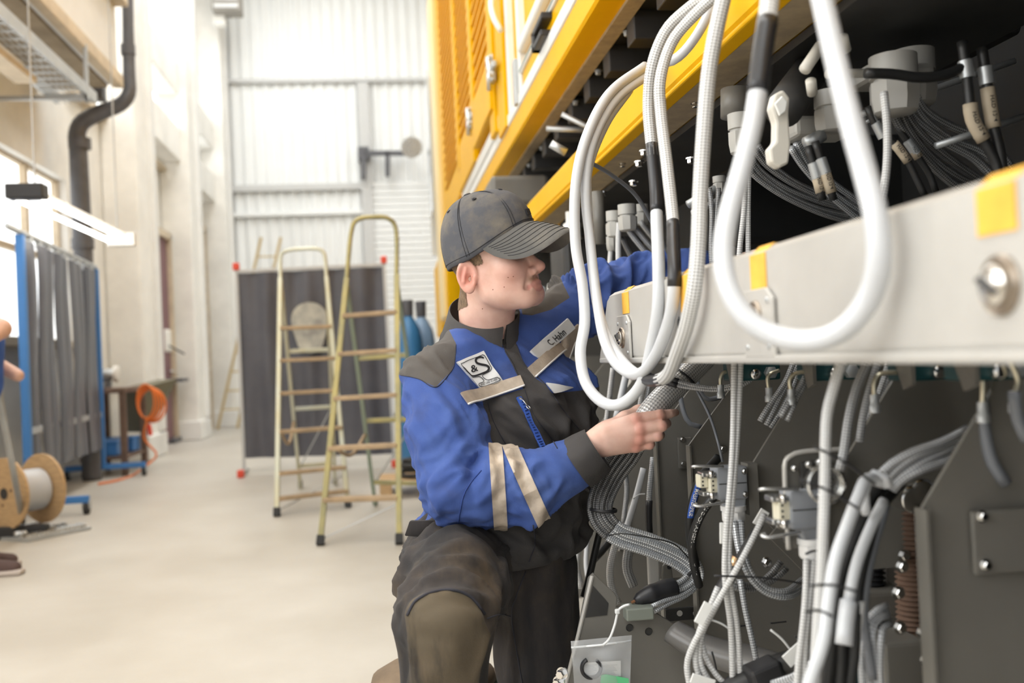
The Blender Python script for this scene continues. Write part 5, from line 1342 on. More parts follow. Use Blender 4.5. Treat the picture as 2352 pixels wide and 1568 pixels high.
# keep the picture-plane tilt: rotate in the image plane
ca, sa = math.cos(be), math.sin(be)
R1 = RT*ca+UP*sa; U1 = UP*ca-RT*sa
hf = R1*math.cos(al)-FW*math.sin(al); hl = R1*math.sin(al)+FW*math.cos(al); hu = U1
HO = at(1122, 628, 2.24)
HM = np.stack([hf, hl, hu], 0)            # world -> local rows
def to_l(P): return ((P-HO) @ HM.T)/sc
def to_w(q): return HO+(np.asarray(q, float)*sc) @ HM
def rot(ax, deg):
    a = math.radians(deg); c, s = math.cos(a), math.sin(a)
    return {'x': np.array([[1, 0, 0], [0, c, s], [0, -s, c]]), 'y': np.array([[c, 0, -s], [0, 1, 0], [s, 0, c]]), 'z': np.array([[c, s, 0], [-s, c, 0], [0, 0, 1]])}[ax]
def d_head_l(q):
    a = np.abs(q[..., 1]); m_ = np.stack([q[..., 0], -a, q[..., 2]], -1)          # mirrored to the right side (y<0)
    d = ellip(q, (.015, 0, .058), (.085, .073, .090))
    d = smin(d, ellip(q, (.045, 0, -.012), (.052, .056, .070)), .03)             # face block
    d = smin(d, ellip(m_, (.064, -.038, -.012), (.026, .024, .022)), .03)        # cheek bone
    d = smin(d, rcone(m_, (.016, -.050, -.040), (.070, -.022, -.076), .016, .017), .028)   # jaw line
    d = smin(d, rcone(m_, (.010, -.054, -.010), (.016, -.051, -.042), .016, .016), .025)
    d = smin(d, ellip(q, (.078, 0, -.076), (.016, .022, .015)), .018)            # chin
    d = smin(d, rcone(m_, (.040, -.030, -.055), (.064, -.020, -.060), .026, .019), .03)     # cheek fill
    d = smin(d, ellip(q, (.081, 0, -.052), (.0140, .025, .020)), .012)            # muzzle
    d = smin(d, rcone(m_, (.086, -.006, .030), (.080, -.036, .032), .011, .010), .016)    # brow
    d = smax(d, -ellip(m_, (.104, -.031, .014), (.020, .018, .013)), .012)      # eye socket
    d = smin(d, ellip(m_, (.077, -.031, .013), (.0125, .0125, .0125)), .003)     # eyeball under lids
    # nose
    d = smin(d, rcone(q, (.092, 0, .018), (.112, 0, -.020), .007, .0095), .010)
    d = smin(d, ellip(q, (.114, 0, -.026), (.0125, .0115, .0105)), .007)
    d = smin(d, ellip(m_, (.101, -.0125, -.030), (.0115, .0065, .0085)), .005)
    d = smax(d, -ellip(m_, (.107, -.0065, -.0385), (.006, .0032, .004)), .003)   # nostril
    # lips
    d = smin(d, chain(m_, [np.array((.0985, 0, -.0518)), np.array((.0962, -.012, -.0535)), np.array((.0880, -.0250, -.0570))], [.0054, .0047, .0024]), .003)
    d = smin(d, chain(m_, [np.array((.0968, 0, -.0640)), np.array((.0945, -.012, -.0628)), np.array((.0880, -.0235, -.0595))], [.0062, .0052, .0024]), .003)
    d = smax(d, -chain(m_, [np.array((.1050, 0, -.0578)), np.array((.1015, -.012, -.0582)), np.array((.0910, -.0265, -.0585))], [.0014, .0013, .0010]), .002)
    d = smax(d, -ellip(q, (.104, 0, -.0725), (.007, .018, .0038)), .006)        # fold under the lip
    d = smax(d, -ellip(m_, (.088, -.0290, -.0590), (.0045, .003, .004)), .006)  # mouth corner dimple
    d = smax(d, -rcone(m_, (.099, -.0205, -.033), (.082, -.034, -.058), .0006, .0008), .012)
    # ear
    E = rot('x', -4) @ rot('y', 14) @ rot('z', 24)
    e = (m_-np.array([-.006, -.078, .004], np.float32)) @ E.T.astype(np.float32)
    sx, sz = e[..., 0]/.0195, e[..., 2]/.031
    sx = sx*(1+.22*(sz < 0)*np.abs(sz)); rr = np.sqrt(sx*sx+sz*sz)
    disc = np.maximum(np.abs(e[..., 1]+.001)-.0028, (rr-1)*.019)
    rim = np.sqrt(((rr-.90)*.019)**2+(e[..., 1]+.0035)**2)-.0036
    ear = smin(disc, rim, .004)
    ear = smin(ear, ellip(e, (.004, -.003, -.0255), (.0085, .0045, .0085)), .005)         # lobe
    ear = smin(ear, rcone(e, (.000, -.004, .016), (-.007, -.004, -.010), .0026, .0028), .004)   # antihelix
    ear = smin(ear, ellip(e, (.0135, -.004, -.006), (.0035, .004, .0055)), .003)          # tragus
    ear = smax(ear, -ellip(e, (.004, -.006, -.005), (.0075, .0065, .0105)), .003)         # concha
    d = smin(d, ear, .005)
    return d
nk0, nk1 = at(1118, 775, 2.31), to_w((-.012, 0, -.02))
def d_head(P):
    d = d_head_l(((P-HO) @ HM.T.astype(np.float32))/sc)*sc
    d = smin(d, chain(P, [nk0, nk0*.45+nk1*.55, nk1], [.066, .060, .060], .02), .022)
    return d
cw = to_w((.01, 0, 0))
V1, F1 = sdf_mesh(d_head, np.minimum(cw-.16, nk0-.10), np.maximum(cw+.20, nk0+.1), .0024)
V1 = vsmooth(V1, F1, 1, .5)
ql = to_l(V1); qm = np.stack([ql[:, 0], -np.abs(ql[:, 1]), ql[:, 2]], 1)
def blob(c, r): return np.exp(-(((qm-np.array(c))/np.array(r))**2).sum(1))
red1 = .75*blob((-.006, -.084, .004), (.03, .018, .034))+.45*blob((.118, 0, -.026), (.016, .02, .016))+.40*blob((.072, -.045, -.022), (.03, .03, .026))+.35*blob((.085, 0, -.078), (.02, .03, .015))
lips = np.clip(1.25-np.minimum(chain(qm, [np.array((.0985, 0, -.0518)), np.array((.0962, -.012, -.0535)), np.array((.0880, -.0250, -.0570))], [.0060, .0052, .0026]), chain(qm, [np.array((.0968, 0, -.0640)), np.array((.0945, -.012, -.0628)), np.array((.0880, -.0235, -.0595))], [.0070, .0058, .0026]))/.0022, 0, 1)
stub = np.maximum(blob((.096, -.012, -.0440), (.016, .013, .0055)), .0)*1.1+.0*lips
brow = blob((.088, -.030, .034), (.02, .022, .004))
# hand: right, gripping the cable
def A(px, py, Y): return at(px, py, Y)
W0 = A(1340, 1040, 2.03); W1 = A(1374, 1012, 2.03)
MCP = [A(1461, 962, 2.008), A(1470, 985, 1.998), A(1468, 1008, 2.003), A(1460, 1026, 2.015)]
fing = [([MCP[0], A(1516, 952, 1.995), A(1538, 950, 2.003), A(1552, 947, 2.010)], [.0125, .0105, .0090, .0078]),
        ([MCP[1], A(1521, 978, 1.985), A(1531, 972, 2.012), A(1516, 963, 2.030)], [.0125, .0108, .0095, .0080]),
        ([MCP[2], A(1511, 1001, 1.992), A(1517, 999, 2.018), A(1500, 992, 2.033)], [.0118, .0102, .0090, .0078]),
        ([MCP[3], A(1492, 1021, 2.006), A(1496, 1020, 2.028), A(1480, 1014, 2.042)], [.0105, .0088, .0080, .0070])]
thumb = ([A(1385, 998, 2.04), A(1436, 962, 2.060), A(1466, 944, 2.074), A(1490, 934, 2.084)], [.020, .0165, .0125, .0095])
def d_hand(P):
    d = rcone(P, W0, W1, .030, .029)
    for i, mcp in enumerate(MCP): d = smin(d, rcone(P, W1*(.75)+mcp*.25+np.array([0, 0, .006*(1.5-i)]), mcp, .019, .0135-.0008*i), .016)
    d = smin(d, rcone(P, A(1400, 992, 2.045), A(1440, 1000, 2.035), .022, .018), .018)
    d = smin(d, chain(P, thumb[0], thumb[1], .008), .014)
    for pts, rs in fing:
        f_ = chain(P, pts, rs, .003)
        d = smin(d, f_, .005)
        d = smin(d, ellip(P, np.asarray(pts[0])-FW*.004, (.0105, .0105, .0105)), .006)
        d = smin(d, ellip(P, np.asarray(pts[1])-FW*.0012, (.0098, .0100, .0098)), .004)
    return d
allh = np.array([W0, *MCP]+[p for f_ in fing for p in f_[0]]+thumb[0])
V2, F2 = sdf_mesh(d_hand, allh.min(0)-.045, allh.max(0)+.035, .0022)
V2 = vsmooth(V2, F2, 1, .5)
def near2(c, r): return np.exp(-(np.linalg.norm(V2-np.asarray(c), axis=1)/r)**2)
red2 = sum(.55*near2(m_-FW*.012, .014) for m_ in MCP)+sum(.45*near2(np.asarray(f_[0][1])-FW*.008, .010) for f_ in fing)
dirt2 = .95*near2(fing[0][0][3], .013)+.7*near2(fing[1][0][2], .016)+.5*near2(fing[2][0][2], .014)+.25*near2(fing[0][0][1], .012)
# hidden left hand and the body under the clothes
L0 = A(1690, 606, 2.475)
def d_rest(P):
    d = chain(P, [at(1150, 1280, 2.25), at(1180, 1050, 2.29), at(1190, 880, 2.32), nk0], [.085, .085, .08, .05], .03)
    d = smin(d, chain(P, [at(1080, 840, 2.31), shR, at(1030, 1000, 2.13), elR, fa_, W0, W1], [.035, .040, .040, .040, .036, .028, .027], .02), .03)
    d = smin(d, chain(P, [at(1220, 815, 2.38), shL, elL, wrL, L0], [.035, .038, .036, .032, .026], .02), .03)
    hand = rcone(P, L0, L0+np.array([.07, .02, .0]), .028, .030)
    for k in range(4):
        b_ = L0+np.array([.085, .02, .026-.018*k]); hand = smin(hand, chain(P, [b_, b_+np.array([.035, -.01, -.004]), b_+np.array([.045, -.035, -.01]), b_+np.array([.03, -.05, -.012])], [.011, .010, .009, .008], .003), .008)
    hand = smin(hand, chain(P, [L0+np.array([.03, -.02, .02]), L0+np.array([.07, -.045, .02]), L0+np.array([.09, -.055, .01])], [.014, .012, .009], .004), .01)
    return smin(d, hand, .015)
V3, F3 = sdf_mesh(d_rest, np.array([shR[0]-.08, 1.95, .5]), np.array([L0[0]+.18, 2.6, 1.25]), .0085)
n1, n2 = len(V1), len(V2)
Vb = np.concatenate([V1, V2, V3]); Fb = np.concatenate([F1, F2+n1, F3+n1+n2])
def skin_mat():
    m = bpy.data.materials.new('skin'); m.use_nodes = True; N = m.node_tree.nodes; L = m.node_tree.links; b = N['Principled BSDF']
    b.inputs['Roughness'].default_value = .46; b.inputs['Specular IOR Level'].default_value = .4
    b.inputs['Subsurface Weight'].default_value = .12; b.inputs['Subsurface Radius'].default_value = (.010, .004, .002); b.inputs['Subsurface Scale'].default_value = .6
    tc = N.new('ShaderNodeTexCoord'); nz = N.new('ShaderNodeTexNoise'); nz.inputs['Scale'].default_value = 28; nz.inputs['Detail'].default_value = 5; L.new(tc.outputs['Object'], nz.inputs['Vector'])
    rp = N.new('ShaderNodeValToRGB'); rp.color_ramp.elements[0].position = .35; rp.color_ramp.elements[1].position = .68
    rp.color_ramp.elements[0].color = (.68, .415, .33, 1); rp.color_ramp.elements[1].color = (.78, .52, .43, 1); L.new(nz.outputs['Fac'], rp.inputs['Fac'])
    cur = rp.outputs['Color']
    for att, col in (('red', (.62, .20, .15)), ('lips', (.60, .25, .21)), ('stubble', (.26, .15, .07)), ('dirt', (.05, .03, .02))):
        a = N.new('ShaderNodeAttribute'); a.attribute_name = att; mx = N.new('ShaderNodeMix'); mx.data_type = 'RGBA'; mx.clamp_factor = True
        L.new(a.outputs['Fac'], mx.inputs['Factor']); L.new(cur, mx.inputs[6]); mx.inputs[7].default_value = (*col, 1); cur = mx.outputs[2]
    L.new(cur, b.inputs['Base Color'])
    n2_ = N.new('ShaderNodeTexNoise'); n2_.inputs['Scale'].default_value = 420; n2_.inputs['Detail'].default_value = 3; L.new(tc.outputs['Object'], n2_.inputs['Vector'])
    bp = N.new('ShaderNodeBump'); bp.inputs['Strength'].default_value = .18; bp.inputs['Distance'].default_value = .001; L.new(n2_.outputs['Fac'], bp.inputs['Height']); L.new(bp.outputs['Normal'], b.inputs['Normal'])
    return m
M_skin = skin_mat()
body = obj('body', Vb, Fb.tolist(), M_skin, wk, smooth=True)
z2, z3 = np.zeros(n2), np.zeros(len(V3))
mole = np.zeros(n1)
set_attr(body, 'red', np.concatenate([np.clip(red1, 0, .8), np.clip(red2, 0, .6), z3])); set_attr(body, 'lips', np.concatenate([np.clip(lips, 0, .75), z2, z3]))
set_attr(body, 'stubble', np.concatenate([np.clip(stub*.62+brow*.7, 0, .75), z2, z3])); set_attr(body, 'dirt', np.concatenate([mole, np.clip(dirt2, 0, .9), z3]))
SH = Skin(V1, F1)
for px, py in ((1179, 635), (1167, 637), (1158, 659), (1132, 665), (1108, 709)):
    p, n_ = SH.pix(px, py); v, f = lathe(p-n_*.0004, n_, [(0, .0016), (.0008, .0010)], 8); obj('mole', v, f, mat('mole_brown', (.25, .09, .05), .6), body)
# nails
p, n_ = Skin(V2, F2).pix(1549, 945)
# hair: cropped sides and nape under the cap
M_hair = mat('light_brown_hair', (.27, .18, .11), .75, var=.5, vscale=300, bump=.6, bscale=500, stretch=(1, 1, .25))
sel = ((ql[:, 2] > -.050) & (ql[:, 2] < .075) & (ql[:, 0] < np.where(ql[:, 2] > .012, .002, -.034-.3*np.maximum(0, -.01-ql[:, 2])))) | ((ql[:, 2] > .016) & (ql[:, 2] < .08) & (ql[:, 0] < .034))
earm = np.exp(-(((qm-np.array([-.006, -.082, .004]))/np.array([.026, .02, .036]))**2).sum(1)) > .42
sel &= ~earm
fs = F1[sel[F1].all(1)]; used = np.unique(fs); mp_ = -np.ones(n1, int); mp_[used] = np.arange(len(used))
Nh = vnormals(V1, F1); hv = V1[used]+Nh[used]*(.0016+.0007*noise3(V1[used]*260))[:, None]
obj('hair', hv, mp_[fs].tolist(), M_hair, body, smooth=True)
# eyes and lashes
for s in (-1, 1):
    c = to_w((.0800, s*.031, .012)); v, f = lathe(c, to_w((.10, s*.036, .010))-c, [(.0085, .009), (.0112, .0065), (.0125, .003), (.0128, .001)], 16); obj('eye', v, f, mat('eye_dark', (.08, .06, .05), .15), body, smooth=True)
# ---------- cap
M_cap = cloth_mat('cap_cloth', [], (.085, .087, .098), wear=[((.27, .225, .155), .6, 11, .48, .74, (1, 1, 1)), ((.030, .033, .045), .6, 7, .55, .72, (1, 1, 1))], rough=.85)
M_stitch = mat('dark_stitch', (.02, .02, .025), .8)
cap = None
def rimz(x, y): return .034+.030*np.clip((x-.015)/.11, 0, 1)**1.4
def crown_pt(th, t):
    """th azimuth (0 = forehead), t 0 rim .. 1 top"""
    ph = t*math.pi/2
    rx = .113 if math.cos(th) > 0 else .093
    ex = math.cos(ph)**.86; x = .016+rx*math.cos(th)*ex; y = .0865*math.sin(th)*ex
    xr = .016+rx*math.cos(th); z0 = rimz(xr, 0)
    top = .164
    z = z0+(top-z0)*math.sin(ph)**.93
    # front panel stands up a little
    k = max(0, math.cos(th))**3*math.sin(math.pi*min(1, t*1.15))*.007; x += k
    g = 0.0
    for a6 in range(6):          # panel seams sink slightly
        da = abs((th-math.radians(30+60*a6)+math.pi) % (2*math.pi)-math.pi); g = max(g, math.exp(-(da/.035)**2))
    s = 1-.010*g*(1-t*.6)
    return np.array([x*s, y*s, z])
nt_, nth = 26, 120
rows = []
for j in range(nt_+1):
    for i in range(nth): rows.append(crown_pt(2*math.pi*i/nth, j/nt_*.995))
inner = [np.array([p[0]*.965, p[1]*.965, p[2]-.002]) for p in rows[:nth*12]]
Q = [[j*nth+i, j*nth+(i+1) % nth, (j+1)*nth+(i+1) % nth, (j+1)*nth+i] for j in range(nt_) for i in range(nth)]
Q.append(list(range(nt_*nth, (nt_+1)*nth)))
o_ = len(rows); Q += [[o_+(j+1)*nth+i, o_+(j+1)*nth+(i+1) % nth, o_+j*nth+(i+1) % nth, o_+j*nth+i] for j in range(11) for i in range(nth)]
Q += [[i, o_+i, o_+(i+1) % nth, (i+1) % nth] for i in range(nth)]
Vc = np.array(rows+inner); Vc[:, :] += (noise3(Vc*28)*.0022+noise3(Vc*70)*.0008)[:, None]*np.sign(Vc-np.array([.015, 0, .06]))*.7
cap = obj('cap', to_w(Vc), Q, M_cap, wk, smooth=True)
for a6 in range(6):
    th = math.radians(30+60*a6)
    for dth in (-.035, .035):
        P = [to_w(crown_pt(th+dth*(1-t*.7), t)*np.array([1.006, 1.006, 1.002])) for t in np.linspace(.02, .96, 30)]; v, f, _ = tube(P, .0007, 5); obj('stitch_line', v, f, M_stitch, cap, smooth=True)
    ce = crown_pt(math.radians(60*a6), .62); n_ = ce-np.array([.016, 0, .03]); p = to_w(ce*1.002); v, f = lathe(p-np.array([0, 0, 0]), (to_w(ce+n_)-p), [(0, .0052), (.0014, .0050), (.0016, .0022), (.0002, .0018)], 16); obj('eyelet', v, f, M_stitch, cap, auto=40)
p0 = to_w((.016, 0, .162)); v, f = lathe(p0, hu, [(0, .010), (.004, .010), (.0065, .007), (.007, .002)], 18); obj('top_button', v, f, M_stitch, cap, auto=40)
P = [to_w(crown_pt(t, .035)*np.array([1.008, 1.008, 1])) for t in np.linspace(0, 2*math.pi, 90)]; v, f, _ = tube(P, .0008, 5, caps=False); obj('stitch_line', v, f, M_stitch, cap, smooth=True)
c = crown_pt(0, .10); v, f = rbox((-.001, -.008, -.004), (.0015, .008, .008)); obj('front_tag', np.array([to_w(q+c*1.012) for q in v]), f, M_stitch, cap)
# visor
def visor(u, w_, top=True):
    ph = u*math.radians(72); rx, ry = .1135, .0868
    xi, yi = .016+rx*math.cos(ph), ry*math.sin(ph); zi = rimz(xi, 0)+.002
    Lv = .076*max(0.0, 1-u*u)**.85+.001
    x = xi+Lv*w_*math.cos(ph*.35); y = yi*(1-.03*w_)+Lv*w_*math.sin(ph*.35)*.5
    z = zi-Lv*w_*(.46+1.05*u*u)-(.012*w_*w_+.016*(u*u)*w_)*Lv/.076
    return np.array([x, y, z-(0 if top else .0032)])
nu, nv = 41, 14
top = [visor(-1+2*i/(nu-1), j/(nv-1)) for j in range(nv) for i in range(nu)]
bot = [visor(-1+2*i/(nu-1), j/(nv-1), False) for j in range(nv) for i in range(nu)]
G = np.array([to_w(q) for q in top]).reshape(nv, nu, 3); G2 = np.array([to_w(q) for q in bot]).reshape(nv, nu, 3)
n = nu*nv; f = [[j*nu+i, j*nu+i+1, (j+1)*nu+i+1, (j+1)*nu+i] for j in range(nv-1) for i in range(nu-1)]; g = [[k+n for k in q[::-1]] for q in f]
rim = list(range(nu))+[j*nu+nu-1 for j in range(1, nv)]+[(nv-1)*nu+i for i in range(nu-2, -1, -1)]+[j*nu for j in range(nv-2, 0, -1)]
f += g+[[rim[k], rim[k]+n, rim[(k+1) % len(rim)]+n, rim[(k+1) % len(rim)]] for k in range(len(rim))]
vis = obj('visor', np.concatenate([G.reshape(-1, 3), G2.reshape(-1, 3)]), f, cloth_mat('visor_cloth', [], (.12, .117, .112), wear=[((.27, .245, .20), .7, 8, .45, .7, (1, 1, 1))], rough=.85), cap, auto=50)
for k in range(7):
    w_ = .16+.12*k; P = [to_w(visor(u, w_)+np.array([0, 0, .0006])) for u in np.linspace(-.93+.015*k, .93-.015*k, 40)]; v, f, _ = tube(P, .0006, 5); obj('stitch_line', v, f, M_stitch, cap, smooth=True)
# ================================================================== second person at the left picture edge
base = atZ(-25, 1322)
bx, by = base[0]-.02, base[1]
p2 = thing('person', 'standing person in blue shirt, light jeans and brown shoes at the left edge', 'person', (bx, by, 0))
def g2(x, y, z): return np.array([bx+x, by+y, z])
fnj = lambda P: smin(chain(P, [g2(-.02, -.02, .10), g2(-.03, -.02, .50), g2(-.05, 0, .92)], [.062, .075, .10], .03), smin(chain(P, [g2(-.10, .22, .10), g2(-.09, .20, .50), g2(-.07, .14, .92)], [.062, .075, .10], .03), ellip(P, g2(-.06, .07, .98), (.13, .18, .12)), .05), .05)
v, f = sdf_mesh(fnj, g2(-.3, -.25, .03), g2(.2, .4, 1.15), .012); n_ = vnormals(v, f); v = v+n_*(.006*noise3(v*12))[:, None]
obj('jeans', v, f.tolist(), mat('light_denim', (.42, .52, .64), .8, var=.2, vscale=10), p2, smooth=True)
eb, wr2 = at(2, 755, by-.06), at(-55, 800, by-.22)
fns = lambda P: smin(chain(P, [g2(-.06, .07, .98), g2(-.06, .07, 1.2), g2(-.07, .07, 1.40)], [.15, .155, .11], .05), smin(chain(P, [g2(-.06, -.13, 1.40), eb*.55+g2(-.06, -.13, 1.40)*.45], [.075, .062], .03), chain(P, [g2(-.06, .27, 1.40), g2(-.05, .30, 1.22)], [.075, .065], .03), .05), .06)
v, f = sdf_mesh(fns, g2(-.35, -.3, .8), g2(.25, .5, 1.56), .012); n_ = vnormals(v, f); v = v+n_*(.008*noise3(v*10))[:, None]
obj('shirt', v, f.tolist(), mat('royal_blue_cotton', (.04, .12, .48), .8, var=.2), p2, smooth=True)
hd_ = g2(-.04, .07, 1.66)
def d_b2(P):
    d = smin(ellip(P, hd_+np.array([-.005, 0, .03]), (.095, .076, .10)), ellip(P, hd_+np.array([.03, 0, -.05]), (.06, .056, .07)), .03)
    d = smin(d, rcone(P, hd_+np.array([.085, 0, .0]), hd_+np.array([.108, 0, -.03]), .009, .013), .012)
    d = smin(d, ellip(P, hd_+np.array([.06, 0, -.095]), (.03, .03, .02)), .02)
    d = smin(d, chain(P, [g2(-.07, .07, 1.35), hd_+np.array([-.02, 0, -.05])], [.06, .058]), .03)
    d = smin(d, chain(P, [g2(-.06, -.13, 1.38), eb, wr2, wr2+np.array([.06, -.05, .0])], [.045, .048, .034, .036], .02), .02)
    for k in range(4): d = smin(d, chain(P, [wr2+np.array([.07, -.06, .02-.016*k]), wr2+np.array([.11, -.07, .015-.016*k]), wr2+np.array([.11, -.04, .0-.016*k])], [.011, .010, .008], .004), .008)
    d = smin(d, chain(P, [wr2+np.array([.04, -.02, .02]), wr2+np.array([.09, -.02, .03])], [.014, .010]), .01)
    d = smin(d, chain(P, [g2(-.06, .27, 1.38), g2(-.04, .31, 1.10), g2(.12, .22, 1.02)], [.045, .042, .033], .02), .02)
    for s in (-1, 1): d = smin(d, ellip(P, hd_+np.array([-.005, s*.08, -.01]), (.018, .008, .03)), .006)
    return d
v, f = sdf_mesh(d_b2, g2(-.3, -.4, .9), g2(.35, .5, 1.85), .009)
b2 = obj('body', v, f.tolist(), mat('skin_tone', (.66, .40, .30), .5, var=.08, vscale=20), p2, smooth=True)
fnh = lambda P: smax(ellip(P, hd_+np.array([-.01, 0, .035]), (.102, .084, .108)), -ellip(P, hd_+np.array([.08, 0, -.04]), (.085, .12, .10)), .01)
v, f = sdf_mesh(fnh, hd_-.14, hd_+.17, .011); obj('hair', v, f.tolist(), M_hair, b2, smooth=True)
for k, (dx, dy) in enumerate(((0.0, -.02), (-.10, .22))):
    t0 = g2(dx-.05, dy, 0)
    fn = lambda P: smin(rcone(P, t0+np.array([0, 0, .055]), t0+np.array([.20, 0, .035]), .048, .036), rcone(P, t0+np.array([.0, 0, .05]), t0+np.array([.0, 0, .12]), .05, .05), .04)
    v, f = sdf_mesh(fn, t0-.1, t0+np.array([.32, .1, .2]), .01); v[:, 2] = np.maximum(v[:, 2], .025)
    sh = obj('shoe', v, f.tolist(), mat('brown_suede', (.09, .055, .05), .8, var=.2), p2, smooth=True)
    v, f = bar(t0+np.array([-.055, 0, .015]), t0+np.array([.245, 0, .015]), .09, .03, .013); obj('sole', v, f, mat('pale_sole', (.50, .44, .40), .6), sh)
    for q in range(4): a = t0+np.array([.07+.025*q, -.022, .088-.008*q]); v, f = cyl(a, a+np.array([.012, .044, 0]), .003, 6); obj('lace', v, f, M_rust, sh)
# long-handled tool beside that person
a, b = at(-2, 880, by+.35), atZ(50, 1082, .0)
b = np.array([at(48, 1075, by+1.2)[0], by+1.2, .10])
t = thing('floor_squeegee', 'grey long-handled floor tool leaning by the cable spool', 'tool', (b[0], b[1], 0))
v, f = cyl(b, at(-12, 850, by+.25), .018, 12); obj('handle', v, f, M_galv, t, smooth=True)
v, f = rbox(b+np.array([-.15, -.04, -.10]), b+np.array([.15, .04, -.02]), .01); obj('head', v, f, M_black, t)
# cushion of a low stool behind the worker's knee
c = at(1000, 1568, 2.30)
t = thing('low_stool', 'low stool with brown cushion and dark green rim behind the raised knee', 'stool', (c[0], 2.36, 0))
C1 = np.array([c[0], 2.40, 0])
zt_ = .285
v, f = lathe(C1+np.array([0, 0, zt_-.06]), (0, 0, 1), [(0, .135), (.01, .15), (.03, .145), (.05, .11), (.06, .04), (.061, .001)], 30); obj('cushion', v, f, mat('brown_cushion', (.17, .12, .075), .8, var=.25, vscale=12), t, smooth=True)
v, f = lathe(C1+np.array([0, 0, zt_-.075]), (0, 0, 1), [(0, .145), (.004, .156), (.020, .156), (.024, .146)], 30); obj('rim', v, f, mat('dark_green_rim', (.03, .055, .035), .6), t, smooth=True)
for k in range(4):
    a = math.radians(45+90*k); q = C1+np.array([.09*math.cos(a), .09*math.sin(a), 0]); v, f = cyl(q*np.array([1, 1, 0])+np.array([.03*math.cos(a), .03*math.sin(a), 0]), q+np.array([0, 0, zt_-.07]), .012, 10); obj('leg', v, f, M_rust, t, smooth=True)
# ================================================================== cables
def braid_mat(name, lo_c, hi_c, nu=7, nv=150., rough=.42, metal=.0, base_u=1.0):
    m = bpy.data.materials.new(name); m.use_nodes = True; N = m.node_tree.nodes; L = m.node_tree.links; b = N['Principled BSDF']
    b.inputs['Roughness'].default_value = rough; b.inputs['Metallic'].default_value = metal
    uv = N.new('ShaderNodeUVMap'); sp = N.new('ShaderNodeSeparateXYZ'); L.new(uv.outputs['UV'], sp.inputs[0])
    def mth(op, a, c):
        n = N.new('ShaderNodeMath'); n.operation = op
        for i, x in enumerate((a, c)):
            if x is None: continue
            if isinstance(x, (int, float)): n.inputs[i].default_value = x
            else: L.new(x, n.inputs[i])
        return n.outputs[0]
    u = mth('MULTIPLY', sp.outputs[0], 2*math.pi*nu); v = mth('MULTIPLY', sp.outputs[1], 2*math.pi*nv)
    s = mth('MULTIPLY', mth('SINE', mth('ADD', u, v), None), mth('SINE', mth('SUBTRACT', u, v), None))
    f = mth('MULTIPLY_ADD', s, .5); f.node.inputs[2].default_value = .5
    rp = N.new('ShaderNodeValToRGB'); rp.color_ramp.elements[0].position = .25; rp.color_ramp.elements[1].position = .62; rp.color_ramp.elements[0].color = (*lo_c, 1); rp.color_ramp.elements[1].color = (*hi_c, 1)
    L.new(f, rp.inputs['Fac']); L.new(rp.outputs['Color'], b.inputs['Base Color'])
    bp = N.new('ShaderNodeBump'); bp.inputs['Strength'].default_value = .6; bp.inputs['Distance'].default_value = .0012; L.new(f, bp.inputs['Height']); L.new(bp.outputs['Normal'], b.inputs['Normal'])
    MATS[name] = m; return m
M_brW = braid_mat('pale_braid', (.36, .36, .35), (.74, .74, .74), 6, 110)
M_brG = braid_mat('grey_braid', (.10, .10, .105), (.50, .51, .52), 5, 120, .35, .2)
M_brD = braid_mat('dark_braid', (.035, .035, .036), (.26, .26, .26), 5, 120, .35, .2)
M_brS = braid_mat('silver_braid', (.16, .17, .18), (.72, .74, .77), 5, 110, .28, .35)
M_brB = braid_mat('big_silver_braid', (.34, .34, .34), (.70, .69, .67), 13, 85, .3, .25)
M_shr = mat('black_shrink_sleeve', (.022, .022, .025), .35)
M_hose = mat('black_hose', (.018, .018, .018), .45)
M_gthin = mat('grey_thin_cable', (.16, .17, .19), .4)
M_tag = mat('white_tag', (.78, .78, .76), .5)
TYPES = dict(w=M_whitecab, W=M_brW, g=M_brG, d=M_brD, s=M_brS, B=M_brB, k=M_shr, h=M_hose, t=M_gthin)
def px3(p): return at(p[0], p[1], p[2])
def fillY(pts):
    """picture points (px, py[, Y]); missing distances are interpolated"""
    n = len(pts); ys = [(i, p[2]) for i, p in enumerate(pts) if len(p) > 2]
    yy = np.interp(range(n), [i for i, _ in ys], [y for _, y in ys])
    return [(p[0], p[1], yy[i]) for i, p in enumerate(pts)]
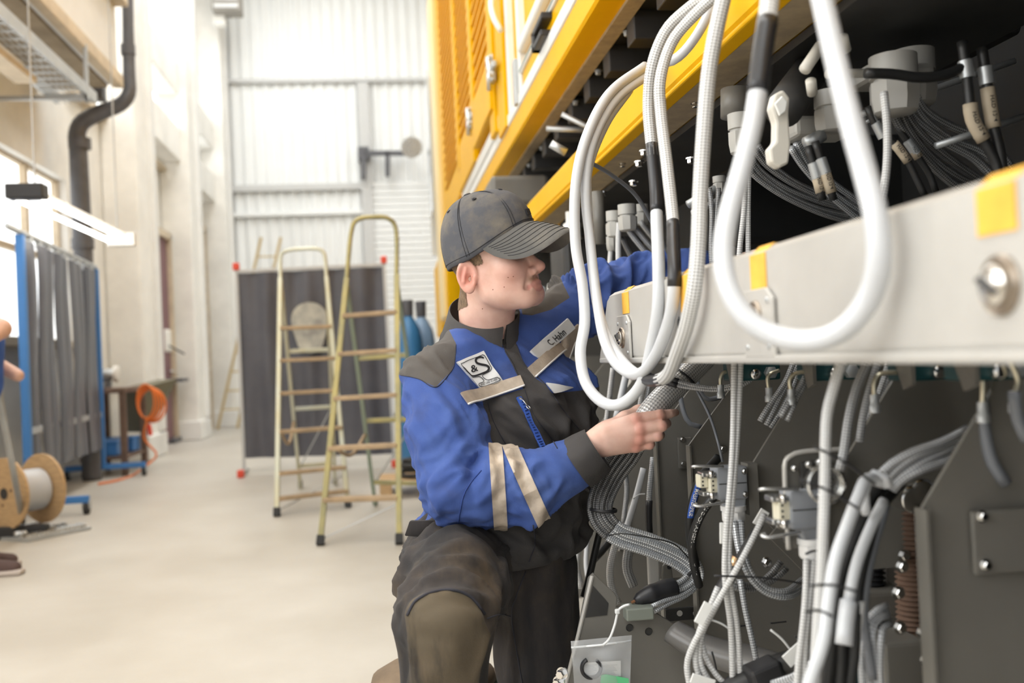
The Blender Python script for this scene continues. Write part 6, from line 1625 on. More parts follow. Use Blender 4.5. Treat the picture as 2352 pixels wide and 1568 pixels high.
def cable(label, pts, r, typ='w', cuts=None, strands=1, gap=0.0, cat='cable', group=None, axis=None, step=.012, name='cable', seg=10):
    """one cable; cuts = [(fraction0, fraction1, type, radius factor)] replaces stretches by sleeves; strands lie side by side"""
    P = spline([px3(p) for p in fillY(pts)], None, step)
    n = len(P); mid = P[n//2]
    t = thing(name, label, cat, P[0], group)
    T = np.gradient(P, axis=0); T /= np.linalg.norm(T, axis=1)[:, None]
    side = np.cross(T, FW); side /= np.linalg.norm(side, axis=1)[:, None]+1e-9
    if axis is not None: side = np.tile(np.asarray(axis, float)/np.linalg.norm(axis), (n, 1))
    rr = np.random.RandomState(len(label))
    for k in range(strands):
        o_ = (k-(strands-1)/2)*gap
        Q = P+side*o_
        if strands > 1: Q = Q+FW*(.35*r*((k*7) % 3-1))+side*(.25*gap*np.sin(np.linspace(0, 5, n)+k*2.1))[:, None]
        segs = []; prev = 0.0
        for a, b, ty, rf in (cuts or []):
            if a > prev: segs.append((prev, a, typ, 1.0))
            segs.append((a, b, ty, rf)); prev = b
        if prev < 1: segs.append((prev, 1.0, typ, 1.0))
        for a, b, ty, rf in segs:
            i0, i1 = int(a*(n-1)), int(round(b*(n-1)))
            if ty == 'k': i0, i1 = max(0, i0-1), min(n-1, i1+1)
            if i1-i0 < 2: continue
            v, f, uv = tube(Q[i0:i1+1], r*rf, seg)
            obj({'k': 'shrink_sleeve', 'w': 'sheath'}.get(ty, 'braided_sheath' if ty in 'WgdsB' else 'sheath'), v, f, TYPES[ty], t, smooth=True, uv=uv)
    return t, P
def tie(px, py, Y, d, r, m=None, parent=None, tail=None):
    """cable tie ring round a bundle, axis d"""
    c = at(px, py, Y); d, a, b = frame_of(d)
    v, f, _ = tube([c+(a*math.cos(t)+b*math.sin(t))*r for t in np.linspace(0, 2*math.pi, 26)], .0018, 6, caps=False, flat=(d, 2.2))
    o = obj('cable_tie', v, f, m or M_black, parent, smooth=True)
    if tail is not None:
        v, f = bar(c-FW*r, at(*tail), .003, .0014); obj('tie_tail', v, f, m or M_black, parent)
    return o
# ---- the white loops hanging in front of the worker
g1 = 'white cables looped over the yellow sill beam'
t1, P1_ = cable('outermost white cable loop hanging over yellow beam, lowest in front of the jacket',
      [(1640, -20, 1.66), (1580, 22), (1530, 72, 1.72), (1499, 150), (1490, 240, 1.75), (1497, 335), (1506, 432, 1.72), (1509, 520), (1513, 620, 1.66), (1511, 710, 1.66), (1496, 800, 1.70), (1474, 880), (1430, 926, 1.80), (1385, 924), (1346, 880, 1.88), (1333, 810), (1343, 740, 1.93), (1338, 655), (1322, 559, 1.97), (1322, 430), (1346, 318, 2.0), (1400, 215, 2.05), (1482, 152, 2.12)],
      .0109, 'w', [(0, .19, 'W', 1.02), (.19, .245, 'k', 1.06)], group=g1)
t2, _ = cable('middle white cable loop with black sleeve ending in a braided length',
      [(1655, -20, 1.60), (1600, 30), (1545, 95, 1.68), (1517, 180), (1518, 260, 1.68), (1532, 380), (1545, 500), (1547, 560, 1.58), (1549, 640, 1.545), (1541, 720, 1.57), (1514, 800, 1.64), (1482, 850), (1448, 858, 1.80), (1410, 828), (1385, 770, 1.90), (1370, 680), (1356, 560, 1.98), (1345, 440), (1360, 330, 2.01), (1415, 228, 2.06), (1500, 165, 2.13)],
      .0104, 'w', [(0, .275, 'W', 1.0), (.275, .335, 'k', 1.06)], group=g1)
t3, _ = cable('thick grey braided cable joining the white loops through a black sleeve by the beam',
      [(1668, -30, 1.40), (1645, 70), (1628, 170, 1.42), (1617, 300), (1608, 450, 1.43), (1604, 560, 1.42), (1595, 660, 1.42), (1578, 745, 1.46), (1558, 805, 1.52), (1536, 858, 1.60), (1508, 873), (1475, 866, 1.76), (1436, 838), (1402, 790, 1.90), (1376, 720), (1360, 600, 1.99), (1349, 470), (1352, 380, 2.02), (1392, 280), (1445, 205, 2.10)],
      .0107, 'w', [(0, .455, 'W', 1.08), (.455, .515, 'k', 1.08)], group=g1)
cable('short white cable loop lying against the top of the yellow sill beam', [(1650, -20, 1.74), (1612, 62), (1572, 118, 1.80), (1538, 142), (1520, 134, 1.84), (1512, 110)], .0095, 'w', group=g1)
t4, _ = cable('big white cable loop in the foreground hanging across the light grey beam',
      [(1772, -40, 1.12), (1764, 40), (1752, 118, 1.10), (1738, 230), (1726, 300), (1700, 400, 1.06), (1672, 500), (1661, 585, 1.02), (1675, 665), (1715, 730), (1775, 768, .97), (1840, 782), (1900, 775), (1955, 742, .90), (1998, 680), (2018, 600, .865), (2012, 500, .865), (1985, 390), (1952, 270, .90), (1918, 130), (1880, -40, .96)],
      .0112, 'w', [(0, .075, 'W', 1.0), (.075, .145, 'k', 1.08)])
# ---- the braided sleeve in the worker's hand
th, P = cable('thick silver braided bundle gripped in the worker hand, its far end taped black',
      [(1625, 815, 2.14), (1590, 850, 2.10), (1548, 890, 2.07), (1510, 928, 2.052), (1482, 965, 2.05), (1450, 1025, 2.06)], .0275, 'B', name='cable_bundle')
for k in range(6):
    pts = fillY([(1462, 1005, 2.055), (1440, 1040, 2.07), (1405, 1090, 2.08), (1379, 1150, 2.06), (1384, 1192, 2.04), (1420, 1226), (1490, 1250, 2.03), (1552, 1276), (1587, 1302, 2.02), (1593, 1326), (1570, 1346), (1535, 1357, 2.0)])
    Q = spline([px3(p) for p in pts], 90); s = np.linspace(0, 1, 90)
    w_ = (k-2.5)*.0075*np.interp(s, [0, .1, .3, .5, .8, 1], [1.2, 1.3, 1.2, 1.0, 1.0, .55])
    T = np.gradient(Q, axis=0); T /= np.linalg.norm(T, axis=1)[:, None]; sd_ = np.cross(T, FW); sd_ /= np.linalg.norm(sd_, axis=1)[:, None]
    Q = Q+sd_*w_[:, None]+FW*(.004*((k*5) % 3-1))
    for a, b, m_ in ((0, 42, M_brD), (41, 90, M_brS)): v, f, uv = tube(Q[a:b], .0056, 8); obj('braided_strand', v, f, m_, th, smooth=True, uv=uv)
P = spline([at(1548, 1349, 2.005), at(1530, 1353, 2.0), at(1490, 1366, 1.99), at(1458, 1380, 1.985)], 30)
v, f, _ = tube(P, np.interp(np.linspace(0, 1, 30), [0, .2, .45, .6, .9, 1], [.020, .021, .019, .020, .013, .006]), 16); obj('tape_wrap', v, f, M_shr, th, smooth=True)
v, f = cyl(P[-1], P[-1]+(P[-1]-P[-3])*1.2, .003, 8); obj('copper_end', v, f, mat('copper', (.7, .35, .2), .3, metal=1), th)
for (px, py, Y, d, r_) in ((1572, 868, 2.085, (.7, 0, .7), .030), (1385, 1170, 2.05, (.1, 0, 1), .0285), (1586, 1300, 2.02, (.8, 0, -.6), .024)): tie(px, py, Y, d, r_, parent=th)
cable('thin braided pair tied to the sleeve and sagging right under the beam', [(1530, 873, 2.03), (1580, 887, 2.0), (1650, 893, 1.95), (1712, 875, 1.92), (1752, 835, 1.92), (1765, 805, 1.95)], .0042, 'g', [(0, .07, 'k', 1.5)], 2, .008)
cable('thin braided pair hanging below the taped bundle end', [(1596, 1290, 2.03), (1602, 1335), (1575, 1365, 2.0), (1535, 1382), (1500, 1398, 1.97)], .0045, 's', None, 2, .009)
cable('thin loose black wire arching over the silver bundle', [(1398, 1230, 2.0), (1430, 1225), (1500, 1236, 1.98), (1550, 1250), (1585, 1285, 2.0)], .0014, 'h')
# ---- cables over and under the connectors
cable('pale braided pair running straight down past the front connector', [(1692, 815, 1.62), (1690, 900), (1686, 1020, 1.60), (1680, 1120, 1.58), (1672, 1230), (1672, 1330, 1.58), (1688, 1450), (1694, 1620, 1.6)], .0052, 'W', None, 2, .0098)
cable('braided strap loop drooping right below the front connector', [(1692, 1196, 1.69), (1700, 1260), (1722, 1318, 1.66), (1760, 1354), (1806, 1362, 1.66), (1846, 1338, 1.70)], .0055, 's', None, 2, .010)
cable('dark braided pair crossing behind the drooping strap', [(1680, 1340, 1.69), (1722, 1350), (1766, 1328, 1.69), (1800, 1296, 1.69)], .0055, 'd', None, 2, .010)
cable('pale braided cable slanting down left across the connectors', [(1756, 1180, 1.58), (1735, 1225), (1700, 1292, 1.56), (1660, 1362), (1622, 1428, 1.58), (1592, 1482), (1578, 1530, 1.60), (1590, 1600)], .0052, 'W', None, 1)
cable('braided cable with white tag curving to the bottom edge', [(1655, 1350, 1.60), (1632, 1400), (1608, 1455, 1.60), (1604, 1520), (1625, 1570), (1650, 1610, 1.6)], .0050, 'W', None, 2, .010)
cable('single braided lead hanging straight to the black floor plug', [(1700, 1330, 1.68), (1712, 1400), (1728, 1470, 1.66), (1742, 1540)], .0052, 's')
cable('braided lead rising from the bottom edge beside the drooping tag', [(1606, 1450, 1.62), (1622, 1510), (1650, 1555, 1.6), (1700, 1600)], .0045, 'W')
t, P = cable('black plug lead with brass ring slanting under the front connector', [(1745, 1205, 1.66), (1722, 1240), (1692, 1292, 1.64), (1662, 1345), (1640, 1382, 1.62), (1622, 1418)], .007, 'h', [(.5, .75, 'k', 1.7)])
v, f = lathe(at(1693, 1282, 1.638), at(1680, 1305, 1.638)-at(1693, 1282, 1.638), [(0, .010), (.006, .0115), (.012, .0115), (.016, .009)], 16); obj('brass_ring', v, f, mat('brass', (.75, .5, .3), .25, metal=1), t, auto=40)
for (a, b) in (((1627, 1388), (1606, 1432)), ((1664, 1195), (1662, 1245)), ((1755, 1178), (1735, 1205)), ((1612, 1545), (1650, 1570))):
    pass
def tag_box(a, b, wd, Y, label):
    o = obj('cable_tag', *bar(at(*a, Y), at(*b, Y), wd, .004, .0008, up=-FW), M_tag, label=label, cat='tag', group='white cable tags'); return o
tag_box((1628, 1385), (1604, 1432), .016, 1.565, 'white printed cable tag on the slanting braided cable')
tag_box((1660, 1200), (1660, 1248), .010, 1.60, 'white cable tag directly under the front connector gland')
tag_box((1758, 1172), (1738, 1206), .016, 1.60, 'white cable tag on the diagonal chassis strut')
tag_box((1588, 1556), (1640, 1572), .016, 1.58, 'white cable tag at the bottom edge beside the black plug')
# ---- hoses with print
def print_on(t, P, a, b, s, r, m, hgt):
    n = len(P); tv, tf = text_uv(s, True); w0, w1 = tv.min(0), tv.max(0); q = (tv-w0)/(w1-w0)
    fr = (a+(b-a)*q[:, 0])*(n-1); i = np.minimum(fr.astype(int), n-2); k = (fr-i)[:, None]; c = P[i]*(1-k)+P[i+1]*k
    T = np.gradient(P, axis=0); T = T[i]/np.linalg.norm(T[i], axis=1)[:, None]; sd_ = np.cross(T, FW); sd_ /= np.linalg.norm(sd_, axis=1)[:, None]
    y = (q[:, 1]-.5)*hgt; zz_ = np.sqrt(np.maximum(0, (r+.0004)**2-y*y))
    obj('print', c-sd_*y[:, None]-FW*zz_[:, None], tf, m, t)
t, P = cable('black hose with blue SUPERSTREAM print beside the front connector', [(1598, 1300, 2.0), (1586, 1240), (1584, 1190, 1.96), (1594, 1140), (1612, 1095, 1.94), (1650, 1050, 1.96)], .0092, 'h', step=.006, name='hose', cat='hose')
i0, i1 = int(len(P)*.44), int(len(P)*.74)
T = np.gradient(P, axis=0); sd_ = np.cross(T, FW); sd_ /= np.linalg.norm(sd_, axis=1)[:, None]
G = []
for i in range(i0, i1+1):
    for k in range(7): y = (k/6-.5)*.0125; G.append(P[i]+sd_[i]*y-FW*math.sqrt((.0094)**2-y*y))
nr = i1-i0+1; obj('blue_label', G, [[j*7+k, j*7+k+1, (j+1)*7+k+1, (j+1)*7+k] for j in range(nr-1) for k in range(6)], mat('blue_label_ink', (.02, .09, .42), .5), t, smooth=True)
print_on(t, P, .46, .73, 'SUPERSTREAM 1K', .0098, M_tag, .008)
t, P = cable('black hose with white printed line curving in front of the blue-marked hose', [(1606, 1345, 1.95), (1592, 1290), (1590, 1240, 1.90), (1606, 1190), (1632, 1150, 1.86), (1660, 1125, 1.86)], .0085, 'h', step=.006, name='hose', cat='hose')
print_on(t, P, .12, .86, 'EN 857 1SC MSHA IC-84/41', .0086, M_tag, .006)
# ---- right-hand verticals and bundles
cable('pale braided cable falling in front of the second connector', [(1936, 820, 1.20), (1915, 890), (1899, 960, 1.20), (1895, 1080), (1892, 1180, 1.18), (1888, 1290), (1880, 1420, 1.18), (1868, 1620)], .0070, 'W')
cable('grey braided cable hanging under the beam left of two more', [(2000, 815, 1.34), (1968, 890), (1950, 960, 1.32), (1938, 1040), (1928, 1080)], .0068, 'g')
cable('grey braided cable hanging under the beam, middle of three', [(2022, 815, 1.36), (1996, 900), (1982, 960, 1.35), (1974, 1015)], .0056, 'g')
cable('dark braided pair hanging behind the bent pipe ferrule', [(2050, 815, 1.5), (2030, 880), (2008, 950, 1.48), (1992, 1010)], .0050, 'g', None, 2, .010)
cable('grey braided trio running down steeply behind the first rib edge', [(1838, 820, 1.76), (1812, 880), (1784, 930, 1.74), (1758, 975)], .0052, 'g', None, 3, .010)
cable('grey braided pair running down steeply between rib edges', [(1868, 830, 1.6), (1840, 890), (1818, 930, 1.58), (1800, 962)], .0045, 'g', None, 2, .009)
cable('pale grey plastic cable curving behind the sagging braided pair', [(1562, 880, 2.30), (1566, 930), (1582, 970, 2.28), (1612, 980)], .0060, 't')
cable('grey cable bending left in front of the dark rib', [(1600, 860, 2.2), (1604, 890), (1622, 916, 2.18), (1655, 912)], .0055, 't')
cable('thin dark tube running down to the front connector', [(1600, 895, 2.0), (1630, 955), (1648, 1010, 1.9), (1660, 1060)], .0028, 't')
cable('thick grey braided strap arching left into the black bundle', [(2230, 1005, 1.22), (2175, 1030), (2110, 1055, 1.22), (2060, 1086), (2034, 1115, 1.24)], .0060, 'g', None, 4, .0085)
cable('grey jacketed hose dropping from the bent pipe on the far right', [(2258, 925, 1.16), (2262, 990), (2278, 1060, 1.15), (2310, 1110)], .0078, 't', name='hose', cat='hose')
cable('grey jacketed hose at the right edge below the beam', [(2330, 900, 1.08), (2338, 960), (2360, 1010)], .0075, 't', name='hose', cat='hose')
cable('thick white cable bending down out of the black bundle', [(2030, 1108, 1.20), (1992, 1100), (1972, 1140, 1.16), (1945, 1210), (1918, 1290, 1.12), (1902, 1390), (1892, 1470, 1.10), (1862, 1560), (1838, 1640, 1.1)], .0078, 'w')
cable('second white cable following the black bundle to a white plug', [(2030, 1150, 1.22), (1998, 1215), (1966, 1300, 1.18), (1946, 1400), (1938, 1480, 1.16)], .0070, 'w', [(.76, .97, 'w', 1.5)])
cable('white cable arc over the black bundle near the strap', [(1990, 1180, 1.2), (1985, 1130), (2000, 1092, 1.19), (2028, 1090), (2040, 1118)], .0062, 'w')
cable('bundle of black cables bending down beside the white cables', [(2060, 1095, 1.28), (2010, 1155), (1978, 1230, 1.22), (1950, 1320), (1936, 1420, 1.2), (1930, 1520), (1915, 1640)], .0085, 'h', None, 3, .013, name='cable_bundle')
cable('dark grey tube on the right side of the black bundle', [(2035, 1160, 1.24), (2008, 1250), (1990, 1330, 1.22), (1984, 1420), (1996, 1500), (2005, 1560)], .0060, 't')
cable('ivory tube with open end below the black bundle', [(1978, 1380, 1.2), (1970, 1440), (1966, 1500)], .0055, 'W')
cable('pale braided wires leaving the second connector downward', [(1866, 1285, 1.36), (1862, 1350), (1856, 1430, 1.34), (1850, 1520), (1846, 1620)], .0048, 'W', None, 3, .009)
cable('braided ribbon fanning out at the lower right housing', [(2040, 1410, 1.25), (2010, 1425), (1998, 1470, 1.24), (2000, 1540), (2010, 1620)], .0045, 's', None, 4, .008)
t, P = cable('thick black taped plug lying along the bottom edge', [(1660, 1590, 1.60), (1720, 1562), (1770, 1535, 1.58), (1830, 1515), (1880, 1490, 1.5)], .019, 'h', name='plug')
v, f = bar(at(1722, 1566, 1.565), at(1790, 1536, 1.565), .045, .05, .006, up=-FW); obj('plug_shell', v, f, M_black, t)
tag_box((1806, 1520), (1852, 1478), .022, 1.50, 'white tag with print on the thick black plug')
cable('pale braided cable along the bottom edge under the black plug', [(1780, 1580, 1.5), (1830, 1555), (1880, 1525, 1.46)], .006, 's', None, 2, .011)
# ties
M_tieW = mat('white_nylon', (.75, .76, .76), .4)
for (a, b, m_, Y, lab) in (((1838, 1102), (1972, 1168), M_black, 1.12, 'black cable tie slanting over the second connector'), ((1640, 1322), (1860, 1342), M_black, 1.52, 'long black cable tie crossing the drooping strap'), ((1860, 1345), (1968, 1358), M_black, 1.07, 'black cable tie round the white and black bundle'), ((1850, 1405), (1912, 1415), M_black, 1.07, 'black cable tie lower on the white cable'),
        ((1632, 1422), (1692, 1458), M_tieW, 1.60, 'white cable tie tail sticking out right of the white tag'), ((1770, 1446), (1822, 1500), M_tieW, 1.52, 'white cable tie tail above the black plug'), ((1635, 1496), (1648, 1552), M_black, 1.7, 'black cable tie tail standing by the trough'), ((1826, 1460), (1848, 1492), M_black, 1.48, 'short black cable tie tail beside the printed tag'), ((1870, 1025), (2010, 1112), M_black, 1.14, 'long black cable tie above the white cable arc'), ((1454, 1145), (1482, 1134), M_tieW, 2.3, 'short white cable tie left of the dark rib'), ((1850, 1272), (1896, 1270), M_black, 1.30, 'black cable tie at the second connector gland')):
    P = spline([at(*a, Y), (at(*a, Y)+at(*b, Y))/2+np.array([0, 0, .004]), at(*b, Y)], 12); v, f, _ = tube(P, .0018, 6, flat=(-FW, .6)); obj('cable_tie', v, f, m_, smooth=True, label=lab, cat='cable tie', group='cable ties')
# ---- upper right interior
gi = 'braided cables in the dark interior'
cable('wide fan of grey braided cables sweeping right from the round gland', [(1722, 352, 1.92), (1752, 392), (1808, 432, 1.95), (1880, 464), (1950, 484, 2.0), (2010, 500)], .0062, 'g', None, 5, .0105, group=gi)
cable('braided cables crossing over the fan beside the white lever', [(1826, 330, 1.80), (1856, 380), (1905, 432, 1.85), (1960, 474), (2010, 510, 1.9)], .0066, 's', None, 3, .012, group=gi)
cable('two pale braided cables hanging straight from the round gland', [(1706, 345, 1.88), (1713, 420), (1714, 500, 1.88), (1708, 600)], .0055, 'W', None, 2, .013, group=gi)
cable('two braided cables hanging left behind the foreground loop', [(1638, 432, 2.26), (1640, 510), (1648, 610, 2.26)], .0060, 'g', None, 2, .018, group=gi)
cable('dark braided trio falling right from the upper gland block', [(2052, 212, 1.62), (2078, 282), (2128, 345, 1.66), (2190, 398), (2260, 440, 1.7)], .0078, 'd', None, 3, .015, group=gi)
cable('grey braided trio arching far right from the upper gland block', [(2082, 205, 1.64), (2112, 262), (2176, 310, 1.68), (2250, 345), (2310, 400, 1.7)], .0078, 'g', None, 3, .017, group=gi)
cable('pale braided cable dropping straight from the upper gland block to the beam', [(2030, 212, 1.5), (2038, 300), (2036, 390, 1.48), (2020, 500)], .0065, 'W', group=gi)
cable('thick black cable running level under the upper gland block', [(1988, 168, 1.50), (2050, 170), (2110, 178, 1.5), (2170, 172), (2220, 150)], .0085, 'h', group=gi)
M_lab = mat('beige_label_sleeve', (.48, .40, .29), .6, var=.1)
def labelled(label, pts, f0, f1, r=.0085):
    t, P = cable(label, pts, r, 'h', name='hose', cat='hose', group='hoses with beige label sleeves'); n = len(P)
    v, f, uv = tube(P[int(f0*n):int(f1*n)], r*1.35, 12); o = obj('label_sleeve', v, f, M_lab, t, smooth=True)
    q = P[int(f0*n)]; T = P[1]-P[0]; v, f = lathe(P[0], P[3]-P[0], [(0, r*.9), (.03, r*.9), (.032, r*1.4), (.06, r*1.4)], 12); obj('crimp', v, f, M_galv, t, auto=40)
    if r > .005: print_on(t, P, f0+.04, f1-.08, 'HYD 12-4', r*1.37, M_ink, .007)
labelled('left black hose with beige label at the upper right', [(2210, 95, 1.50), (2218, 150), (2226, 215), (2234, 275, 1.5), (2262, 325), (2290, 380), (2300, 440, 1.5)], .42, .70)
labelled('right black hose with beige label at the upper right', [(2255, 110, 1.50), (2264, 170), (2272, 230), (2282, 290, 1.5), (2296, 345), (2310, 440, 1.5)], .30, .60)
labelled('upper thin hose with beige label below the gland block', [(1992, 245, 1.62), (2010, 285), (2050, 325), (2085, 370, 1.62), (2105, 410), (2125, 450)], .42, .72, .006)
labelled('second thin hose with beige label below the gland block', [(2060, 290, 1.64), (2085, 325), (2110, 362), (2135, 400, 1.64), (2150, 440)], .3, .6, .006)
labelled('short hose pair with label beside the white lever', [(1872, 325, 1.66), (1884, 360), (1900, 410), (1915, 460, 1.66)], .5, .9, .007)
labelled('second short hose beside the white lever', [(1856, 335, 1.67), (1866, 370), (1880, 420), (1890, 460, 1.67)], .55, .95, .007)
cable('dark slanting tube from the yellow beam across to the sleeve of the worker', [(1358, 374, 2.02), (1405, 402), (1460, 448, 2.15), (1500, 515), (1535, 580, 2.25)], .0045, 't')
for k, (pts, ty, lab) in enumerate(([[(1421, 512, 2.78), (1420, 570), (1422, 640)], 'W', 'pale cable hanging straight from the rear gland cluster'], [[(1432, 510, 2.76), (1455, 545), (1500, 600)], 'g', 'grey cable leaving the rear gland cluster, first bend'], [[(1448, 510, 2.76), (1480, 550), (1525, 600)], 'g', 'grey cable leaving the rear gland cluster, second bend'], [[(1470, 508, 2.88), (1500, 545), (1545, 585)], 'g', 'grey cable leaving the rear gland cluster, outer bend'], [[(1405, 545, 2.9), (1402, 590), (1398, 640)], 'W', 'pale cable under the smallest rear gland'], [[(1428, 545, 2.8), (1450, 590), (1470, 620)], 'd', 'dark cable behind the rear gland cluster'])):
    cable(lab, pts, .008, ty, group='cables of the rear glands')
# ---- tangle under the beam behind the worker's hand
tang = [([(1408, 845, 2.6), (1398, 930), (1388, 1010), (1382, 1090)], .0075, 'W', 'pale cable hanging left in the tangle behind the hand'),
        ([(1442, 845, 2.7), (1425, 920), (1416, 960)], .0100, 'w', 'short white cable hanging in the tangle behind the loops'),
        ([(1478, 880, 2.5), (1470, 930), (1462, 1000)], .0065, 'W', 'pale cable pair behind the thumb of the worker'),
        ([(1494, 870, 2.5), (1480, 940), (1470, 1000)], .0050, 's', 'silver cable behind the thumb of the worker'),
        ([(1478, 1075, 2.45), (1464, 1130), (1446, 1190), (1424, 1260)], .0078, 'w', 'white cable slanting down behind the ribbon bundle'),
        ([(1500, 1050, 2.42), (1492, 1130), (1490, 1200), (1496, 1260)], .0072, 's', 'silver cable with black sleeve falling along the rib edge'),
        ([(1418, 1235, 2.4), (1402, 1300), (1405, 1350), (1420, 1385)], .0090, 'W', 'pale cable curving down left of the silver bundle'),
        ([(1385, 1190, 2.3), (1368, 1260), (1352, 1330), (1340, 1370)], .0085, 'h', 'black cable slanting down beside the jacket hem'),
        ([(1420, 1215, 2.5), (1385, 1260), (1362, 1285)], .0110, 'h', 'short thick black cable left of the silver bundle'),
        ([(1430, 1060, 2.6), (1440, 1120), (1432, 1200)], .0070, 'g', 'grey cable standing behind the ribbon bundle'),
        ([(1330, 1250, 2.7), (1325, 1300), (1335, 1350)], .0090, 'W', 'pale cable beside the dark trouser leg'),
        ([(1350, 1230, 2.9), (1346, 1290), (1352, 1340)], .0070, 'w', 'white cable beside the dark trouser leg'),
        ([(1380, 1010, 2.8), (1372, 1060), (1374, 1110)], .0080, 'W', 'pale cable behind the wrist of the worker'),
        ([(1448, 1240, 2.5), (1440, 1300), (1455, 1345)], .0130, 'g', 'thick grey cable bulging below the silver bundle')]
for pts, r_, ty, lab in tang: cable(lab, pts, r_, ty, [(.55, .75, 'k', 1.3)] if 'sleeve' in lab else None, group='tangle behind the hand')
# ---- heavy connectors
M_hood = mat('grey_die_cast', (.27, .285, .31), .42, var=.05)
M_ins = mat('cream_insert', (.68, .64, .50), .5)
M_gw = mat('white_gland', (.72, .72, .72), .4)
M_clear = mat('zinc_bail', (.62, .63, .64), .2, metal=.9)
def hood(label, x0, x1, y0, y1, Y, ins, glx, gly0, gly1):
    a, b = at(x0, y1, Y), at(x1, y0, Y); dpt = .045
    t = thing('plug_connector', label, 'connector', (a[0], Y, a[2]))
    hb = obj('hood', *rbox((a[0], Y, a[2]), (b[0], Y+dpt, b[2]), .004), M_hood, t, auto=40)
    obj('hood_groove', *rbox((a[0]+.002, Y-.0006, (a[2]+b[2])/2-.0008), (b[0]-.002, Y+.001, (a[2]+b[2])/2+.0008)), M_dark2, hb)
    obj('hood_neck', *prism([(a[0]+.012, Y+.004, a[2]+.004), (b[0]-.002, Y+.004, a[2]+.004), (b[0]-.004, Y+.008, a[2]-.022), (a[0]+.022, Y+.008, a[2]-.022)], (0, dpt-.010, 0), .003), M_hood, hb)
    for dz in (.012, .85): 
        q = np.array([b[0]-.006, Y-.001, a[2]+(b[2]-a[2])*(.15 if dz < .5 else .85)]); obj('screw', *hexbolt(q, (0, -1, 0), .0038, .005), M_chrome, hb)
    for k, (ix0, ix1, iy0, iy1, dy) in enumerate(ins):
        c, d = at(ix0, iy1, Y+dy), at(ix1, iy0, Y+dy); io = obj('contact_insert', *rbox((c[0], Y+dy, c[2]), (d[0], Y+dy+.025, d[2]), .002), M_ins, t)
        for q in range(3): zc = c[2]+(d[2]-c[2])*(.2+.3*q); obj('contact_slot', *rbox((c[0]+.004, Y+dy-.0005, zc-.0015), (c[0]+.007, Y+dy+.001, zc+.0015)), M_dark2, io)
    zt, zb2 = b[2], a[2]
    for z in (zt, zb2):
        s = 1 if z == zt else -1
        P = [np.array([a[0]+.010, Y-.004, z+s*.002]), np.array([a[0]-.022, Y-.006, z+s*.005]), np.array([a[0]-.040, Y-.004, z+s*.006]), np.array([a[0]-.044, Y+.003, z+s*.004]), np.array([a[0]-.038, Y+.008, z+s*.003])]
        v, f, _ = tube(spline(P, 24), .0036, 8, flat=((0, 0, 1), .7)); obj('locking_lever', v, f, M_clear, t, smooth=True)
        v, f = cyl((a[0]-.012, Y-.002, z-s*.004), (a[0]-.012, Y-.002, z-s*.016), .0045, 10); obj('lever_pin', v, f, M_chrome, t, smooth=True)
        v, f = rbox((a[0]-.026, Y+.006, z-s*.012-.004), (a[0], Y+.036, z-s*.012+.004), .002); obj('side_bracket', v, f, M_clear, t)
    g0, g1_ = at(glx, gly0, Y+.02), at(glx, gly1, Y+.02); H = g0[2]-g1_[2]
    go = obj('cable_gland', *lathe(g0, (0, 0, -1), [(0, .0225), (H*.28, .0225), (H*.3, .020), (H*.36, .020)], 20), M_gw, t, auto=40)
    obj('gland_nut', *lathe(g0-np.array([0, 0, H*.36]), (0, 0, -1), [(0, .0215), (H*.45, .0215), (H*.6, .0185), (H*.64, .013)], 8), M_gw, go, auto=40)
hood('grey heavy connector hood in focus under the beam, white gland below', 1651, 1716, 1070, 1150, 1.69, [(1632, 1655, 1097, 1132, .004), (1608, 1626, 1090, 1121, .014)], 1684, 1160, 1200)
hood('second grey connector hood further right, partly behind the pale cable', 1820, 1890, 1122, 1218, 1.36, [(1790, 1822, 1150, 1196, .006)], 1866, 1234, 1282)
# ---- plastic bag with ring on the lower bracket, small bottle
Yg = 1.93
M_bag = mat('clear_plastic', (.80, .82, .84), .12, trans=.0, alpha=.30, bump=.5, bscale=30, spec=.8)
t = thing('plastic_bag', 'clear plastic zip bag with black ring hanging on the grey bracket', 'bag', at(1380, 1600, Yg))
q = [(1311, 1472), (1451, 1458), (1446, 1610), (1322, 1610)]
n = 14; G = []; Gb = []
for j in range(n):
    for i in range(n):
        u, w_ = i/(n-1), j/(n-1); p = (np.array(q[0])*(1-u)+np.array(q[1])*u)*(1-w_)+(np.array(q[3])*(1-u)+np.array(q[2])*u)*w_
        bul = .012*math.sin(math.pi*u)*math.sin(math.pi*min(1, w_*.8+.1)); nz = .004*math.sin(9*u+5*w_)+.003*math.sin(17*w_-6*u)
        G.append(at(p[0], p[1], Yg-bul-nz)); Gb.append(at(p[0], p[1], Yg+bul*.6+.004))
fq = [[j*n+i, j*n+i+1, (j+1)*n+i+1, (j+1)*n+i] for j in range(n-1) for i in range(n-1)]
obj('bag_front', G, fq, M_bag, t, smooth=True); obj('bag_back', Gb, fq, M_bag, t, smooth=True)
v, f, _ = tube([at(1312, 1487, Yg-.004), at(1380, 1481, Yg-.006), at(1450, 1471, Yg-.004)], .0022, 8); obj('zip_seal', v, f, mat('clear_seal', (.85, .87, .88), .2), t, smooth=True)
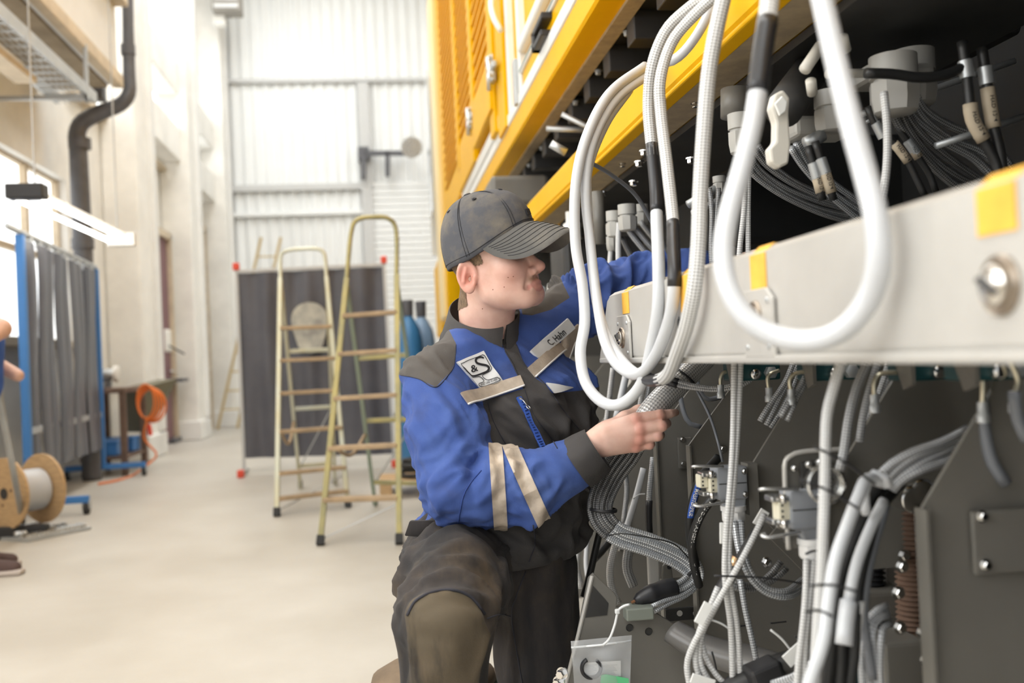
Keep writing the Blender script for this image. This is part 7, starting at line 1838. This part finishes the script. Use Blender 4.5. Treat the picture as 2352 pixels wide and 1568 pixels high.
P = [at(1358+22*math.cos(a), 1534+22*math.sin(a), Yg-.004) for a in np.linspace(-.95, math.pi+1.1, 30)]
t2_ = thing('clamp_ring', 'open black plastic clamp ring inside the clear bag', 'ring', P[0]); v, f, _ = tube(P, .0038, 10, flat=((0, 1, 0), 1.8)); obj('ring', v, f, M_black, t2_, smooth=True)
v, f = prism([at(*p, Yg+.002) for p in ((1342, 1522), (1426, 1517), (1426, 1552), (1342, 1556))], (0, .0008, 0)); lb = obj('paper_label', v, f, M_tag, label='white printed paper label inside the clear bag', cat='label')
for k in range(8):
    for (x0, x1) in ((1346, 1372), (1384, 1418)): v, f = bar(at(x0, 1527+3.2*k, Yg+.0017), at(x1-((k*7) % 9), 1526+3.2*k, Yg+.0017), .0009, .0003, up=(0, 0, 1)); obj('print_line', v, f, mat('grey_print', (.35, .35, .37), .7), lb)
v, f = prism([at(*p, Yg-.006) for p in ((1381, 1550), (1392, 1548), (1444, 1558), (1446, 1600), (1376, 1600))], (0, .001, 0)); obj('green_label', v, f, mat('mint_green_label', (.12, .55, .24), .6), label='mint green sticker at the bottom of the clear bag', cat='label')
P = spline([at(1446, 1388, Yg-.02), at(1432, 1392, Yg-.02), at(1420, 1403, Yg-.02), at(1412, 1435, Yg-.02), at(1400, 1466, Yg-.02), at(1384, 1482, Yg-.015)], 26)
t = thing('cable_tie', 'thick white cable tie holding the clear bag', 'cable tie', P[0]); v, f, _ = tube(P, .0026, 8); obj('strap', v, f, M_tieW, t, smooth=True); v, f = rbox(at(1414, 1411, Yg-.025), at(1424, 1399, Yg-.025)+np.array([0, .008, 0]), .002); obj('tie_head', v, f, M_tieW, t)
b = at(1321, 1432, 2.3); t = thing('marker_pen', 'white and green marker pen standing beside the trouser leg', 'pen', b)
for z0, z1, m_ in ((0, .022, mat('pen_green', (.12, .42, .05), .5)), (.022, .028, M_blue_s), (.028, .048, M_tag)): v, f = cyl(b+np.array([0, 0, z0]), b+np.array([0, 0, z1]), .0065, 12); obj('barrel', v, f, m_, t, smooth=True)
